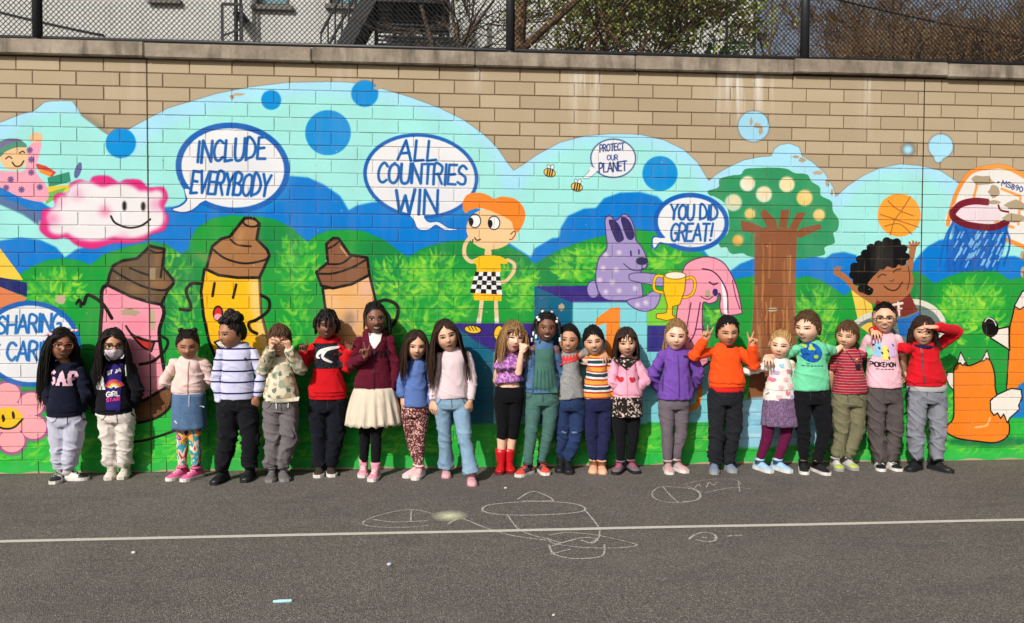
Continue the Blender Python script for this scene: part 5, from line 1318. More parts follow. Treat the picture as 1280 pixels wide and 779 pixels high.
class Print:
    """flat print or trim lying on a garment, laid on by straight projection"""
    def __init__(s, bvh, Y): s.b = bvh; s.Y = Y; s.mb = MB()

    def w(s, pts): return [(q.x, q.z) for q in (at(px, py, s.Y - .09) for px, py in pts)]

    def stroke(s, pts, wid, smooth=True, off=.0055):
        p = crom(pts, 4) if (smooth and len(pts) > 2) else np.array(pts, float)
        d = []
        for i in range(len(p) - 1):
            n = max(1, int(np.hypot(*(p[i + 1] - p[i])) / 2.0)); d += [p[i] + (p[i + 1] - p[i]) * k / n for k in range(n)]
        d.append(p[-1]); d = np.array(d); L, R = [], []
        for i in range(len(d)):
            t = d[min(i + 1, len(d) - 1)] - d[max(i - 1, 0)]; t = t / (np.hypot(*t) + 1e-9); nn = np.array([-t[1], t[0]]) * wid / 2
            L.append(d[i] + nn); R.append(d[i] - nn)
        q = project(s.b, s.w(L) + s.w(R), s.Y - .6, off)
        if q is None: return
        n = len(L); s.mb.add(q, [(i, i + 1, n + i + 1, n + i) for i in range(n - 1)])

    def quad(s, a, b, c, d, n=10, m=10, off=.0040):
        pts = []
        for j in range(m + 1):
            for i in range(n + 1):
                u, v = i / n, j / m; pts.append(((a[0] * (1 - u) + b[0] * u) * (1 - v) + (d[0] * (1 - u) + c[0] * u) * v, (a[1] * (1 - u) + b[1] * u) * (1 - v) + (d[1] * (1 - u) + c[1] * u) * v))
        q = project(s.b, s.w(pts), s.Y - .6, off)
        if q: s.mb.add(q, [(j * (n + 1) + i, j * (n + 1) + i + 1, (j + 1) * (n + 1) + i + 1, (j + 1) * (n + 1) + i) for j in range(m) for i in range(n)])

    def disc(s, cx, cy, rx, ry, off=.0045, n=24, rings=4, rot=0, shape=None):
        pts = [(cx, cy)]; c, sn = math.cos(math.radians(rot)), math.sin(math.radians(rot))
        for r in range(1, rings + 1):
            for k in range(n):
                a = 2 * math.pi * k / n; q = shape(a) if shape else 1; x, y = rx * r / rings * math.cos(a) * q, ry * r / rings * math.sin(a) * q; pts.append((cx + x * c - y * sn, cy + x * sn + y * c))
        q = project(s.b, s.w(pts), s.Y - .6, off)
        if not q: return
        f = [(0, 1 + k, 1 + (k + 1) % n) for k in range(n)] + [(1 + r * n + k, 1 + r * n + n + k, 1 + r * n + n + (k + 1) % n, 1 + r * n + (k + 1) % n) for r in range(rings - 1) for k in range(n)]
        s.mb.add(q, f)

    def text(s, txt, x0, y0, x1, y1, hgt, wid, gap=.25, shear=0, serif=0):
        for c, st_ in lay(txt, gap):
            P = [(x0 + (x1 - x0) * u + shear * hgt * v, y0 + (y1 - y0) * u - hgt * v) for u, v in st_]
            s.stroke(P, wid, smooth=c not in ANGULAR and not (serif and c in 'GP'))
            if serif:
                for e in (P[0], P[-1]):
                    if c != 'G' and c != 'C': s.stroke([(e[0] - serif, e[1]), (e[0] + serif, e[1])], wid * .7, False)

    def done(s, name, mat, parent, origin, smooth=True):
        if s.mb.v: return s.mb.build(name, mat, parent, smooth, origin)


def shoe(root, org, toe, ang, L, style, mats, ank):
    """one shoe standing on the ground: upper, sole, laces; toe = ground point under the toe tip"""
    a = math.radians(ang); f = Vector((math.sin(a), -math.cos(a), 0)); r = Vector((math.cos(a), math.sin(a), 0)); up = Vector((0, 0, 1)); heel = Vector((toe.x, toe.y, 0)) - f * L
    boot = style == 'boot'; high = style in ('hightop', 'boot')
    W = [(-.01, .019), (.08, .029), (.25, .0315), (.45, .031), (.65, .036), (.8, .0365), (.92, .029), (1.0, .014)]
    Ht = {'flat': [(-.01, .042), (.08, .055), (.25, .056), (.45, .045), (.65, .040), (.8, .036), (.92, .030), (1.0, .02)]}.get(style, [(-.01, .055), (.08, .072), (.25, .074), (.45, .066), (.65, .050), (.8, .043), (.92, .036), (1.0, .024)])
    s0 = .018 if style != 'flat' else .010
    mb = MB(); n = 12; vs = []
    for (u, w), (_, ht) in zip(W, Ht):
        c = heel + f * (u * L); k = L / .19
        for i in range(n):
            q = math.pi * i / (n - 1); ca, sa = math.cos(q), math.sin(q); vs.append(c - r * (w * k * math.copysign(abs(ca) ** .75, ca)) + up * (s0 * .7 + (ht * k - s0 * .7) * (abs(sa) ** .8)))
    N = len(W); fs = [(i * n + k, (i + 1) * n + k, (i + 1) * n + k + 1, i * n + k + 1) for i in range(N - 1) for k in range(n - 1)] + [tuple(range(n)), tuple((N - 1) * n + k for k in range(n - 1, -1, -1))]
    mb.add(vs, fs)
    A = Vector((ank[0], ank[1], 0)); ac = heel + f * L * .26
    topz = .17 if boot else (.115 if high else .085)
    rr = .047 if boot else .037
    loft(mb, [(ac + up * .04, .031, .036), (ac + up * .075, .033, .036), (ac.lerp(A, .5) + up * (topz * .8), rr * .92, rr * .98), (ac.lerp(A, .7) + up * topz, rr, rr * 1.05)], r, f, 16)
    sh = mb.build('boot' if boot else 'shoe', mats[0], root, True, org)
    mb = MB(); vs = []; P = []
    for s_ in (1, -1):
        for (u, w) in (W if s_ > 0 else W[::-1]): P.append(heel + f * ((u * 1.03 - .012) * L) + r * (s_ * (w * L / .19 + .0035)))
    m = len(P); vs = [p + up * .0015 for p in P] + [p + up * (s0 + (.006 if style != 'flat' else 0)) for p in P]
    mb.add(vs, [(i, (i + 1) % m, m + (i + 1) % m, m + i) for i in range(m)] + [tuple(range(m - 1, -1, -1)), tuple(m + i for i in range(m))])
    mb.build('sole', mats[1], sh, False, org)
    if len(mats) > 2 and mats[2] is not None:
        mb = MB()
        for k in range(5):
            u = .38 + .075 * k; ht = np.interp(u, [q[0] for q in Ht], [q[1] for q in Ht]) * L / .19; c = heel + f * (u * L) + up * (ht + .002)
            mb.tube([c - r * .018 - up * .006 + f * (.006 if k % 2 else -.006), c, c + r * .018 - up * .006 - f * (.006 if k % 2 else -.006)], .0034, 5)
        c = heel + f * (.37 * L) + up * (.073 * L / .19)
        for s_ in (-1, 1): mb.tube([c, c + r * s_ * .018 + up * .008 + f * .01, c + r * s_ * .024 - up * .004 + f * .022, c], .0026, 5)
        mb.build('lace', mats[2], sh, True, org)
    if len(mats) > 3 and mats[3] is not None:     # toe and heel overlays
        mb = MB()
        for u0, u1 in ((.72, 1.0), (-.01, .2)):
            mb = MB(); us = np.linspace(u0, u1, 6); vs = []
            for u in us:
                w = np.interp(u, [q[0] for q in W], [q[1] for q in W]) * L / .19 + .0022; ht = (np.interp(u, [q[0] for q in Ht], [q[1] for q in Ht]) * L / .19 + .002) * (1 if u0 > .5 else .85); c = heel + f * (u * L + (.003 if u0 > .5 and u == us[-1] else 0))
                for i in range(n):
                    q = math.pi * i / (n - 1); ca, sa = math.cos(q), math.sin(q); vs.append(c - r * (w * math.copysign(abs(ca) ** .75, ca)) + up * (s0 + (ht - s0) * (abs(sa) ** .8)))
            mb.add(vs, [(i * n + k, (i + 1) * n + k, (i + 1) * n + k + 1, i * n + k + 1) for i in range(5) for k in range(n - 1)])
            mb.build('toe_cap' if u0 > .5 else 'heel_cap', mats[3], sh, True, org)
    return sh


LEGR = {'jogger': (.072, .060, .056, .043), 'skinny': (.066, .047, .043, .032), 'straight': (.070, .058, .056, .054), 'flare': (.066, .048, .050, .064), 'legging': (.062, .042, .039, .029), 'bare': (.056, .038, .036, .026)}


def sl_ok(top): return top.get('sleeve', 1.0) >= .99


class Kid:
    pass


def person(label, hd, sh, arms, hip, knee, feet, hem, hemw, top, bottom, hair, skin, shoes, waist=None, seed=1, lift=0.0, mouth='smile', squint=.7, fat=1.0, brow=None, dY=0.0, neck_y=None, tuck=False):
    K = Kid(); rng = random.Random(seed * 7 + 3); K.rng = rng
    toes = [gnd(fx, fy) for fx, fy, *_ in feet]; FLn = .185; VW = math.degrees(math.atan2(toes[0].x, CAM_D))
    ank = []
    for (fx, fy, an, *_), t_ in zip(feet, toes):
        a = math.radians(an - VW); k_ = t_ - Vector((math.sin(a), -math.cos(a), 0)) * FLn * .72; k_.y = min(k_.y, -.075); ank.append(k_)
    for i in (0, 1):     # keep the whole shoe clear of the wall
        a = math.radians(feet[i][2] - VW); back = toes[i].y + math.cos(a) * FLn
        if back > -.03: toes[i].y -= back + .03; ank[i].y = min(ank[i].y, toes[i].y + math.cos(a) * FLn * .72)
    Y = min(-.125, (ank[0].y + ank[1].y) / 2) + dY
    K.Y = Y; org = Vector(((ank[0].x + ank[1].x) / 2, Y, 0)); K.org = org
    root = empty('person', org); tag(root, label, 'person', 'children lined up along the wall'); K.root = root
    P = lambda x, y, dy=0.0: at(x, y, Y + dy)
    S = [P(*sh[0]) - Vector((0, 0, .015)), P(*sh[1]) - Vector((0, 0, .015))]; H = [P(*hip[0]), P(*hip[1])]; Kn = [P(*knee[0], ) if len(knee[0]) == 2 else P(*knee[0]), P(*knee[1])]
    for i in (0, 1): Kn[i].y = (H[i].y * .5 + ank[i].y * .5) - .015; ank[i].z = .075
    mS = (S[0] + S[1]) / 2; mH = (H[0] + H[1]) / 2; ax = (S[1] - S[0]).normalized(); fw = Vector((0, -1, 0)); X = Vector((1, 0, 0))
    hw = (S[1] - S[0]).length / 2
    h = hd[2] / FL * (CAM_D + Y) * 1.02
    hc = P(hd[0], hd[1] + 1, -.025); R = Matrix.Rotation(math.radians(hd[3] - VW), 3, 'Z') @ Matrix.Rotation(math.radians(hd[5]), 3, 'Y') @ Matrix.Rotation(math.radians(hd[4]), 3, 'X')
    hm = Matrix.Translation(hc) @ R.to_4x4(); K.hm, K.h = hm, h
    # --- body
    mb = MB(); K.j = [rng.uniform(.8, 1.25) for _ in range(8)]; hv, hf = head_verts(h, fat, j=K.j[:4]); mb.add([hm @ v for v in hv], hf)
    for s_ in (-1, 1):
        M3 = R @ Matrix.Rotation(math.radians(18 * s_), 3, 'Z')
        mb.ball(hm @ Vector((s_ * .342 * h * fat, .03 * h, -.03 * h)), (.022 * h, .06 * h, .105 * h), 10, 8, M3)
    nb = mS + Vector((0, .012, .030)); jaw = hm @ Vector((0, .10 * h, -.30 * h))
    mb.tube([nb - Vector((0, 0, .04)), nb + Vector((0, 0, .02)), nb.lerp(jaw, .6), jaw], [.046, .036, .0345, .036], 14)
    loft(mb, [(mS + Vector((0, 0, .040)), .045, .04), (mS + Vector((0, 0, .006)), hw * .85, .05), (mS.lerp(mH, .2), hw * .86, .068), (mS.lerp(mH, .55), hw * .80, .066), (mS.lerp(mH, .85), .10, .072), (mH, .105, .074), (mH - Vector((0, 0, .03)), .09, .06)], ax, fw, 18)
    ARM = []
    for i, a in enumerate(arms):
        E, Wp = P(*a['e']), P(*a['w']); ARM.append((S[i], E, Wp))
        mb.tube([S[i], S[i].lerp(E, .5), E, E.lerp(Wp, .45), Wp], [.033, .030, .026, .0255, .0185], 12, round_cap=True)
        d = Vector(a['d']) if 'd' in a else (Wp - E).normalized(); nn = Vector(a.get('n', ((1, 0, 0) if i == 0 else (-1, 0, 0))))
        hand(mb, Wp, d, nn, a.get('p', 'rest'), i == 0, a.get('k', .98))
    for i in (0, 1): mb.tube([H[i], H[i].lerp(Kn[i], .5), Kn[i], Kn[i].lerp(ank[i], .35), ank[i], ank[i] - Vector((0, 0, .04))], [.056, .050, .038, .037, .026, .024], 12)
    me = remesh(mb, .0043, 2, .5, .33)
    K.bvh = BVHTree.FromPolygons([v.co for v in me.vertices], [tuple(p.vertices) for p in me.polygons])
    finish(me, 'body', skin, root, org)
    # --- top
    z_hem = P((sh[0][0] + sh[1][0]) / 2, hem).z; hx = P((hemw[0] + hemw[1]) / 2, hem).x; hr = (P(hemw[1], hem).x - P(hemw[0], hem).x) / 2
    th = top.get('th', .014); dep = top.get('dep', .088); mb = MB()
    band = top['name'] in ('sweatshirt', 'hoodie', 'jacket', 'jumper') and sl_ok(top)
    z_end = z_hem
    if band: z_hem += .026
    hemc = Vector((hx, mH.y - .004, z_hem)); sl = top.get('sleeve', 1.0)
    low = lambda q: Vector((mS.x + (hx - mS.x) * q, mS.y + (hemc.y - mS.y) * q, mS.z + (z_hem - mS.z) * q))
    nk = top.get('neck', .052)
    loft(mb, [(mS + Vector((0, .006, .068)), nk, nk * .92), (mS + Vector((0, .005, .054)), hw * .56, .056), (mS + Vector((0, .003, .034)), hw * .84, .062), (mS + Vector((0, 0, .006)), hw * .98, .068 + th * .3), (low(.13), hw * .96, .072 + th), (low(.3), hw * .89 + th * .3, dep * .92 + th * .5), (low(.6), (hw * .9 + hr) / 2 + th * .2, dep + th * .4), (low(.88), hr * 1.0, dep + th * .6), (low(.97), hr * top.get('flare', 1.0), dep + th * .5), (low(1.0), hr * top.get('flare', 1.0) * .985, dep + th * .4)], ax, fw, 24, 2.2)
    zones = []; SLV = []
    if sl > 0:
        for i, (s0, E, Wp) in enumerate(ARM):
            r0, r1, r2 = top.get('sr', (.046, .041, .031)); r0 *= .84
            if sl >= .99: pts = [s0, s0.lerp(E, .5), E, E.lerp(Wp, .5), E.lerp(Wp, .86), E.lerp(Wp, .97)]; rr = [r0, (r0 + r1) / 2, r1, (r1 + r2) / 2 + .003, r2 + .004, r2 * .95]
            else: e_ = s0.lerp(E, sl * 2); pts = [s0, s0.lerp(e_, .5), s0.lerp(e_, .9), e_]; rr = [r0, r0, r0 + .002, r0]
            ms = MB(); ms.tube(pts, rr, 14, round_cap=False); ms.ball(s0, r0 * .99, 14, 10); zs = []
            if sl >= .99: ms.ball(E, r1, 12, 8); zs = [(E, .10, 1.6), (E.lerp(Wp, .9), .06, 1.2)]
            SLV.append((ms, zs + [(s0, .07, .6)]))
            zones.append((s0.lerp(mS, .2) - Vector((0, 0, .06)), .09, .8))
    if top.get('hood'):
        # gathered hood: thick roll round the neck, higher behind
        q = [nb + Vector((math.sin(a) * .066, -math.cos(a) * .055, .012 + .022 * (1 - math.cos(a)) / 2 - (.025 if abs(a) < .5 else 0))) for a in np.linspace(-math.pi * .97, math.pi * .97, 22)]
        mb.tube(q, [.022 + .012 * abs(a) / math.pi for a in np.linspace(-math.pi, math.pi, 22)], 10, round_cap=True)
    if top.get('collar'):
        q = [nb + Vector((math.sin(a) * .056, -math.cos(a) * .05, .020 + .018 * (1 - math.cos(a)) / 2)) for a in np.linspace(-math.pi * .93, math.pi * .93, 20)]; mb.tube(q, [(.010, .02)] * 20, 10, up=(0, 0, 1))
    for f_ in top.get('ruffle', []):
        zc = P((sh[0][0] + sh[1][0]) / 2, f_[0]); n = 90; vs = []
        for j, (kz, kr) in enumerate(((.012, .9), (0, 1.0), (-f_[1] * .5, f_[2] * .55 + .45), (-f_[1], f_[2]), (-f_[1] + .004, f_[2] * .93), (0, .8))):
            for i in range(n):
                a = 2 * math.pi * i / n; wv = 1 + (.10 * math.sin(13 * a + seed) * (1 if j in (3, 4) else .4 if j == 2 else 0)); vs.append(Vector((zc.x, mS.y, zc.z + kz)) + ax * ((hw + f_[3]) * kr * wv * math.cos(a)) + fw * ((dep + .01) * kr * wv * math.sin(a)))
        m2 = MB(); m2.add(vs, [(j * n + i, j * n + (i + 1) % n, ((j + 1) % 6) * n + (i + 1) % n, ((j + 1) % 6) * n + i) for j in range(6) for i in range(n)]); m2.build('ruffle', top['mat'], root, True, org)
    me = remesh(mb, top.get('vox', .0066), 3, .5); folds(me, top.get('amp', .0040) * 1.3, top.get('freq', (6, 6, 8.5)), seed, zones)
    K.top = BVHTree.FromPolygons([v.co for v in me.vertices], [tuple(p.vertices) for p in me.polygons])
    K.topo = finish(me, top['name'], top['mat'], root, org)
    for i, (ms, zs) in enumerate(SLV):
        m3 = remesh(ms, .0064, 2, .5); folds(m3, top.get('amp', .0040) * 1.3, top.get('freq', (6, 6, 9)), seed + 11 + i, zs); finish(m3, 'sleeve', top['mat'], root, org)
    if band:      # ribbed waistband and cuffs
        m2 = MB(); vs = []; n = 120; rows = ((z_hem + .008, .94), (z_hem - .004, .97), (z_end + .006, .985), (z_end, .965), (z_end + .002, .90))
        for zz, k_ in rows:
            for i in range(n):
                a = 2 * math.pi * i / n; rp = 1 + (.008 if i % 2 else -.008); vs.append(Vector((hx + math.cos(a) * (hr * k_ * rp), mH.y - .004 - math.sin(a) * (dep + th * .4) * k_ * rp, zz)))
        m2.add(vs, [(j * n + i, (j + 1) * n + i, (j + 1) * n + (i + 1) % n, j * n + (i + 1) % n) for j in range(4) for i in range(n)]); m2.build('waistband', top['mat'], root, True, org)
        for i, (s0, E, Wp) in enumerate(ARM):
            r2 = top.get('sr', (.046, .041, .031))[2]; m2 = MB(); m2.tube([E.lerp(Wp, .93), E.lerp(Wp, .97), E.lerp(Wp, 1.05), E.lerp(Wp, 1.06)], [r2 * .85, r2 * .92, r2 * .86, r2 * .74], 20); m2.build('cuff', top['mat'], root, True, org)
    # --- trousers or leggings
    st_ = bottom.get('style', 'straight'); rr = [q * bottom.get('k', 1.0) for q in LEGR[st_]]
    wz = P(hip[0][0], waist if waist else hem - 4).z; mb = MB(); pw = (H[1] - H[0]).length / 2 + rr[0] * .93
    loft(mb, [(Vector((hx, mH.y, wz)), min(pw, hr * .96) * .97, .078), (Vector(((hx + mH.x) / 2, mH.y, (wz + mH.z) / 2)), min(pw, hr * 1.02), .084), (mH, pw, .086), (mH - Vector((0, 0, .035)), pw * .96, .078)], X, fw, 22)
    cut = bottom.get('cut', 1.0); zones = []
    for i in (0, 1):
        K_, A_ = Kn[i], ank[i]; F_ = A_ + Vector((0, -.004, -.012 if st_ in ('straight', 'flare') else 0.01))
        pts = [H[i], H[i].lerp(K_, .5), K_, K_.lerp(F_, .5), K_.lerp(F_, .88), F_]; R_ = [rr[0], (rr[0] + rr[1]) / 2 + .002, rr[1], rr[2], (rr[2] * .3 + rr[3] * .7) + (.006 if st_ == 'jogger' else 0), rr[3]]
        if cut < 1: pts = [H[i], H[i].lerp(K_, .5), K_, K_.lerp(F_, .5 * cut), K_.lerp(F_, cut)]; R_ = [rr[0], (rr[0] + rr[1]) / 2, rr[1], rr[2], rr[2] * .98]
        mb.tube(pts, R_, 16); zones += [(K_, .10, 1.1), (pts[-1], .11, 1.4 if st_ not in ('legging',) else .3), (H[i] - Vector((0, 0, .05)), .09, .8)]
    me = remesh(mb, .0066, 3, .5); folds(me, bottom.get('amp', .0045) * 1.2, bottom.get('freq', (7, 7, 10)), seed + 5, zones)
    K.bot = BVHTree.FromPolygons([v.co for v in me.vertices], [tuple(p.vertices) for p in me.polygons])
    K.boto = finish(me, bottom['name'], bottom['mat'], root, org)
    if bottom['name'] in ('jeans', 'trousers') and not bottom.get('skirt'):
        pr = Print(K.bot, Y); y0 = hem + 2; xm = (hip[0][0] + hip[1][0]) / 2
        for s_, hx_ in ((-1, hip[0][0]), (1, hip[1][0])): pr.stroke([(hx_ + s_ * 2, y0), (hx_ + s_ * 4.5, y0 + 5), (hx_ + s_ * 9, y0 + 8)], .7, True, .003)
        pr.stroke([(xm, y0), (xm + .4, y0 + 11)], .7, False, .003); pr.done('pocket_seam', SEAM, root, org)
    # --- skirt
    if bottom.get('skirt'):
        sk = bottom['skirt']; n = 96; vs = []; z0 = P(hip[0][0], sk['y0']).z; z1 = P(hip[0][0], sk['y1']).z; w1 = (P(sk['w'][1], sk['y1']).x - P(sk['w'][0], sk['y1']).x) / 2; cx1 = P(sum(sk['w']) / 2, sk['y1']).x; rows = 12
        for j in range(rows + 1):
            t_ = j / rows
            for i in range(n):
                a = 2 * math.pi * i / n; wv = 1 + sk.get('wave', .05) * t_ * (math.sin(sk.get('f', 9) * a + seed) + .6 * math.sin((sk.get('f', 9) * 1.7) * a + 2 * seed + 3 * t_)); k_ = t_ ** sk.get('pow', .8)
                rx = (hr * .97 * (1 - k_) + w1 * k_) * wv; ry = ((.088) * (1 - k_) + min(w1 * .78, .125 if Y > -.16 else .15) * k_) * wv; vs.append(Vector((hx + (cx1 - hx) * t_ + rx * math.cos(a), mH.y - .01 - ry * math.sin(a), z0 + (z1 - z0) * t_ + sk.get('dz', .0) * t_ * math.sin(sk.get('f', 9) * a))))
        m2 = MB(); m2.add(vs, [(j * n + i, j * n + (i + 1) % n, (j + 1) * n + (i + 1) % n, (j + 1) * n + i) for j in range(rows) for i in range(n)])
        o = m2.build('skirt', sk['mat'], root, True, org); md = o.modifiers.new('t', 'SOLIDIFY'); md.thickness = .003
        K.skirt = BVHTree.FromPolygons(vs, m2.f)
    # --- shoes
    for i in (0, 1): shoe(root, org, toes[i], feet[i][2] - VW, feet[i][3] if len(feet[i]) > 3 else FLn, shoes[0], shoes[1:], ank[i])
    # --- hair
    mb, beads = make_hair(hm, h, hair, rng, K.top); mb.build('hair', hair['mat'], root, True, org); K.beads = beads
    if hair.get('bead'):
        for b in beads:
            m2 = MB(); m2.ball(b[0], .0125, 10, 7); m2.build('bead', hair['bead'], root, True, org)
            m2 = MB()
            for q in (0, .4, .8, 1.2): m2.ball(b[1] + (b[1] - b[2]).normalized() * .016 * q, .0085, 8, 6)
            m2.build('bead', hair['bead'], root, True, org)
    # --- face
    face(K, skin, hair['mat'] if brow is None else brow, mouth, squint)
    return K


M_EYEW = plain('eye_white', (216, 208, 202), .3, .5, .03); M_IRIS = plain('iris', (38, 24, 18), .2, .6, .1); M_LASH = plain('lash', (24, 17, 15), .6); M_TOOTH = plain('tooth', (232, 226, 214), .35, .5, .03)


def face(K, skin, browm, mouth, squint):
    h, hm = K.h, K.hm; inv = hm.to_3x3(); dirw = (inv @ Vector((0, 1, 0))).normalized()

    def pt(x, z, off=.0016):
        o = hm @ Vector((x * h, -.9 * h, z * h)); hit, n, _, _ = K.bvh.ray_cast(o, dirw, h * 1.2)
        return (hit if hit is not None else hm @ Vector((x * h, -.44 * h, z * h))) - dirw * off

    def strip(mb, up_, lo_, off=.0016):
        n = len(up_); mb.add([pt(*q, off) for q in up_] + [pt(*q, off) for q in lo_], [(i, n + i, n + i + 1, i + 1) for i in range(n - 1)])

    for s_ in (-1, 1):
        cx, cz, w, eh = s_ * (.138 + .008 * (K.j[4] - 1) * 4), -.005 + .012 * (K.j[5] - 1), .082 * (.6 + .4 * K.j[6]), .042 * squint; us = np.linspace(-1, 1, 9); mb = MB()
        U = [(cx + w * u, cz + eh * (1 - u * u) + .004 * s_ * u) for u in us]; Lo = [(cx + w * u, cz - eh * .75 * (1 - u * u) + .004 * s_ * u) for u in us]
        strip(mb, U, Lo, .0012); mb.cur = 1; vi = np.linspace(-1, 1, 7); ir = .038
        up_ = [(cx + ir * v, min(cz + eh * (1 - (ir * v / w) ** 2), cz + ir * math.sqrt(max(0, 1 - v * v)))) for v in vi]; lo_ = [(cx + ir * v, max(cz - eh * .75 * (1 - (ir * v / w) ** 2), cz - ir * math.sqrt(max(0, 1 - v * v)))) for v in vi]
        strip(mb, up_, lo_, .0022); mb.cur = 2
        strip(mb, [(x + (.006 * s_ if abs(i - 4) > 3 else 0), z + .017) for i, (x, z) in enumerate(U)], [(x, z - .004) for x, z in U], .0028)
        strip(mb, [(x, z + .002) for x, z in Lo], [(x, z - .006) for x, z in Lo], .0020)
        mb.build('eye', [M_EYEW, M_IRIS, M_LASH], K.root, True, K.org)
        mb = MB(); bz = .080 + .03 * (K.j[7] - 1) - (.012 if squint < .6 else 0)
        strip(mb, [(cx + .092 * u, bz + .018 * (1 - u * u) + .017) for u in us], [(cx + .092 * u, bz + .016 * (1 - u * u) - .004) for u in us], .003); mb.build('eyebrow', browm, K.root, True, K.org)
    sm = {'smile': .050, 'grin': .050, 'flat': 0.0, 'frown': -.02, 'open': .02, 'tongue': .02}[mouth]; us = np.linspace(-1, 1, 11); w = {'grin': .125, 'smile': .11, 'flat': .085, 'frown': .09, 'open': .10, 'tongue': .095}[mouth] * (.5 + .5 * K.j[5])
    mz = -.285; gap = {'grin': .036, 'smile': .007, 'flat': 0.002, 'frown': .010, 'open': .024, 'tongue': .02}[mouth]; base = lambda u: mz + sm * u * u
    lip = plain('lip_' + skin.name, tuple(int(min(255, v)) for v in LIPS.get(skin.name, (170, 96, 88))), .45, .4); mb = MB()
    strip(mb, [(w * u, base(u) + gap * (1 - u * u) + .024 * (1 - abs(u) ** 2.5) - (.006 if abs(u) < .15 else 0)) for u in us], [(w * u, base(u) + gap * (1 - u * u)) for u in us], .0024)
    strip(mb, [(w * u, base(u) - gap * (1 - u * u)) for u in us], [(w * u, base(u) - gap * (1 - u * u) - .032 * (1 - u * u)) for u in us], .0030)
    mb.cur = 1; strip(mb, [(w * .98 * u, base(u) + gap * (1 - u * u) + .003) for u in us], [(w * .98 * u, base(u) - gap * (1 - u * u) - .003) for u in us], .0014)
    if mouth in ('grin', 'open'): mb.cur = 2; strip(mb, [(w * .78 * u, base(u * .78) + gap * (1 - u * u * .6) + .001) for u in us], [(w * .78 * u, base(u * .78) - gap * (.45 if mouth == 'grin' else -.1) * (1 - u * u)) for u in us], .0020)
    if mouth == 'tongue': mb.cur = 3; strip(mb, [(w * .4 * u, mz - .002) for u in us], [(w * .4 * u, mz - .015 - .07 * math.sqrt(1 - u * u)) for u in us], .005)
    mb.build('mouth', [lip, M_LASH, M_TOOTH, plain('tongue', (206, 104, 104), .35, .5)], K.root, True, K.org)
    mb = MB()
    for s_ in (-1, 1): strip(mb, [(s_ * .028 + .014 * u, -.178 + .008 * (1 - u * u)) for u in (-1, -.5, 0, .5, 1)], [(s_ * .028 + .014 * u, -.178 - .006 * (1 - u * u)) for u in (-1, -.5, 0, .5, 1)], .0012)
    mb.build('nostril', plain('nostril_' + skin.name, tuple(int(v * .45) for v in LIPS.get(skin.name, (150, 90, 80))), .7), K.root, True, K.org)
    K.pt = pt


def spectacles(K, mat, round_=False, r=.1):
    h, hm = K.h, K.hm; mb = MB()
    for s_ in (-1, 1):
        c = Vector((s_ * .14 * h, -.475 * h, -.015 * h)); q = [hm @ (c + Vector((r * h * math.copysign(abs(math.cos(a)) ** .7, math.cos(a)), abs(math.cos(a)) * .012 * h, r * .78 * h * math.copysign(abs(math.sin(a)) ** .7, math.sin(a))))) for a in np.linspace(0, 2 * math.pi, 25)]
        mb.tube(q, .0030, 6, cap=False); mb.tube([hm @ (c + Vector((s_ * r * h, 0, .02 * h))), hm @ Vector((s_ * .33 * h, -.3 * h, .0)), hm @ Vector((s_ * .355 * h, .02 * h, .0))], .002, 6)
    mb.tube([hm @ Vector((-.05 * h, -.475 * h, .0)), hm @ Vector((0, -.487 * h, .01 * h)), hm @ Vector((.05 * h, -.475 * h, .0))], .0022, 6)
    return mb.build('glasses', mat, K.root, True, K.org)


# ------------------------------------------------------------------ the children
LIPS = {'skin_dark': (104, 56, 50), 'skin_brown': (140, 78, 68), 'skin_tan': (168, 94, 82), 'skin_olive': (184, 104, 92), 'skin_light': (200, 116, 108)}
SKD, SKB, SKT, SKO, SKL = skinmat('skin_dark', (128, 84, 64)), skinmat('skin_brown', (172, 120, 90)), skinmat('skin_tan', (204, 150, 116)), skinmat('skin_olive', (226, 176, 144)), skinmat('skin_light', (242, 194, 166))
HBK, HDB, HBR, HLB, HCU, HBL = hairmat('hair_black', (16, 13, 13), (34, 28, 28)), hairmat('hair_dark_brown', (34, 23, 18), (66, 46, 36)), hairmat('hair_brown', (62, 42, 28), (104, 74, 50)), hairmat('hair_light_brown', (108, 78, 50), (164, 126, 84)), hairmat('hair_curly', (18, 14, 14), (40, 32, 30)), hairmat('hair_blond', (140, 104, 64), (204, 166, 112))


def stripe_fn(period, stops, z0=0.0, wob=.004):
    def fn(t, p):
        x, y, z = t.sep(p); zz = t.math('ADD', z, t.math('MULTIPLY', t.noise(p, 7, 2), wob)); f = t.math('FRACT', t.math('DIVIDE', t.math('SUBTRACT', zz, z0), period))
        return t.ramp(f, [(q, alb(c)) for q, c in stops], 'CONSTANT')
    return fn


def camo_fn(t, p):
    c = alb((226, 216, 190))
    for i, (s_, th, col) in enumerate(((17, .56, (160, 168, 146)), (19, .58, (198, 174, 138)), (23, .60, (116, 128, 112)))):
        o = t.n('ShaderNodeVectorMath', operation='ADD'); t.l(p, o.inputs[0]); o.inputs[1].default_value = (i * 7.3, i * 3.1, i * 1.7)
        c = t.mix(t.maprange(t.noise(o.outputs[0], s_, 1, .4), th, th + .015), c, alb(col))
    return c


def leopard_fn(base, spot, scale, th=.5):
    def fn(t, p):
        n = t.noise(p, scale, 2, .5, .6); m = t.maprange(n, th, th + .03); return t.mix(m, alb(base), alb(spot))
    return fn


def multi_fn(cols, scale, dist=2.0):
    def fn(t, p):
        n = t.noise(t.vscale(p, (1, 1, .55)), scale, 2, .5, dist); return t.ramp(t.maprange(n, .25, .75), [(i / len(cols), alb(c)) for i, c in enumerate(cols)], 'CONSTANT')
    return fn


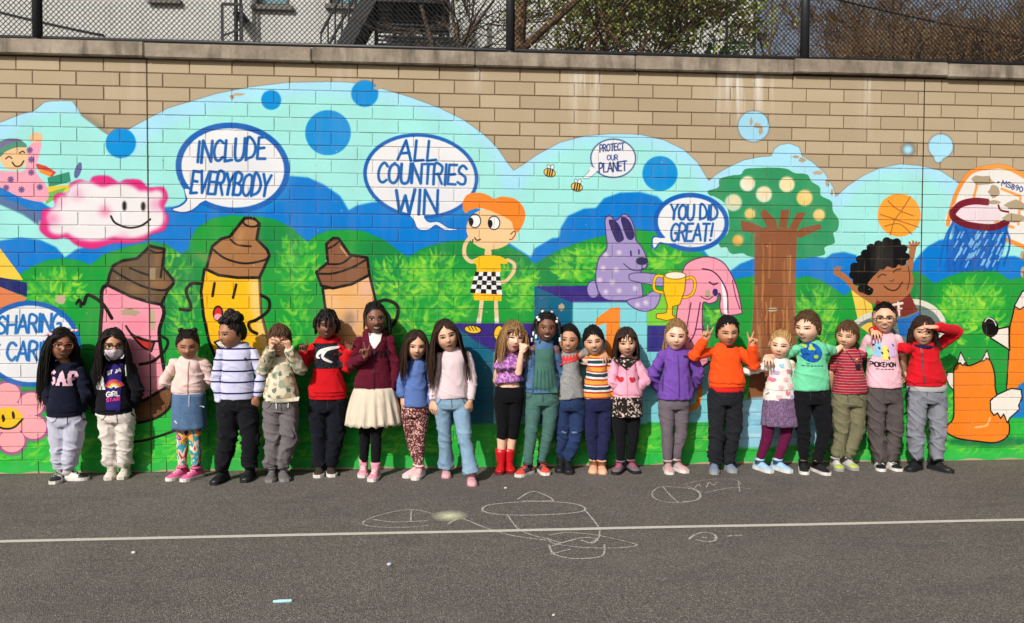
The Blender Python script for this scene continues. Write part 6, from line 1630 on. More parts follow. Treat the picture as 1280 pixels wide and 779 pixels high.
def denim_fn(c, c2):
    def fn(t, p):
        f = t.math('ADD', t.math('MULTIPLY', t.noise(p, 9, 4), .6), t.math('MULTIPLY', t.noise(t.vscale(p, (300, 300, 60)), 1, 2), .5)); return t.mix(t.maprange(f, .35, .75), alb(c), alb(c2))
    return fn


CM = clothmat
RUB_W, RUB_K, RUB_G = plain('rubber_white', (216, 212, 204), .7), plain('rubber_black', (30, 30, 32), .7), plain('rubber_grey', (150, 150, 150), .7)
LEA_K, LEA_W = plain('leather_black', (26, 26, 30), .45, .5), plain('leather_white', (214, 210, 206), .45, .5)
LACE_W, LACE_K, LACE_O = plain('lace_white', (220, 216, 212), .85), plain('lace_black', (34, 34, 36), .85), plain('lace_coral', (226, 84, 66), .85)
F_PRINT = lambda name, c: plain('print_' + name, c, .7, .2, .05)
ZIP = plain('zip_tape', (60, 56, 60), .5); WHITE_P = F_PRINT('white', (226, 222, 218))
LONG = lambda mat, ln=.34, **k: dict(dict(kind='long', len=ln, part=0.0, n=1200, lw=.0046, mat=mat, vol=1.025), **k)
SHORT = lambda mat, **k: dict(dict(kind='short', len=.062, n=1300, lw=.0042, mat=mat, vol=1.04, wild=.07, nape=-.45), **k)
TIED = lambda mat, ties, **k: dict(dict(kind='tied', ties=ties, n=700, lw=.0050, mat=mat, vol=1.012), **k)
A = lambda e, w, **k: dict(e=e, w=w, **k)
IN, OUT = (1, 0, 0), (-1, 0, 0)

# 1 navy sweatshirt with pink letters
K = person('child in glasses and navy sweatshirt with pink block letters', (77, 429, 37, 8, 2, 4), ((66, 463), (100, 462)), [A((62, 492, .02), (68, 512, .09)), A((108, 492, .0), (101, 513, .07))],
           ((73, 526), (93, 526)), ((75, 555), (93, 554)), ((66, 606, -20), (110, 600, 62)), 519, (60, 104), dict(name='sweatshirt', mat=CM('navy_fleece', (22, 25, 44)), hood=True, sr=(.048, .045, .034), amp=.005),
           dict(name='trousers', mat=CM('grey_sweatpants', (190, 190, 208)), style='jogger', amp=.006), LONG(HBK, .44, behind=1.0, part=.05, n=1200, line=.52), SKB, ('hightop', LEA_W, RUB_W, LACE_K, LEA_K), seed=1, mouth='open', squint=.6)
spectacles(K, plain('copper_frame', (150, 84, 60), .3, .5), r=.11)
pr = Print(K.top, K.Y); pr.text('GAP', 59.5, 480, 92, 482, 15.5, 3.9, gap=.5, serif=2.6); pr.done('lettering', F_PRINT('pink', (238, 188, 204)), K.root, K.org)
for dx, dz in ((-.38, .30), (.31, .44)):
    m2 = MB(); c = K.hm @ Vector((dx * K.h, -.22 * K.h, dz * K.h))
    for s_ in (-1, 1): m2.ball(c + Vector((s_ * .013, -.004, .004)), (.014, .008, .011), 8, 6)
    m2.ball(c, .006, 6, 5); m2.build('hair_bow', plain('bow_pink', (236, 190, 204), .6), K.root, True, K.org)
# 2 open black jacket and face mask
K = person('child wearing a patterned face mask and open dark jacket over a rainbow tee', (141, 430, 37, 6, 2, 0), ((122, 459), (162, 457)), [A((114, 492, .0), (124, 515, .05)), A((172, 490, .0), (163, 512, .07))],
           ((134, 521), (157, 521)), ((137, 552), (156, 552)), ((136, 601, -8), (152, 600, -12)), 516, (121, 166), dict(name='jacket', mat=CM('black_fleece', (20, 20, 27)), hood=True, sr=(.050, .047, .036), amp=.005),
           dict(name='trousers', mat=CM('cream_sweatpants', (224, 214, 206)), style='jogger', amp=.006, k=.95), LONG(HBK, .36, behind=.5, part=-.2, n=1200), SKT, ('hightop', plain('cream_suede', (214, 206, 190), .8), plain('cream_sole', (206, 198, 184), .8), plain('cream_lace', (196, 188, 172), .8)), seed=2, mouth='flat', squint=.8)
mb = MB(); us = np.linspace(-1, 1, 15); rows = []
for k_, (z, w, o) in enumerate(((-.10, .25, .010), (-.13, .28, .014), (-.21, .29, .019), (-.31, .26, .019), (-.40, .22, .014), (-.46, .15, .008))): rows.append([K.pt(w * u, z - (.02 * u * u if k_ == 0 else 0), o) for u in us])
mb.add([p for r in rows for p in r], [(j * 15 + i, (j + 1) * 15 + i, (j + 1) * 15 + i + 1, j * 15 + i + 1) for j in range(5) for i in range(14)]); mb.build('face_mask', CM('mask_print', None, fn=leopard_fn((226, 218, 224), (176, 160, 190), 60, .56)), K.root, True, K.org)
mb = MB()
for s_ in (-1, 1): mb.tube([K.pt(s_ * .29, -.14, .012), K.hm @ Vector((s_ * .36 * K.h, -.18 * K.h, -.06 * K.h)), K.hm @ Vector((s_ * .40 * K.h, .03 * K.h, .02 * K.h))], .0016, 5)
mb.build('ear_loop', LACE_W, K.root, True, K.org); spectacles(K, plain('black_frame', (28, 24, 26), .4, .5), r=.105)
pr = Print(K.top, K.Y); pr.quad((133, 457), (150, 455), (150, 514), (133, 515), 8, 20); pr.done('tee_front', CM('indigo_tee', (48, 36, 112)), K.root, K.org)
for i, (r, c) in enumerate(((9.5, (224, 76, 132)), (7.2, (240, 120, 60)), (5.0, (246, 206, 84)), (3.0, (236, 232, 226)))):
    pr = Print(K.top, K.Y); pr.stroke([(142 + r * math.cos(a), 486 - r * 1.1 * math.sin(a)) for a in np.linspace(.25, 2.9, 9)], 2.2, off=.0045); pr.done('print', F_PRINT('rb%d' % i, c), K.root, K.org)
pr = Print(K.top, K.Y); pr.text('ST JA', 134, 469, 149, 465, 4.5, 1.2); pr.text('GIRL', 134, 496, 149, 495, 6, 1.5); pr.text('GA', 117, 487, 130, 486, 15, 3.2, gap=.35, serif=2); pr.text('P', 158, 472, 165, 471, 14, 3.4, serif=2); pr.stroke([(154, 457), (155, 471)], 3.4, False); pr.done('lettering', WHITE_P, K.root, K.org)
pr = Print(K.top, K.Y); pr.text('STAR', 134, 502, 149, 501, 4, 1.2); pr.done('lettering', F_PRINT('hotpink', (222, 60, 130)), K.root, K.org)
# 3 pale pink jacket, denim skirt, tie-dye leggings
tul = CM('tie_dye', None, fn=multi_fn([(40, 90, 190), (214, 70, 84), (236, 220, 196), (60, 160, 170), (246, 170, 70), (30, 60, 150), (216, 120, 170), (110, 190, 120)], 11, 1.2))
K = person('child in pale pink jacket and denim skirt over tie-dye leggings', (235, 430, 35, -2, 10, 0), ((219, 452), (254, 452)), [A((206, 474, .03), (219, 484, .11)), A((264, 474, .03), (252, 485, .11))],
           ((227, 505), (247, 505)), ((229, 545), (245, 545)), ((209, 602, -48), (227, 603, -48)), 494, (216, 257), dict(name='jacket', mat=CM('blush_nylon', (236, 206, 198), rough=.55, sheen=0), sr=(.046, .045, .034), amp=.0055, flare=.97),
           dict(name='leggings', mat=tul, style='legging', amp=.002, skirt=dict(y0=491, y1=535, w=(215, 260), mat=CM('denim_skirt', None, fn=denim_fn((58, 84, 120), (104, 134, 168))), wave=.012, f=7)), TIED(HBK, [(-.5, .1, .9), (.5, .1, .9)], buns=[(-.55, .0, .95, .10), (.55, .0, .95, .10)], line=.56), SKB, ('sneaker', plain('pink_mesh_shoe', (226, 96, 150), .7), RUB_W, plain('pink_lace', (240, 170, 196), .8)), seed=3, mouth='flat', squint=.25)
pr = Print(K.top, K.Y); pr.stroke([(235, 452), (235, 493)], 1.2, False); pr.done('zip', plain('zip_rose', (190, 150, 146), .5), K.root, K.org)
pr = Print(K.skirt, K.Y); pr.stroke([(237, 494), (237, 508)], 1.0, False); pr.stroke([(248, 508), (253, 510)], 1.3, False); pr.stroke([(218, 526), (222, 529)], 2.0, False); pr.done('stitching', F_PRINT('stitch', (186, 196, 206)), K.root, K.org)
# 4 striped polo
K = person('child in white polo with thin navy stripes looking aside', (290, 416, 36, -48, 2, 0), ((277, 438), (317, 438)), [A((271, 472, -.01), (276, 503, -.02), n=(.6, .8, 0)), A((327, 469, .0), (321, 497, -.02), n=(-.6, .8, 0))],
           ((285, 506), (309, 506)), ((286, 545), (313, 545)), ((266, 607, -28, .195), (305, 604, -18, .195)), 498, (276, 319), dict(name='polo_shirt', mat=CM('striped_pique', None, fn=stripe_fn(.078, [(0, (206, 206, 234)), (.80, (34, 34, 84)), (.95, (206, 206, 234))], .02)), collar=True, sr=(.045, .041, .031)),
           dict(name='trousers', mat=CM('black_joggers', (22, 23, 28)), style='jogger', amp=.007, k=1.08), TIED(HCU, [(0, .1, 1)], buns=[(-.1, .0, 1.0, .20), (.25, .15, .95, .16), (-.3, .1, .9, .15), (0, -.25, .9, .14), (-.55, -.25, .75, .13), (.55, -.1, .75, .14), (.35, -.3, .8, .12), (.1, .5, .8, .15), (-.1, -.62, .72, .10), (.3, -.58, .70, .10), (-.42, -.5, .70, .10)], line=.60), SKB, ('sneaker', LEA_K, RUB_K, LACE_K), seed=4, mouth='flat', squint=.45)
pr = Print(K.top, K.Y); pr.disc(305.5, 449.5, 1.2, 2.2, rings=1, n=10); pr.done('emblem', F_PRINT('navy', (40, 40, 96)), K.root, K.org)
# 5 camouflage sweatshirt, hands round the eyes
K = person('child in pale camouflage sweatshirt making goggles with both hands', (349, 424, 37, -3, 6, 0), ((336, 444), (367, 444)), [A((328, 462, -.05), (338, 437, -.15), p='ring', d=(.35, -.05, 1), n=(.8, .6, -.1), k=.9), A((374, 461, -.05), (362, 437, -.15), p='ring', d=(-.35, -.05, 1), n=(-.8, .6, -.1), k=.9)],
           ((341, 508), (361, 508)), ((342, 546), (362, 546)), ((337, 604, -8), (358, 603, 12)), 501.5, (331, 374), dict(name='sweatshirt', mat=CM('camouflage', None, fn=camo_fn), sr=(.048, .046, .036), amp=.005),
           dict(name='trousers', mat=CM('grey_chino', (112, 106, 108)), style='jogger', amp=.007), SHORT(HBR, comb=(.3, -1, -.3), fringe=.6, flen=.2, line=.56, len=.042, vol=1.03), SKO, ('sneaker', plain('grey_shoe', (98, 96, 96), .75), plain('grey_sole', (130, 126, 122), .8), plain('grey_lace', (110, 108, 108), .8)), seed=5, mouth='grin', squint=.5)
pr = Print(K.bot, K.Y); pr.stroke([(345, 503), (345.5, 511)], 1.3, False, .0085); pr.stroke([(360, 503), (359.5, 510)], 1.3, False, .0085); pr.done('drawstring', LACE_W, K.root, K.org)
pr = Print(K.top, K.Y); pr.stroke([(332, 499), (352, 500.5), (373, 499)], 4.0, True, .0055); pr.done('hem_band', CM('cream_rib', (222, 210, 186)), K.root, K.org)
# 6 red hoodie with black panel
K = person('child in bright red hoodie with black chest panel and white swoosh', (408, 405, 35, 3, 4, 6), ((392, 433), (425, 432)), [A((378, 458, -.02), (379, 440, -.10), p='point', d=(.0, -.1, 1), n=(.2, -1, 0), k=.85), A((435, 458, -.02), (437, 438, -.10), p='grip', d=(.2, -.3, 1), n=(-.3, -1, 0), k=.85)],
           ((397, 508), (421, 508)), ((399, 546), (420, 546)), ((397, 598, -8), (416, 597, 8)), 498, (386, 434), dict(name='hoodie', mat=CM('red_fleece', (204, 22, 32)), hood=True, sr=(.048, .046, .036), amp=.0045),
           dict(name='trousers', mat=CM('black_navy_pants', (20, 22, 32)), style='straight', amp=.006, k=1.02), LONG(HBK, .05, n=150, lw=.012, vol=1.06, line=.5, braids=[(-.8, -.3, .5, .09, (-1, -.2, .5)), (-.6, -.6, .6, .09, (-.8, -.5, .3)), (-.2, -.85, .6, .08, (-.3, -1, .2)), (.1, -.85, .6, .10, (0, -1, 0)), (.45, -.75, .6, .08, (.4, -.8, .2)), (.8, -.35, .5, .08, (1, -.2, .3)), (.85, .1, .4, .09, (1, 0, .2)), (-.85, .1, .4, .09, (-1, 0, .3)), (0, -.3, .95, .07, (-.6, -.4, 1)), (.3, .1, .95, .07, (.6, 0, 1)), (-.4, .1, .9, .08, (-.9, 0, 1))]), SKD, ('sneaker', plain('dark_brown_canvas', (58, 44, 40), .8), RUB_W, plain('brown_lace', (70, 56, 50), .8)), seed=6, mouth='open', squint=.4)
pr = Print(K.top, K.Y); pr.quad((390, 430), (426, 429), (427, 460), (390, 461), 12, 12, .0060)
pr.done('chest_panel', CM('black_heather', None, fn=leopard_fn((26, 27, 32), (54, 56, 62), 90, .55)), K.root, K.org)
pr = Print(K.top, K.Y)
for q in range(5): pr.stroke([(424 - q * .4, 434 + q * .35), (412, 434.5 + q * .7), (400, 438 + q), (395 + q * .5, 444 + q * .4), (396 + q * .9, 448)], 1.5, True, .0085)
for q in range(5): pr.stroke([(409 - q * .5, 438.5 + q * .3), (404, 441 + q), (402 + q * .9, 446 + q * .3), (406 + q, 450), (415, 453.5 - q * .1)], 1.6, True, .0090)
pr.done('logo', WHITE_P, K.root, K.org)
pr = Print(K.top, K.Y); pr.quad((398, 466), (420, 466), (429, 490), (391, 491), 10, 8, .0085); pr.done('pouch_pocket', MATS['red_fleece'], K.root, K.org)
# 7 maroon hoodie and tulle skirt
K = person('child in maroon hoodie and cream tulle skirt holding up two fingers', (469, 397, 38, 4, 2, -3), ((450, 424), (487, 423)), [A((441, 455, -.04), (455, 447, -.16), p='peace', d=(.02, -.05, 1), n=(.1, -1, 0)), A((495, 460, .0), (489, 487, -.02), n=(-.5, .85, 0))],
           ((456, 505), (477, 505)), ((456, 540), (471, 540)), ((453, 598, -4), (464, 603, -14)), 489, (443, 493), dict(name='hoodie', mat=CM('maroon_fleece', (92, 20, 40)), hood=True, sr=(.046, .043, .033), amp=.0045),
           dict(name='leggings', mat=CM('black_leggings', (18, 18, 22)), style='legging', amp=.002, skirt=dict(y0=484, y1=530, w=(434, 502), mat=CM('tulle', (214, 200, 180), weave=120), wave=.085, f=17, pow=.65, dz=.010)), TIED(HBK, [(0, .75, .65)], line=.58, braids=[(-.7, -.5, .4, .13, (-.6, -.4, -.2)), (.75, -.3, .4, .16, (.8, -.2, -.2)), (.85, .2, .3, .18, (1, .2, 0)), (.7, .5, .4, .2, (1, .4, 0))], tails=[(0, .8, .55, .22, (.4, .8, .2), 40)]), SKD, ('hightop', plain('pink_canvas_shoe', (236, 150, 170), .75), RUB_W, LACE_W), seed=7, mouth='grin', squint=.7)
pr = Print(K.top, K.Y); pr.quad((462, 428), (475, 427), (469, 436), (467, 436), 5, 4, .0085); pr.quad((460, 417), (477, 417), (475, 427), (462, 428), 6, 5, .0065); pr.done('tee_neck', WHITE_P, K.root, K.org)
pr = Print(K.top, K.Y); pr.stroke([(468, 436), (468, 488)], 1.0, False); pr.done('zip', plain('zip_maroon', (60, 14, 28), .5), K.root, K.org)
pr = Print(K.top, K.Y); pr.text('OHIO', 470, 447, 486, 447, 8, 2.2) if False else [pr.stroke([(464 + 5 * i, 437.5), (466 + 5 * i, 447)], 2.4, False) for i in range(5)]; pr.stroke([(463, 440), (487, 440)], 2, False); pr.done('lettering', F_PRINT('dark_maroon', (48, 12, 24)), K.root, K.org)
# 8 blue top, leopard leggings
K = person('child in plain blue long-sleeved top and spotted leggings', (520, 431, 36, 4, 4, 2), ((508, 454), (534, 454)), [A((501, 482, .0), (503, 497, -.02), n=(.8, .5, 0)), A((541, 482, .0), (534, 508, -.02), n=(-.6, .8, 0))],
           ((511, 514), (527, 514)), ((514, 547), (525, 547)), ((505, 598, -50), (518, 601, -18)), 507, (503, 536), dict(name='shirt', mat=CM('blue_knit', (92, 118, 178)), sr=(.043, .039, .030), amp=.004),
           dict(name='leggings', mat=CM('leopard_leggings', None, fn=leopard_fn((92, 46, 48), (222, 176, 164), 70, .54)), style='legging', amp=.002), LONG(HDB, .30, part=.0, n=1150), SKO, ('slipon', plain('blush_slipon', (236, 190, 190), .8), RUB_W), seed=8, mouth='smile', squint=.55)
# 9 white-pink top, flared jeans
K = person('tall child in pale pink shirt and light flared jeans, head tilted', (558, 419, 39, 4, 0, -15), ((549, 444), (584, 442)), [A((543, 474, .0), (541, 501, -.02), n=(.7, .7, 0)), A((591, 472, .0), (588, 501, -.03), n=(-.7, .7, 0))],
           ((553, 504), (576, 504)), ((556, 546), (581, 548)), ((558, 599, 0), (591, 609, 2)), 497, (545, 585), dict(name='shirt', mat=CM('blush_cotton', (228, 206, 210)), sr=(.042, .038, .029), amp=.0035),
           dict(name='jeans', mat=CM('light_denim', None, fn=denim_fn((112, 144, 172), (150, 180, 202))), style='flare', amp=.0032), LONG(HDB, .40, part=-.05, n=1200), SKO, ('flat', plain('pink_flat_shoe', (214, 160, 168), .6), plain('pink_flat_sole', (180, 130, 136), .7)), seed=9, mouth='frown', squint=.5)
# 10 purple ruffle top, red boots
K = person('child in purple ruffled crop top and red boots sticking out tongue', (641, 420, 38, 14, 2, 5), ((625, 451), (651, 449)), [A((620, 476, .03), (628, 490, .10)), A((648, 466, -.12), (652, 440, -.13), p='fist', d=(.25, -.1, 1), n=(.5, .6, 0))],
           ((628, 496), (645, 496)), ((628, 536), (642, 536)), ((624, 594, -6), (639, 592, 6)), 477, (618, 654), dict(name='crop_top', mat=CM('purple_print', None, fn=leopard_fn((150, 84, 160), (206, 150, 206), 55, .5)), sleeve=0, neck=.06, sr=(.03, .03, .03), ruffle=[(449, .062, 1.30, .022)], amp=.006, flare=1.05),
           dict(name='leggings', mat=CM('black_capri', (16, 16, 20)), style='legging', amp=.002, cut=.30, k=1.08), LONG(HLB, .27, behind=.5, part=.1, n=1200, fringe=.9, flen=.34, line=.5), SKL, ('boot', plain('red_leather', (198, 20, 32), .38, .5), plain('red_sole', (120, 18, 24), .6)), waist=483, seed=10, mouth='tongue', squint=.3)
# 11 denim jacket, green tunic, braids with beads
K = person('child in denim jacket over green tunic with white hair beads', (683, 408, 36, 3, 3, 3), ((666, 435), (694, 434)), [A((660, 466, .03), (662, 484, .08)), A((700, 464, .03), (697, 484, .08))],
           ((668, 500), (689, 500)), ((664, 537), (686, 537)), ((646, 597, -38), (684, 595, 16)), 490, (657, 698), dict(name='jacket', mat=CM('denim_jacket', None, fn=denim_fn((52, 84, 126), (98, 134, 172))), collar=True, sr=(.040, .038, .032), amp=.0045, dep=.086),
           dict(name='trousers', mat=CM('green_twill', (74, 112, 104)), style='skinny', amp=.0030), TIED(HBK, [(-.6, .1, .75), (.6, .1, .75)], line=.55, bead=plain('bead_white', (230, 228, 232), .3, .5), braids=[(-.85, -.1, .55, .12, (-1, -.1, .4)), (-.75, -.5, .45, .12, (-.8, -.5, .1)), (.85, -.1, .55, .13, (1, -.1, .3)), (.8, -.45, .4, .13, (.9, -.4, .1)), (-.4, .2, .95, .10, (-.9, .1, .6)), (.45, .2, .95, .11, (1, .1, .5)), (.9, .2, .2, .13, (1, .2, .1)), (-.9, .2, .2, .13, (-1, .2, .1))]), SKD, ('sneaker', plain('charcoal_mesh', (62, 62, 68), .8), RUB_W, LACE_O, plain('coral_panel', (214, 76, 60), .7)), seed=11, mouth='grin', squint=.6)
pr = Print(K.top, K.Y); pr.quad((670, 437), (692, 437), (693, 461), (669, 461), 10, 8, .0045); pr.quad((669, 461), (693, 461), (697, 491), (666, 492), 12, 10, .0060); pr.done('tunic', CM('green_cotton', (70, 112, 100)), K.root, K.org)
pr = Print(K.top, K.Y); [pr.stroke([(672 + 4.2 * i, 462), (670 + 5.4 * i, 489)], .5, False, .0105) for i in range(5)]; pr.done('gathers', F_PRINT('dark_green', (44, 78, 72)), K.root, K.org)
for px, py in ((660, 440), (662, 453), (661, 466), (662, 478), (697, 440), (697, 470)):
    pr = Print(K.top, K.Y); pr.disc(px, py, 1.2, 1.2, .0075, 8, 1); pr.done('button', plain('brass', (186, 176, 160), .3, .5, metal=.6), K.root, K.org)
pr = Print(K.top, K.Y); pr.stroke([(668.5, 438), (667.5, 462), (665.5, 490)], 2.0, True, .010); pr.stroke([(693.5, 438), (694.5, 462), (698, 490)], 2.0, True, .010); pr.stroke([(657, 446), (668, 447)], 1.0, False, .0065); pr.stroke([(657, 486), (667, 487)], 2.0, False, .0065); pr.done('jacket_seam', CM('denim_seam', None, fn=denim_fn((40, 66, 104), (80, 112, 150))), K.root, K.org)
# 12 grey shirt with red lettering, arms round neighbours
K = person('child in grey marl shirt with red script hugging neighbours on both sides', (711, 423, 36, -3, 2, 4), ((701, 443), (724, 441)), [A((687, 441, .09), (670, 431, .02), p='grip', d=(-.2, -.9, -.4), n=(.1, .4, -1)), A((738, 436, .06), (754, 439, -.01), p='rest', d=(.0, -.75, -.8), n=(0, .6, -.6))],
           ((702, 507), (722, 507)), ((703, 546), (720, 546)), ((699, 592, -6), (712, 594, 6)), 497, (693, 730), dict(name='shirt', mat=CM('grey_marl', None, fn=leopard_fn((138, 138, 138), (160, 160, 158), 160, .5)), sr=(.043, .040, .031), amp=.0045),
           dict(name='jeans', mat=CM('dark_denim', None, fn=denim_fn((26, 40, 76), (48, 68, 108))), style='skinny', amp=.0045, k=1.03), TIED(HBK, [(0, .9, .3)], tails=[(.2, .9, .1, .2)], line=.55), SKT, ('hightop', LEA_K, RUB_K, LACE_K), seed=12, mouth='grin', squint=.6, dY=-.01)
pr = Print(K.top, K.Y)
for i in range(6): pr.stroke([(700 + i * 4, 455 - i * .9), (701.5 + i * 4, 446 - i * .7), (703 + i * 4, 453 - i * .8)], 1.8, False)
pr.stroke([(699, 457), (712, 453), (725, 449)], 1.2); pr.done('lettering', F_PRINT('red', (214, 52, 52)), K.root, K.org)
pr = Print(K.bot, K.Y); pr.stroke([(703, 541), (709, 543)], 2, False); pr.stroke([(716, 542), (722, 541)], 2, False); pr.done('worn_knee', F_PRINT('denim_fade', (110, 134, 168)), K.root, K.org)
# 13 bright multi-striped shirt
K = person('child in shirt with orange, red, white and teal stripes', (742, 425, 36, 0, 3, -6), ((733, 449), (759, 449)), [A((720, 450, .09), (704, 441, .02), p='grip', d=(-.2, -.9, -.45), n=(.1, .4, -1)), A((765, 478, .0), (761, 501, -.03), n=(-.7, .7, 0))],
           ((738, 507), (756, 507)), ((739, 546), (755, 546)), ((741, 593, -3), (754, 594, 3)), 497, (727, 765), dict(name='shirt', mat=CM('multi_stripe', None, fn=stripe_fn(.098, [(0, (232, 160, 62)), (.2, (190, 40, 54)), (.33, (232, 226, 220)), (.48, (34, 66, 76)), (.72, (232, 226, 220)), (.82, (200, 60, 60)), (.92, (232, 160, 62))], .0, .02)), sr=(.042, .039, .030), amp=.004),
           dict(name='trousers', mat=CM('navy_knit', (34, 38, 74)), style='skinny', amp=.0030), TIED(HBK, [(0, .85, .45)], tails=[(0, .9, .3, .2)], line=.42), SKO, ('flat', plain('tan_flat_shoe', (226, 176, 144), .6), plain('tan_flat_sole', (190, 146, 116), .7)), seed=13, mouth='grin', squint=.5)
# 14 pink hoodie with leopard yoke
K = person('child in pink hoodie with animal-print yoke, heart patches and matching skirt', (783, 427, 36, 3, 3, -4), ((770, 451), (796, 452)), [A((764, 476, -.02), (774, 485, -.02), d=(1, 0, -.2)), A((806, 476, -.02), (794, 485, -.02), d=(-1, 0, -.2))],
           ((774, 508), (791, 508)), ((774, 546), (791, 546)), ((768, 594, -20), (797, 593, 22)), 497, (765, 803), dict(name='hoodie', mat=CM('pink_fleece', (238, 168, 190)), sr=(.045, .042, .033), amp=.004),
           dict(name='leggings', mat=MATS['black_leggings'], style='legging', amp=.002, k=1.04, skirt=dict(y0=495, y1=520, w=(764, 802), mat=CM('animal_print', None, fn=leopard_fn((40, 30, 30), (214, 196, 180), 48, .56)), wave=.03, f=11)), LONG(HDB, .20, behind=.92, part=.1, n=800, fringe=.5, flen=.26, line=.5), SKO, ('sneaker', plain('grey_pink_shoe', (112, 96, 104), .8), RUB_K, plain('hot_pink_lace', (196, 70, 110), .8)), seed=14, mouth='smile', squint=.6)
pr = Print(K.top, K.Y); pr.quad((765, 446), (783, 447), (783, 463), (767, 449), 8, 8, .0075); pr.quad((783, 447), (801, 447), (799, 450), (783, 463), 8, 8, .0075); pr.done('yoke', MATS['animal_print'], K.root, K.org)
heart = lambda a: .62 + .38 * abs(math.cos(a - math.pi / 2 * 0)) * (1 if math.sin(a) < 0 else .75) - (.25 if abs(a - 1.5 * math.pi) < .3 else 0) + (.28 * max(0, math.sin(a)) ** 6)
pr = Print(K.top, K.Y); pr.disc(776, 474, 4, 4.2, .0075, 24, 3, shape=heart); pr.disc(790, 474, 4, 4.2, .0075, 24, 3, shape=heart); pr.disc(803, 474, 3, 4, .0065, 24, 3, shape=heart); pr.done('heart_patch', F_PRINT('heart_red', (190, 36, 52)), K.root, K.org)
pr = Print(K.top, K.Y); pr.stroke([(783, 463), (784, 496)], .8, False); pr.done('zip', plain('zip_pink', (206, 130, 156), .5), K.root, K.org)
# 15 purple fleece
K = person('child in purple zip fleece and grey leggings with hands behind back', (845, 418, 38, 2, 3, 4), ((829, 442), (863, 441)), [A((815, 468, .04), (826, 490, .11)), A((873, 468, .03), (862, 490, .11))],
           ((833, 505), (852, 505)), ((833, 541), (851, 541)), ((838, 594, 8), (859, 592, 38)), 498, (822, 866), dict(name='fleece_jacket', mat=CM('purple_fleece', (112, 74, 164), weave=160, wr=.9), collar=True, sr=(.048, .046, .036), amp=.0055, dep=.094),
           dict(name='leggings', mat=CM('grey_leggings', (108, 98, 106)), style='skinny', amp=.003), TIED(HLB, [(0, .9, .4)], tails=[(0, .92, .3, .22), (-.55, .7, -.2, .15, (-.5, .2, -1), 40), (.45, .8, -.2, .14, (.4, .2, -1), 30)], line=.54), SKL, ('sneaker', plain('grey_rose_shoe', (176, 160, 160), .8), RUB_W, plain('rose_lace', (190, 130, 136), .8), plain('rose_panel', (206, 160, 160), .7)), seed=15, mouth='smile', squint=.5, brow=HBR)
pr = Print(K.top, K.Y); pr.stroke([(848, 444), (848, 497)], 1.3, False); pr.done('zip', plain('zip_purple', (70, 44, 104), .5), K.root, K.org)
pr = Print(K.top, K.Y); pr.quad((855, 444.5), (862, 445), (862, 447.5), (855, 447), 4, 2, .0065); pr.done('chest_label', F_PRINT('label_dark', (46, 40, 70)), K.root, K.org)
pr = Print(K.top, K.Y); pr.stroke([(831, 470), (830, 490)], .8, False); pr.stroke([(860, 470), (862, 490)], .8, False); pr.done('pocket_seam', MATS['zip_purple'], K.root, K.org)
# 16 orange jumper, two peace signs
K = person('child in orange jumper raising both hands with peace signs', (909, 413, 37, 10, 8, -2), ((887, 438), (926, 438)), [A((868, 444, -.04), (881, 425, -.09), p='peace', d=(.2, -.05, 1), n=(.1, -1, 0), k=1.0), A((943, 456, -.04), (940, 433, -.09), p='peace', d=(.05, -.05, 1), n=(-.1, -1, 0), k=1.0)],
           ((895, 500), (917, 500)), ((894, 541), (916, 541)), ((893, 594, 0), (918, 592, 20)), 483, (886, 931), dict(name='jumper', mat=CM('orange_knit', (250, 84, 26)), sr=(.046, .044, .034), amp=.0035, collar=False),
           dict(name='jeans', mat=CM('black_denim', None, fn=denim_fn((22, 23, 27), (40, 42, 48))), style='straight', amp=.006), SHORT(HBK, len=.03, n=1300, comb=(.5, -1, 0), line=.62), SKT, ('sneaker', plain('grey_blue_shoe', (120, 132, 152), .8), RUB_G, plain('blue_lace', (110, 124, 150), .8)), waist=480, seed=16, mouth='flat', squint=.3)
mb = MB(); zc = at(908, 486, K.Y); hr_ = (at(930, 486, K.Y).x - at(887, 486, K.Y).x) / 2; loft(mb, [(Vector((zc.x, K.Y, at(908, 481, K.Y).z)), hr_ * .99, .090), (Vector((zc.x, K.Y, at(908, 488, K.Y).z)), hr_ * .98, .090), (Vector((zc.x, K.Y, at(908, 489, K.Y).z)), hr_ * .96, .088)], Vector((1, 0, 0)), Vector((0, -1, 0)), 32, 2.2); mb.build('undershirt_hem', CM('red_cotton', (214, 36, 34)), K.root, True, K.org)
q = [K.hm @ Vector((0, .08 * K.h, -.5 * K.h)) + Vector((math.sin(a) * .055, -math.cos(a) * .056, -.012)) for a in np.linspace(-2.9, 2.9, 18)]; mb = MB(); mb.tube(q, [(.010, .014)] * 18, 8); mb.build('polo_collar', CM('charcoal_collar', (40, 32, 40)), K.root, True, K.org)
# 17 white top with hearts
K = person('child in white top printed with hearts, purple skirt and maroon leggings', (976, 430, 36, -8, 3, 5), ((961, 454), (988, 452)), [A((942, 462, .04), (928, 465, .07), d=(-1, .2, -.1)), A((993, 474, .04), (988, 490, .10))],
           ((963, 508), (984, 508)), ((958, 548), (981, 546)), ((965, 592, 42), (989, 592, 45)), 500.5, (954, 996), dict(name='blouse', mat=CM('white_cotton', (232, 224, 216)), sr=(.041, .038, .030), amp=.0035, flare=1.02),
           dict(name='leggings', mat=CM('maroon_leggings', (94, 20, 60)), style='legging', amp=.002, skirt=dict(y0=496, y1=531, w=(951, 999), mat=CM('purple_skirt', None, fn=leopard_fn((104, 80, 112), (130, 106, 134), 80, .5)), wave=.03, f=9)), TIED(HBL, [(0, .8, .6)], tails=[(0, .85, .5, .14)], line=.54), SKL, ('slipon', plain('pale_blue_canvas', (156, 192, 220), .8), RUB_W), seed=17, mouth='flat', squint=.45, brow=HBR)
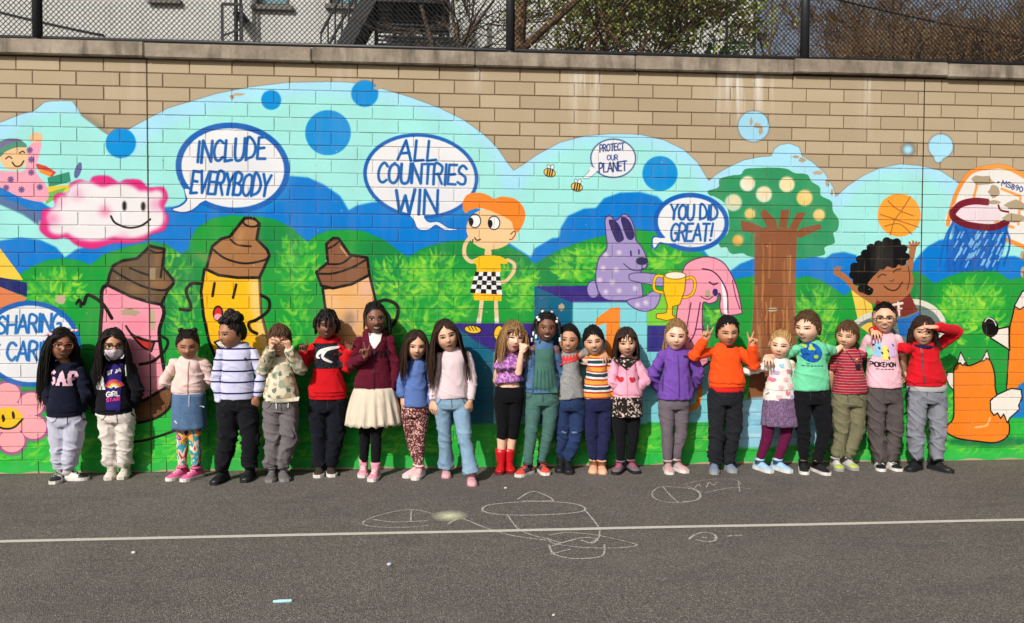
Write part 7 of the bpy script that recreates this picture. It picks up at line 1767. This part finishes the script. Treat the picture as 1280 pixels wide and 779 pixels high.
for nm, c, sp in (('heart_pink', (230, 120, 150), ((968, 475), (984, 491), (957, 492), (962, 461), (986, 464))), ('heart_rose', (238, 170, 180), ((976, 484), (973, 496), (982, 474), (965, 452), (990, 482))), ('heart_blue', (150, 192, 214), ((978, 457), (960, 482))), ('heart_lilac', (190, 160, 206), ((972, 466), (990, 496)))):
    for px, py in sp:
        pr = Print(K.top, K.Y); pr.disc(px, py, 3.4, 3.4, .0065, 20, 2, shape=heart, rot=rnd.uniform(-20, 20)); pr.done('heart_print', F_PRINT(nm, c), K.root, K.org)
pr = Print(K.top, K.Y); pr.stroke([(955, 487), (975, 488), (995, 486)], .8); pr.done('waist_seam', F_PRINT('seam', (190, 176, 170)), K.root, K.org)
# 18 mint shirt with globe
K = person('child in mint green tee with a globe print, arm round a shoulder', (1010, 408, 40, -24, 4, 3), ((996, 434), (1034, 433)), [A((976, 447, .10), (958, 446, .02), p='grip', d=(-.25, -.9, -.3), n=(.1, .3, -1)), A((1043, 440, .05), (1052, 433, .06), d=(1, .1, 0), n=(0, 1, 0))],
           ((1001, 499), (1026, 499)), ((1003, 541), (1028, 541)), ((1006, 594, 4), (1036, 595, 34)), 487, (991, 1035), dict(name='tee_shirt', mat=CM('mint_cotton', (112, 208, 160)), sleeve=.36, sr=(.045, .043, .033), amp=.0045),
           dict(name='trousers', mat=CM('black_sweatpants', (18, 19, 23)), style='skinny', amp=.005, k=1.08), SHORT(HBR, comb=(-.9, -.7, .25), fringe=.3, flen=.16, line=.58, len=.036, vol=1.02), SKL, ('slipon', plain('black_canvas', (26, 26, 30), .8), RUB_W, LACE_K), seed=18, mouth='open', squint=.4)
pr = Print(K.top, K.Y); pr.disc(1016, 441, 12.2, 12, .0055, 32, 5); pr.done('globe_print', CM('globe_blue', None, fn=leopard_fn((26, 96, 178), (20, 66, 130), 40, .55)), K.root, K.org)
pr = Print(K.top, K.Y); pr.disc(1016, 435, 4.2, 4.6, .0073, 14, 2, shape=lambda a: .8 + .3 * math.sin(3 * a)); pr.disc(1020, 446, 2.6, 4, .0073, 12, 2, shape=lambda a: .8 + .3 * math.cos(2 * a)); pr.disc(1009, 433, 2.4, 2.2, .0073, 12, 2); pr.done('land_print', F_PRINT('land', (156, 190, 66)), K.root, K.org)
pr = Print(K.top, K.Y); [pr.stroke([(1005 + 4.2 * i, 457.6), (1008 + 4.2 * i, 457.4)], 1.1, False) for i in range(6)]; pr.stroke([(1009, 455), (1013, 454.6)], .8, False); pr.done('lettering', F_PRINT('dark_teal', (36, 90, 92)), K.root, K.org)
# 19 red fine-striped tee with pendant
K = person('child in red tee with fine dark stripes and a round pendant', (1059, 418, 36, -14, 4, 6), ((1045, 443), (1076, 441)), [A((1038, 466, .04), (1040, 482, .09)), A((1086, 446, .08), (1092, 452, .10), d=(1, .2, 0))],
           ((1050, 502), (1071, 502)), ((1050, 541), (1069, 541)), ((1051, 590, 16), (1071, 589, 30)), 491, (1041, 1083), dict(name='tee_shirt', mat=CM('fine_stripe', None, fn=stripe_fn(.021, [(0, (176, 36, 52)), (.58, (44, 24, 40)), (.78, (206, 176, 178)), (.9, (176, 36, 52))], 0, .002)), sleeve=.40, sr=(.045, .043, .033), amp=.004),
           dict(name='trousers', mat=CM('olive_sweatpants', (116, 112, 86)), style='jogger', amp=.006, k=.98), SHORT(HBR, comb=(.5, -1, -.4), fringe=.8, flen=.22, line=.56, len=.045, vol=1.03), SKO, ('sneaker', plain('pale_grey_shoe', (190, 184, 182), .75), RUB_G, plain('pale_lace', (200, 196, 190), .8), plain('lime_panel', (176, 190, 96), .7)), seed=19, mouth='flat', squint=.25)
pr = Print(K.top, K.Y); pr.stroke([(1061, 440), (1066, 450), (1071, 456)], .8, True, .0075); pr.stroke([(1079, 440), (1076, 450), (1072, 456)], .8, True, .0075); pr.done('cord', LACE_K, K.root, K.org)
pr = Print(K.top, K.Y); pr.disc(1072.5, 458.5, 4, 4, .0105, 20, 2); pr.done('pendant', plain('pendant_dark', (40, 34, 34), .35, .5), K.root, K.org)
pr = Print(K.top, K.Y); pr.disc(1072.5, 458.5, 2, 2, .010, 14, 1); pr.disc(1071, 449, 1.6, 1.4, .0095, 12, 1); pr.done('pendant_disc', plain('pendant_gold', (196, 176, 120), .3, .5), K.root, K.org)
# 20 pink tee with glasses
K = person('smiling child with dark glasses in pink tee with colour panel print', (1105, 397, 38, 2, 0, 0), ((1086, 422), (1121, 422)), [A((1078, 442, .06), (1068, 440, .08), d=(-1, .2, 0)), A((1129, 447, .04), (1130, 463, .10))],
           ((1094, 497), (1117, 497)), ((1095, 541), (1117, 541)), ((1102, 590, 6), (1125, 590, 30)), 484, (1083, 1126), dict(name='tee_shirt', mat=CM('pink_cotton', (236, 186, 198)), sleeve=.40, sr=(.046, .044, .034), amp=.004),
           dict(name='trousers', mat=CM('taupe_cargo', (86, 78, 76)), style='straight', amp=.008), SHORT(HBK, len=.016, vol=1.01, n=1300, comb=(.2, -.8, .7), line=.66), SKO, ('sneaker', LEA_W, RUB_W, LACE_K, LEA_K), seed=20, mouth='grin', squint=.6, fat=1.06)
spectacles(K, MATS['black_frame'], r=.115)
for i, (x0, x1, y0, y1, c) in enumerate(((1089.5, 1095.5, 431, 449, (120, 200, 150)), (1096.5, 1102.5, 428, 446, (140, 190, 220)), (1104, 1110, 433, 450, (240, 214, 90)), (1111, 1119, 429, 446, (206, 176, 216)))):
    pr = Print(K.top, K.Y); pr.quad((x0, y0), (x1, y0), (x1, y1), (x0, y1), 5, 8, .0055); pr.done('colour_panel', F_PRINT('panel%d' % i, c), K.root, K.org)
pr = Print(K.top, K.Y); pr.text('POKEMON', 1093, 458.5, 1119, 458.5, 5.6, 1.3); pr.done('lettering', F_PRINT('black', (40, 36, 44)), K.root, K.org); pr = Print(K.top, K.Y); [pr.stroke([(1097 + 4.2 * i, 461.5), (1100 + 4.2 * i, 461.5)], .8, False) for i in range(5)]; pr.done('small_print', F_PRINT('black', (40, 36, 44)), K.root, K.org); pr = Print(K.top, K.Y); [(pr.stroke([(a, b), (a + 1.5, b + 3)], 1.6, False, .0065), pr.done('print_mark', F_PRINT('black', (40, 36, 44)), K.root, K.org), setattr(pr, 'mb', MB())) for a, b in ((1095, 430), (1100, 434), (1103, 440), (1109, 437), (1116, 430), (1110, 446))]
# 21 red jacket, shading the eyes
K = person('child in red zip jacket shading eyes with one hand', (1154, 413, 37, 2, 3, 0), ((1138, 433), (1173, 431)), [A((1114, 434, .10), (1091, 413, .035), p='grip', d=(-.1, -.9, -.35), n=(.1, .3, -1)), A((1196, 414, -.08), (1172, 409, -.17), p='flat', d=(-1, -.05, .02), n=(0, .25, -1))],
           ((1147, 498), (1171, 498)), ((1144, 541), (1171, 541)), ((1134, 590, -30), (1191, 592, 56)), 482, (1134, 1181), dict(name='jacket', mat=CM('red_track_knit', (206, 22, 36)), collar=True, sr=(.046, .044, .034), amp=.0045),
           dict(name='trousers', mat=CM('grey_joggers', (130, 132, 142)), style='jogger', amp=.007, k=.98), LONG(HDB, .165, behind=.6, part=.1, n=850, wild=.13), SKO, ('sneaker', LEA_K, RUB_K, LACE_K), waist=480, seed=21, mouth='open', squint=.6)
pr = Print(K.top, K.Y); pr.stroke([(1154, 434), (1155, 482)], 1.4, False); pr.done('zip', ZIP, K.root, K.org)
mb = MB(); zc = at(1158, 486, K.Y); hr_ = (at(1181, 486, K.Y).x - at(1134, 486, K.Y).x) / 2; loft(mb, [(Vector((zc.x, K.Y, at(1158, 480, K.Y).z)), hr_ * .98, .092), (Vector((zc.x, K.Y, at(1158, 487.5, K.Y).z)), hr_ * .97, .092), (Vector((zc.x, K.Y, at(1158, 488.5, K.Y).z)), hr_ * .95, .090)], Vector((1, 0, 0)), Vector((0, -1, 0)), 32, 2.2); mb.build('undershirt_hem', CM('grey_jersey', (172, 172, 172)), K.root, True, K.org)
q = [K.hm @ Vector((0, .08 * K.h, -.5 * K.h)) + Vector((math.sin(a) * .062, -math.cos(a) * .062, -.010 + .012 * (1 - math.cos(a)))) for a in np.linspace(-2.9, 2.9, 18)]; mb = MB(); mb.tube(q, [(.014, .020)] * 18, 8); mb.build('collar', CM('navy_collar', (28, 32, 62)), K.root, True, K.org)
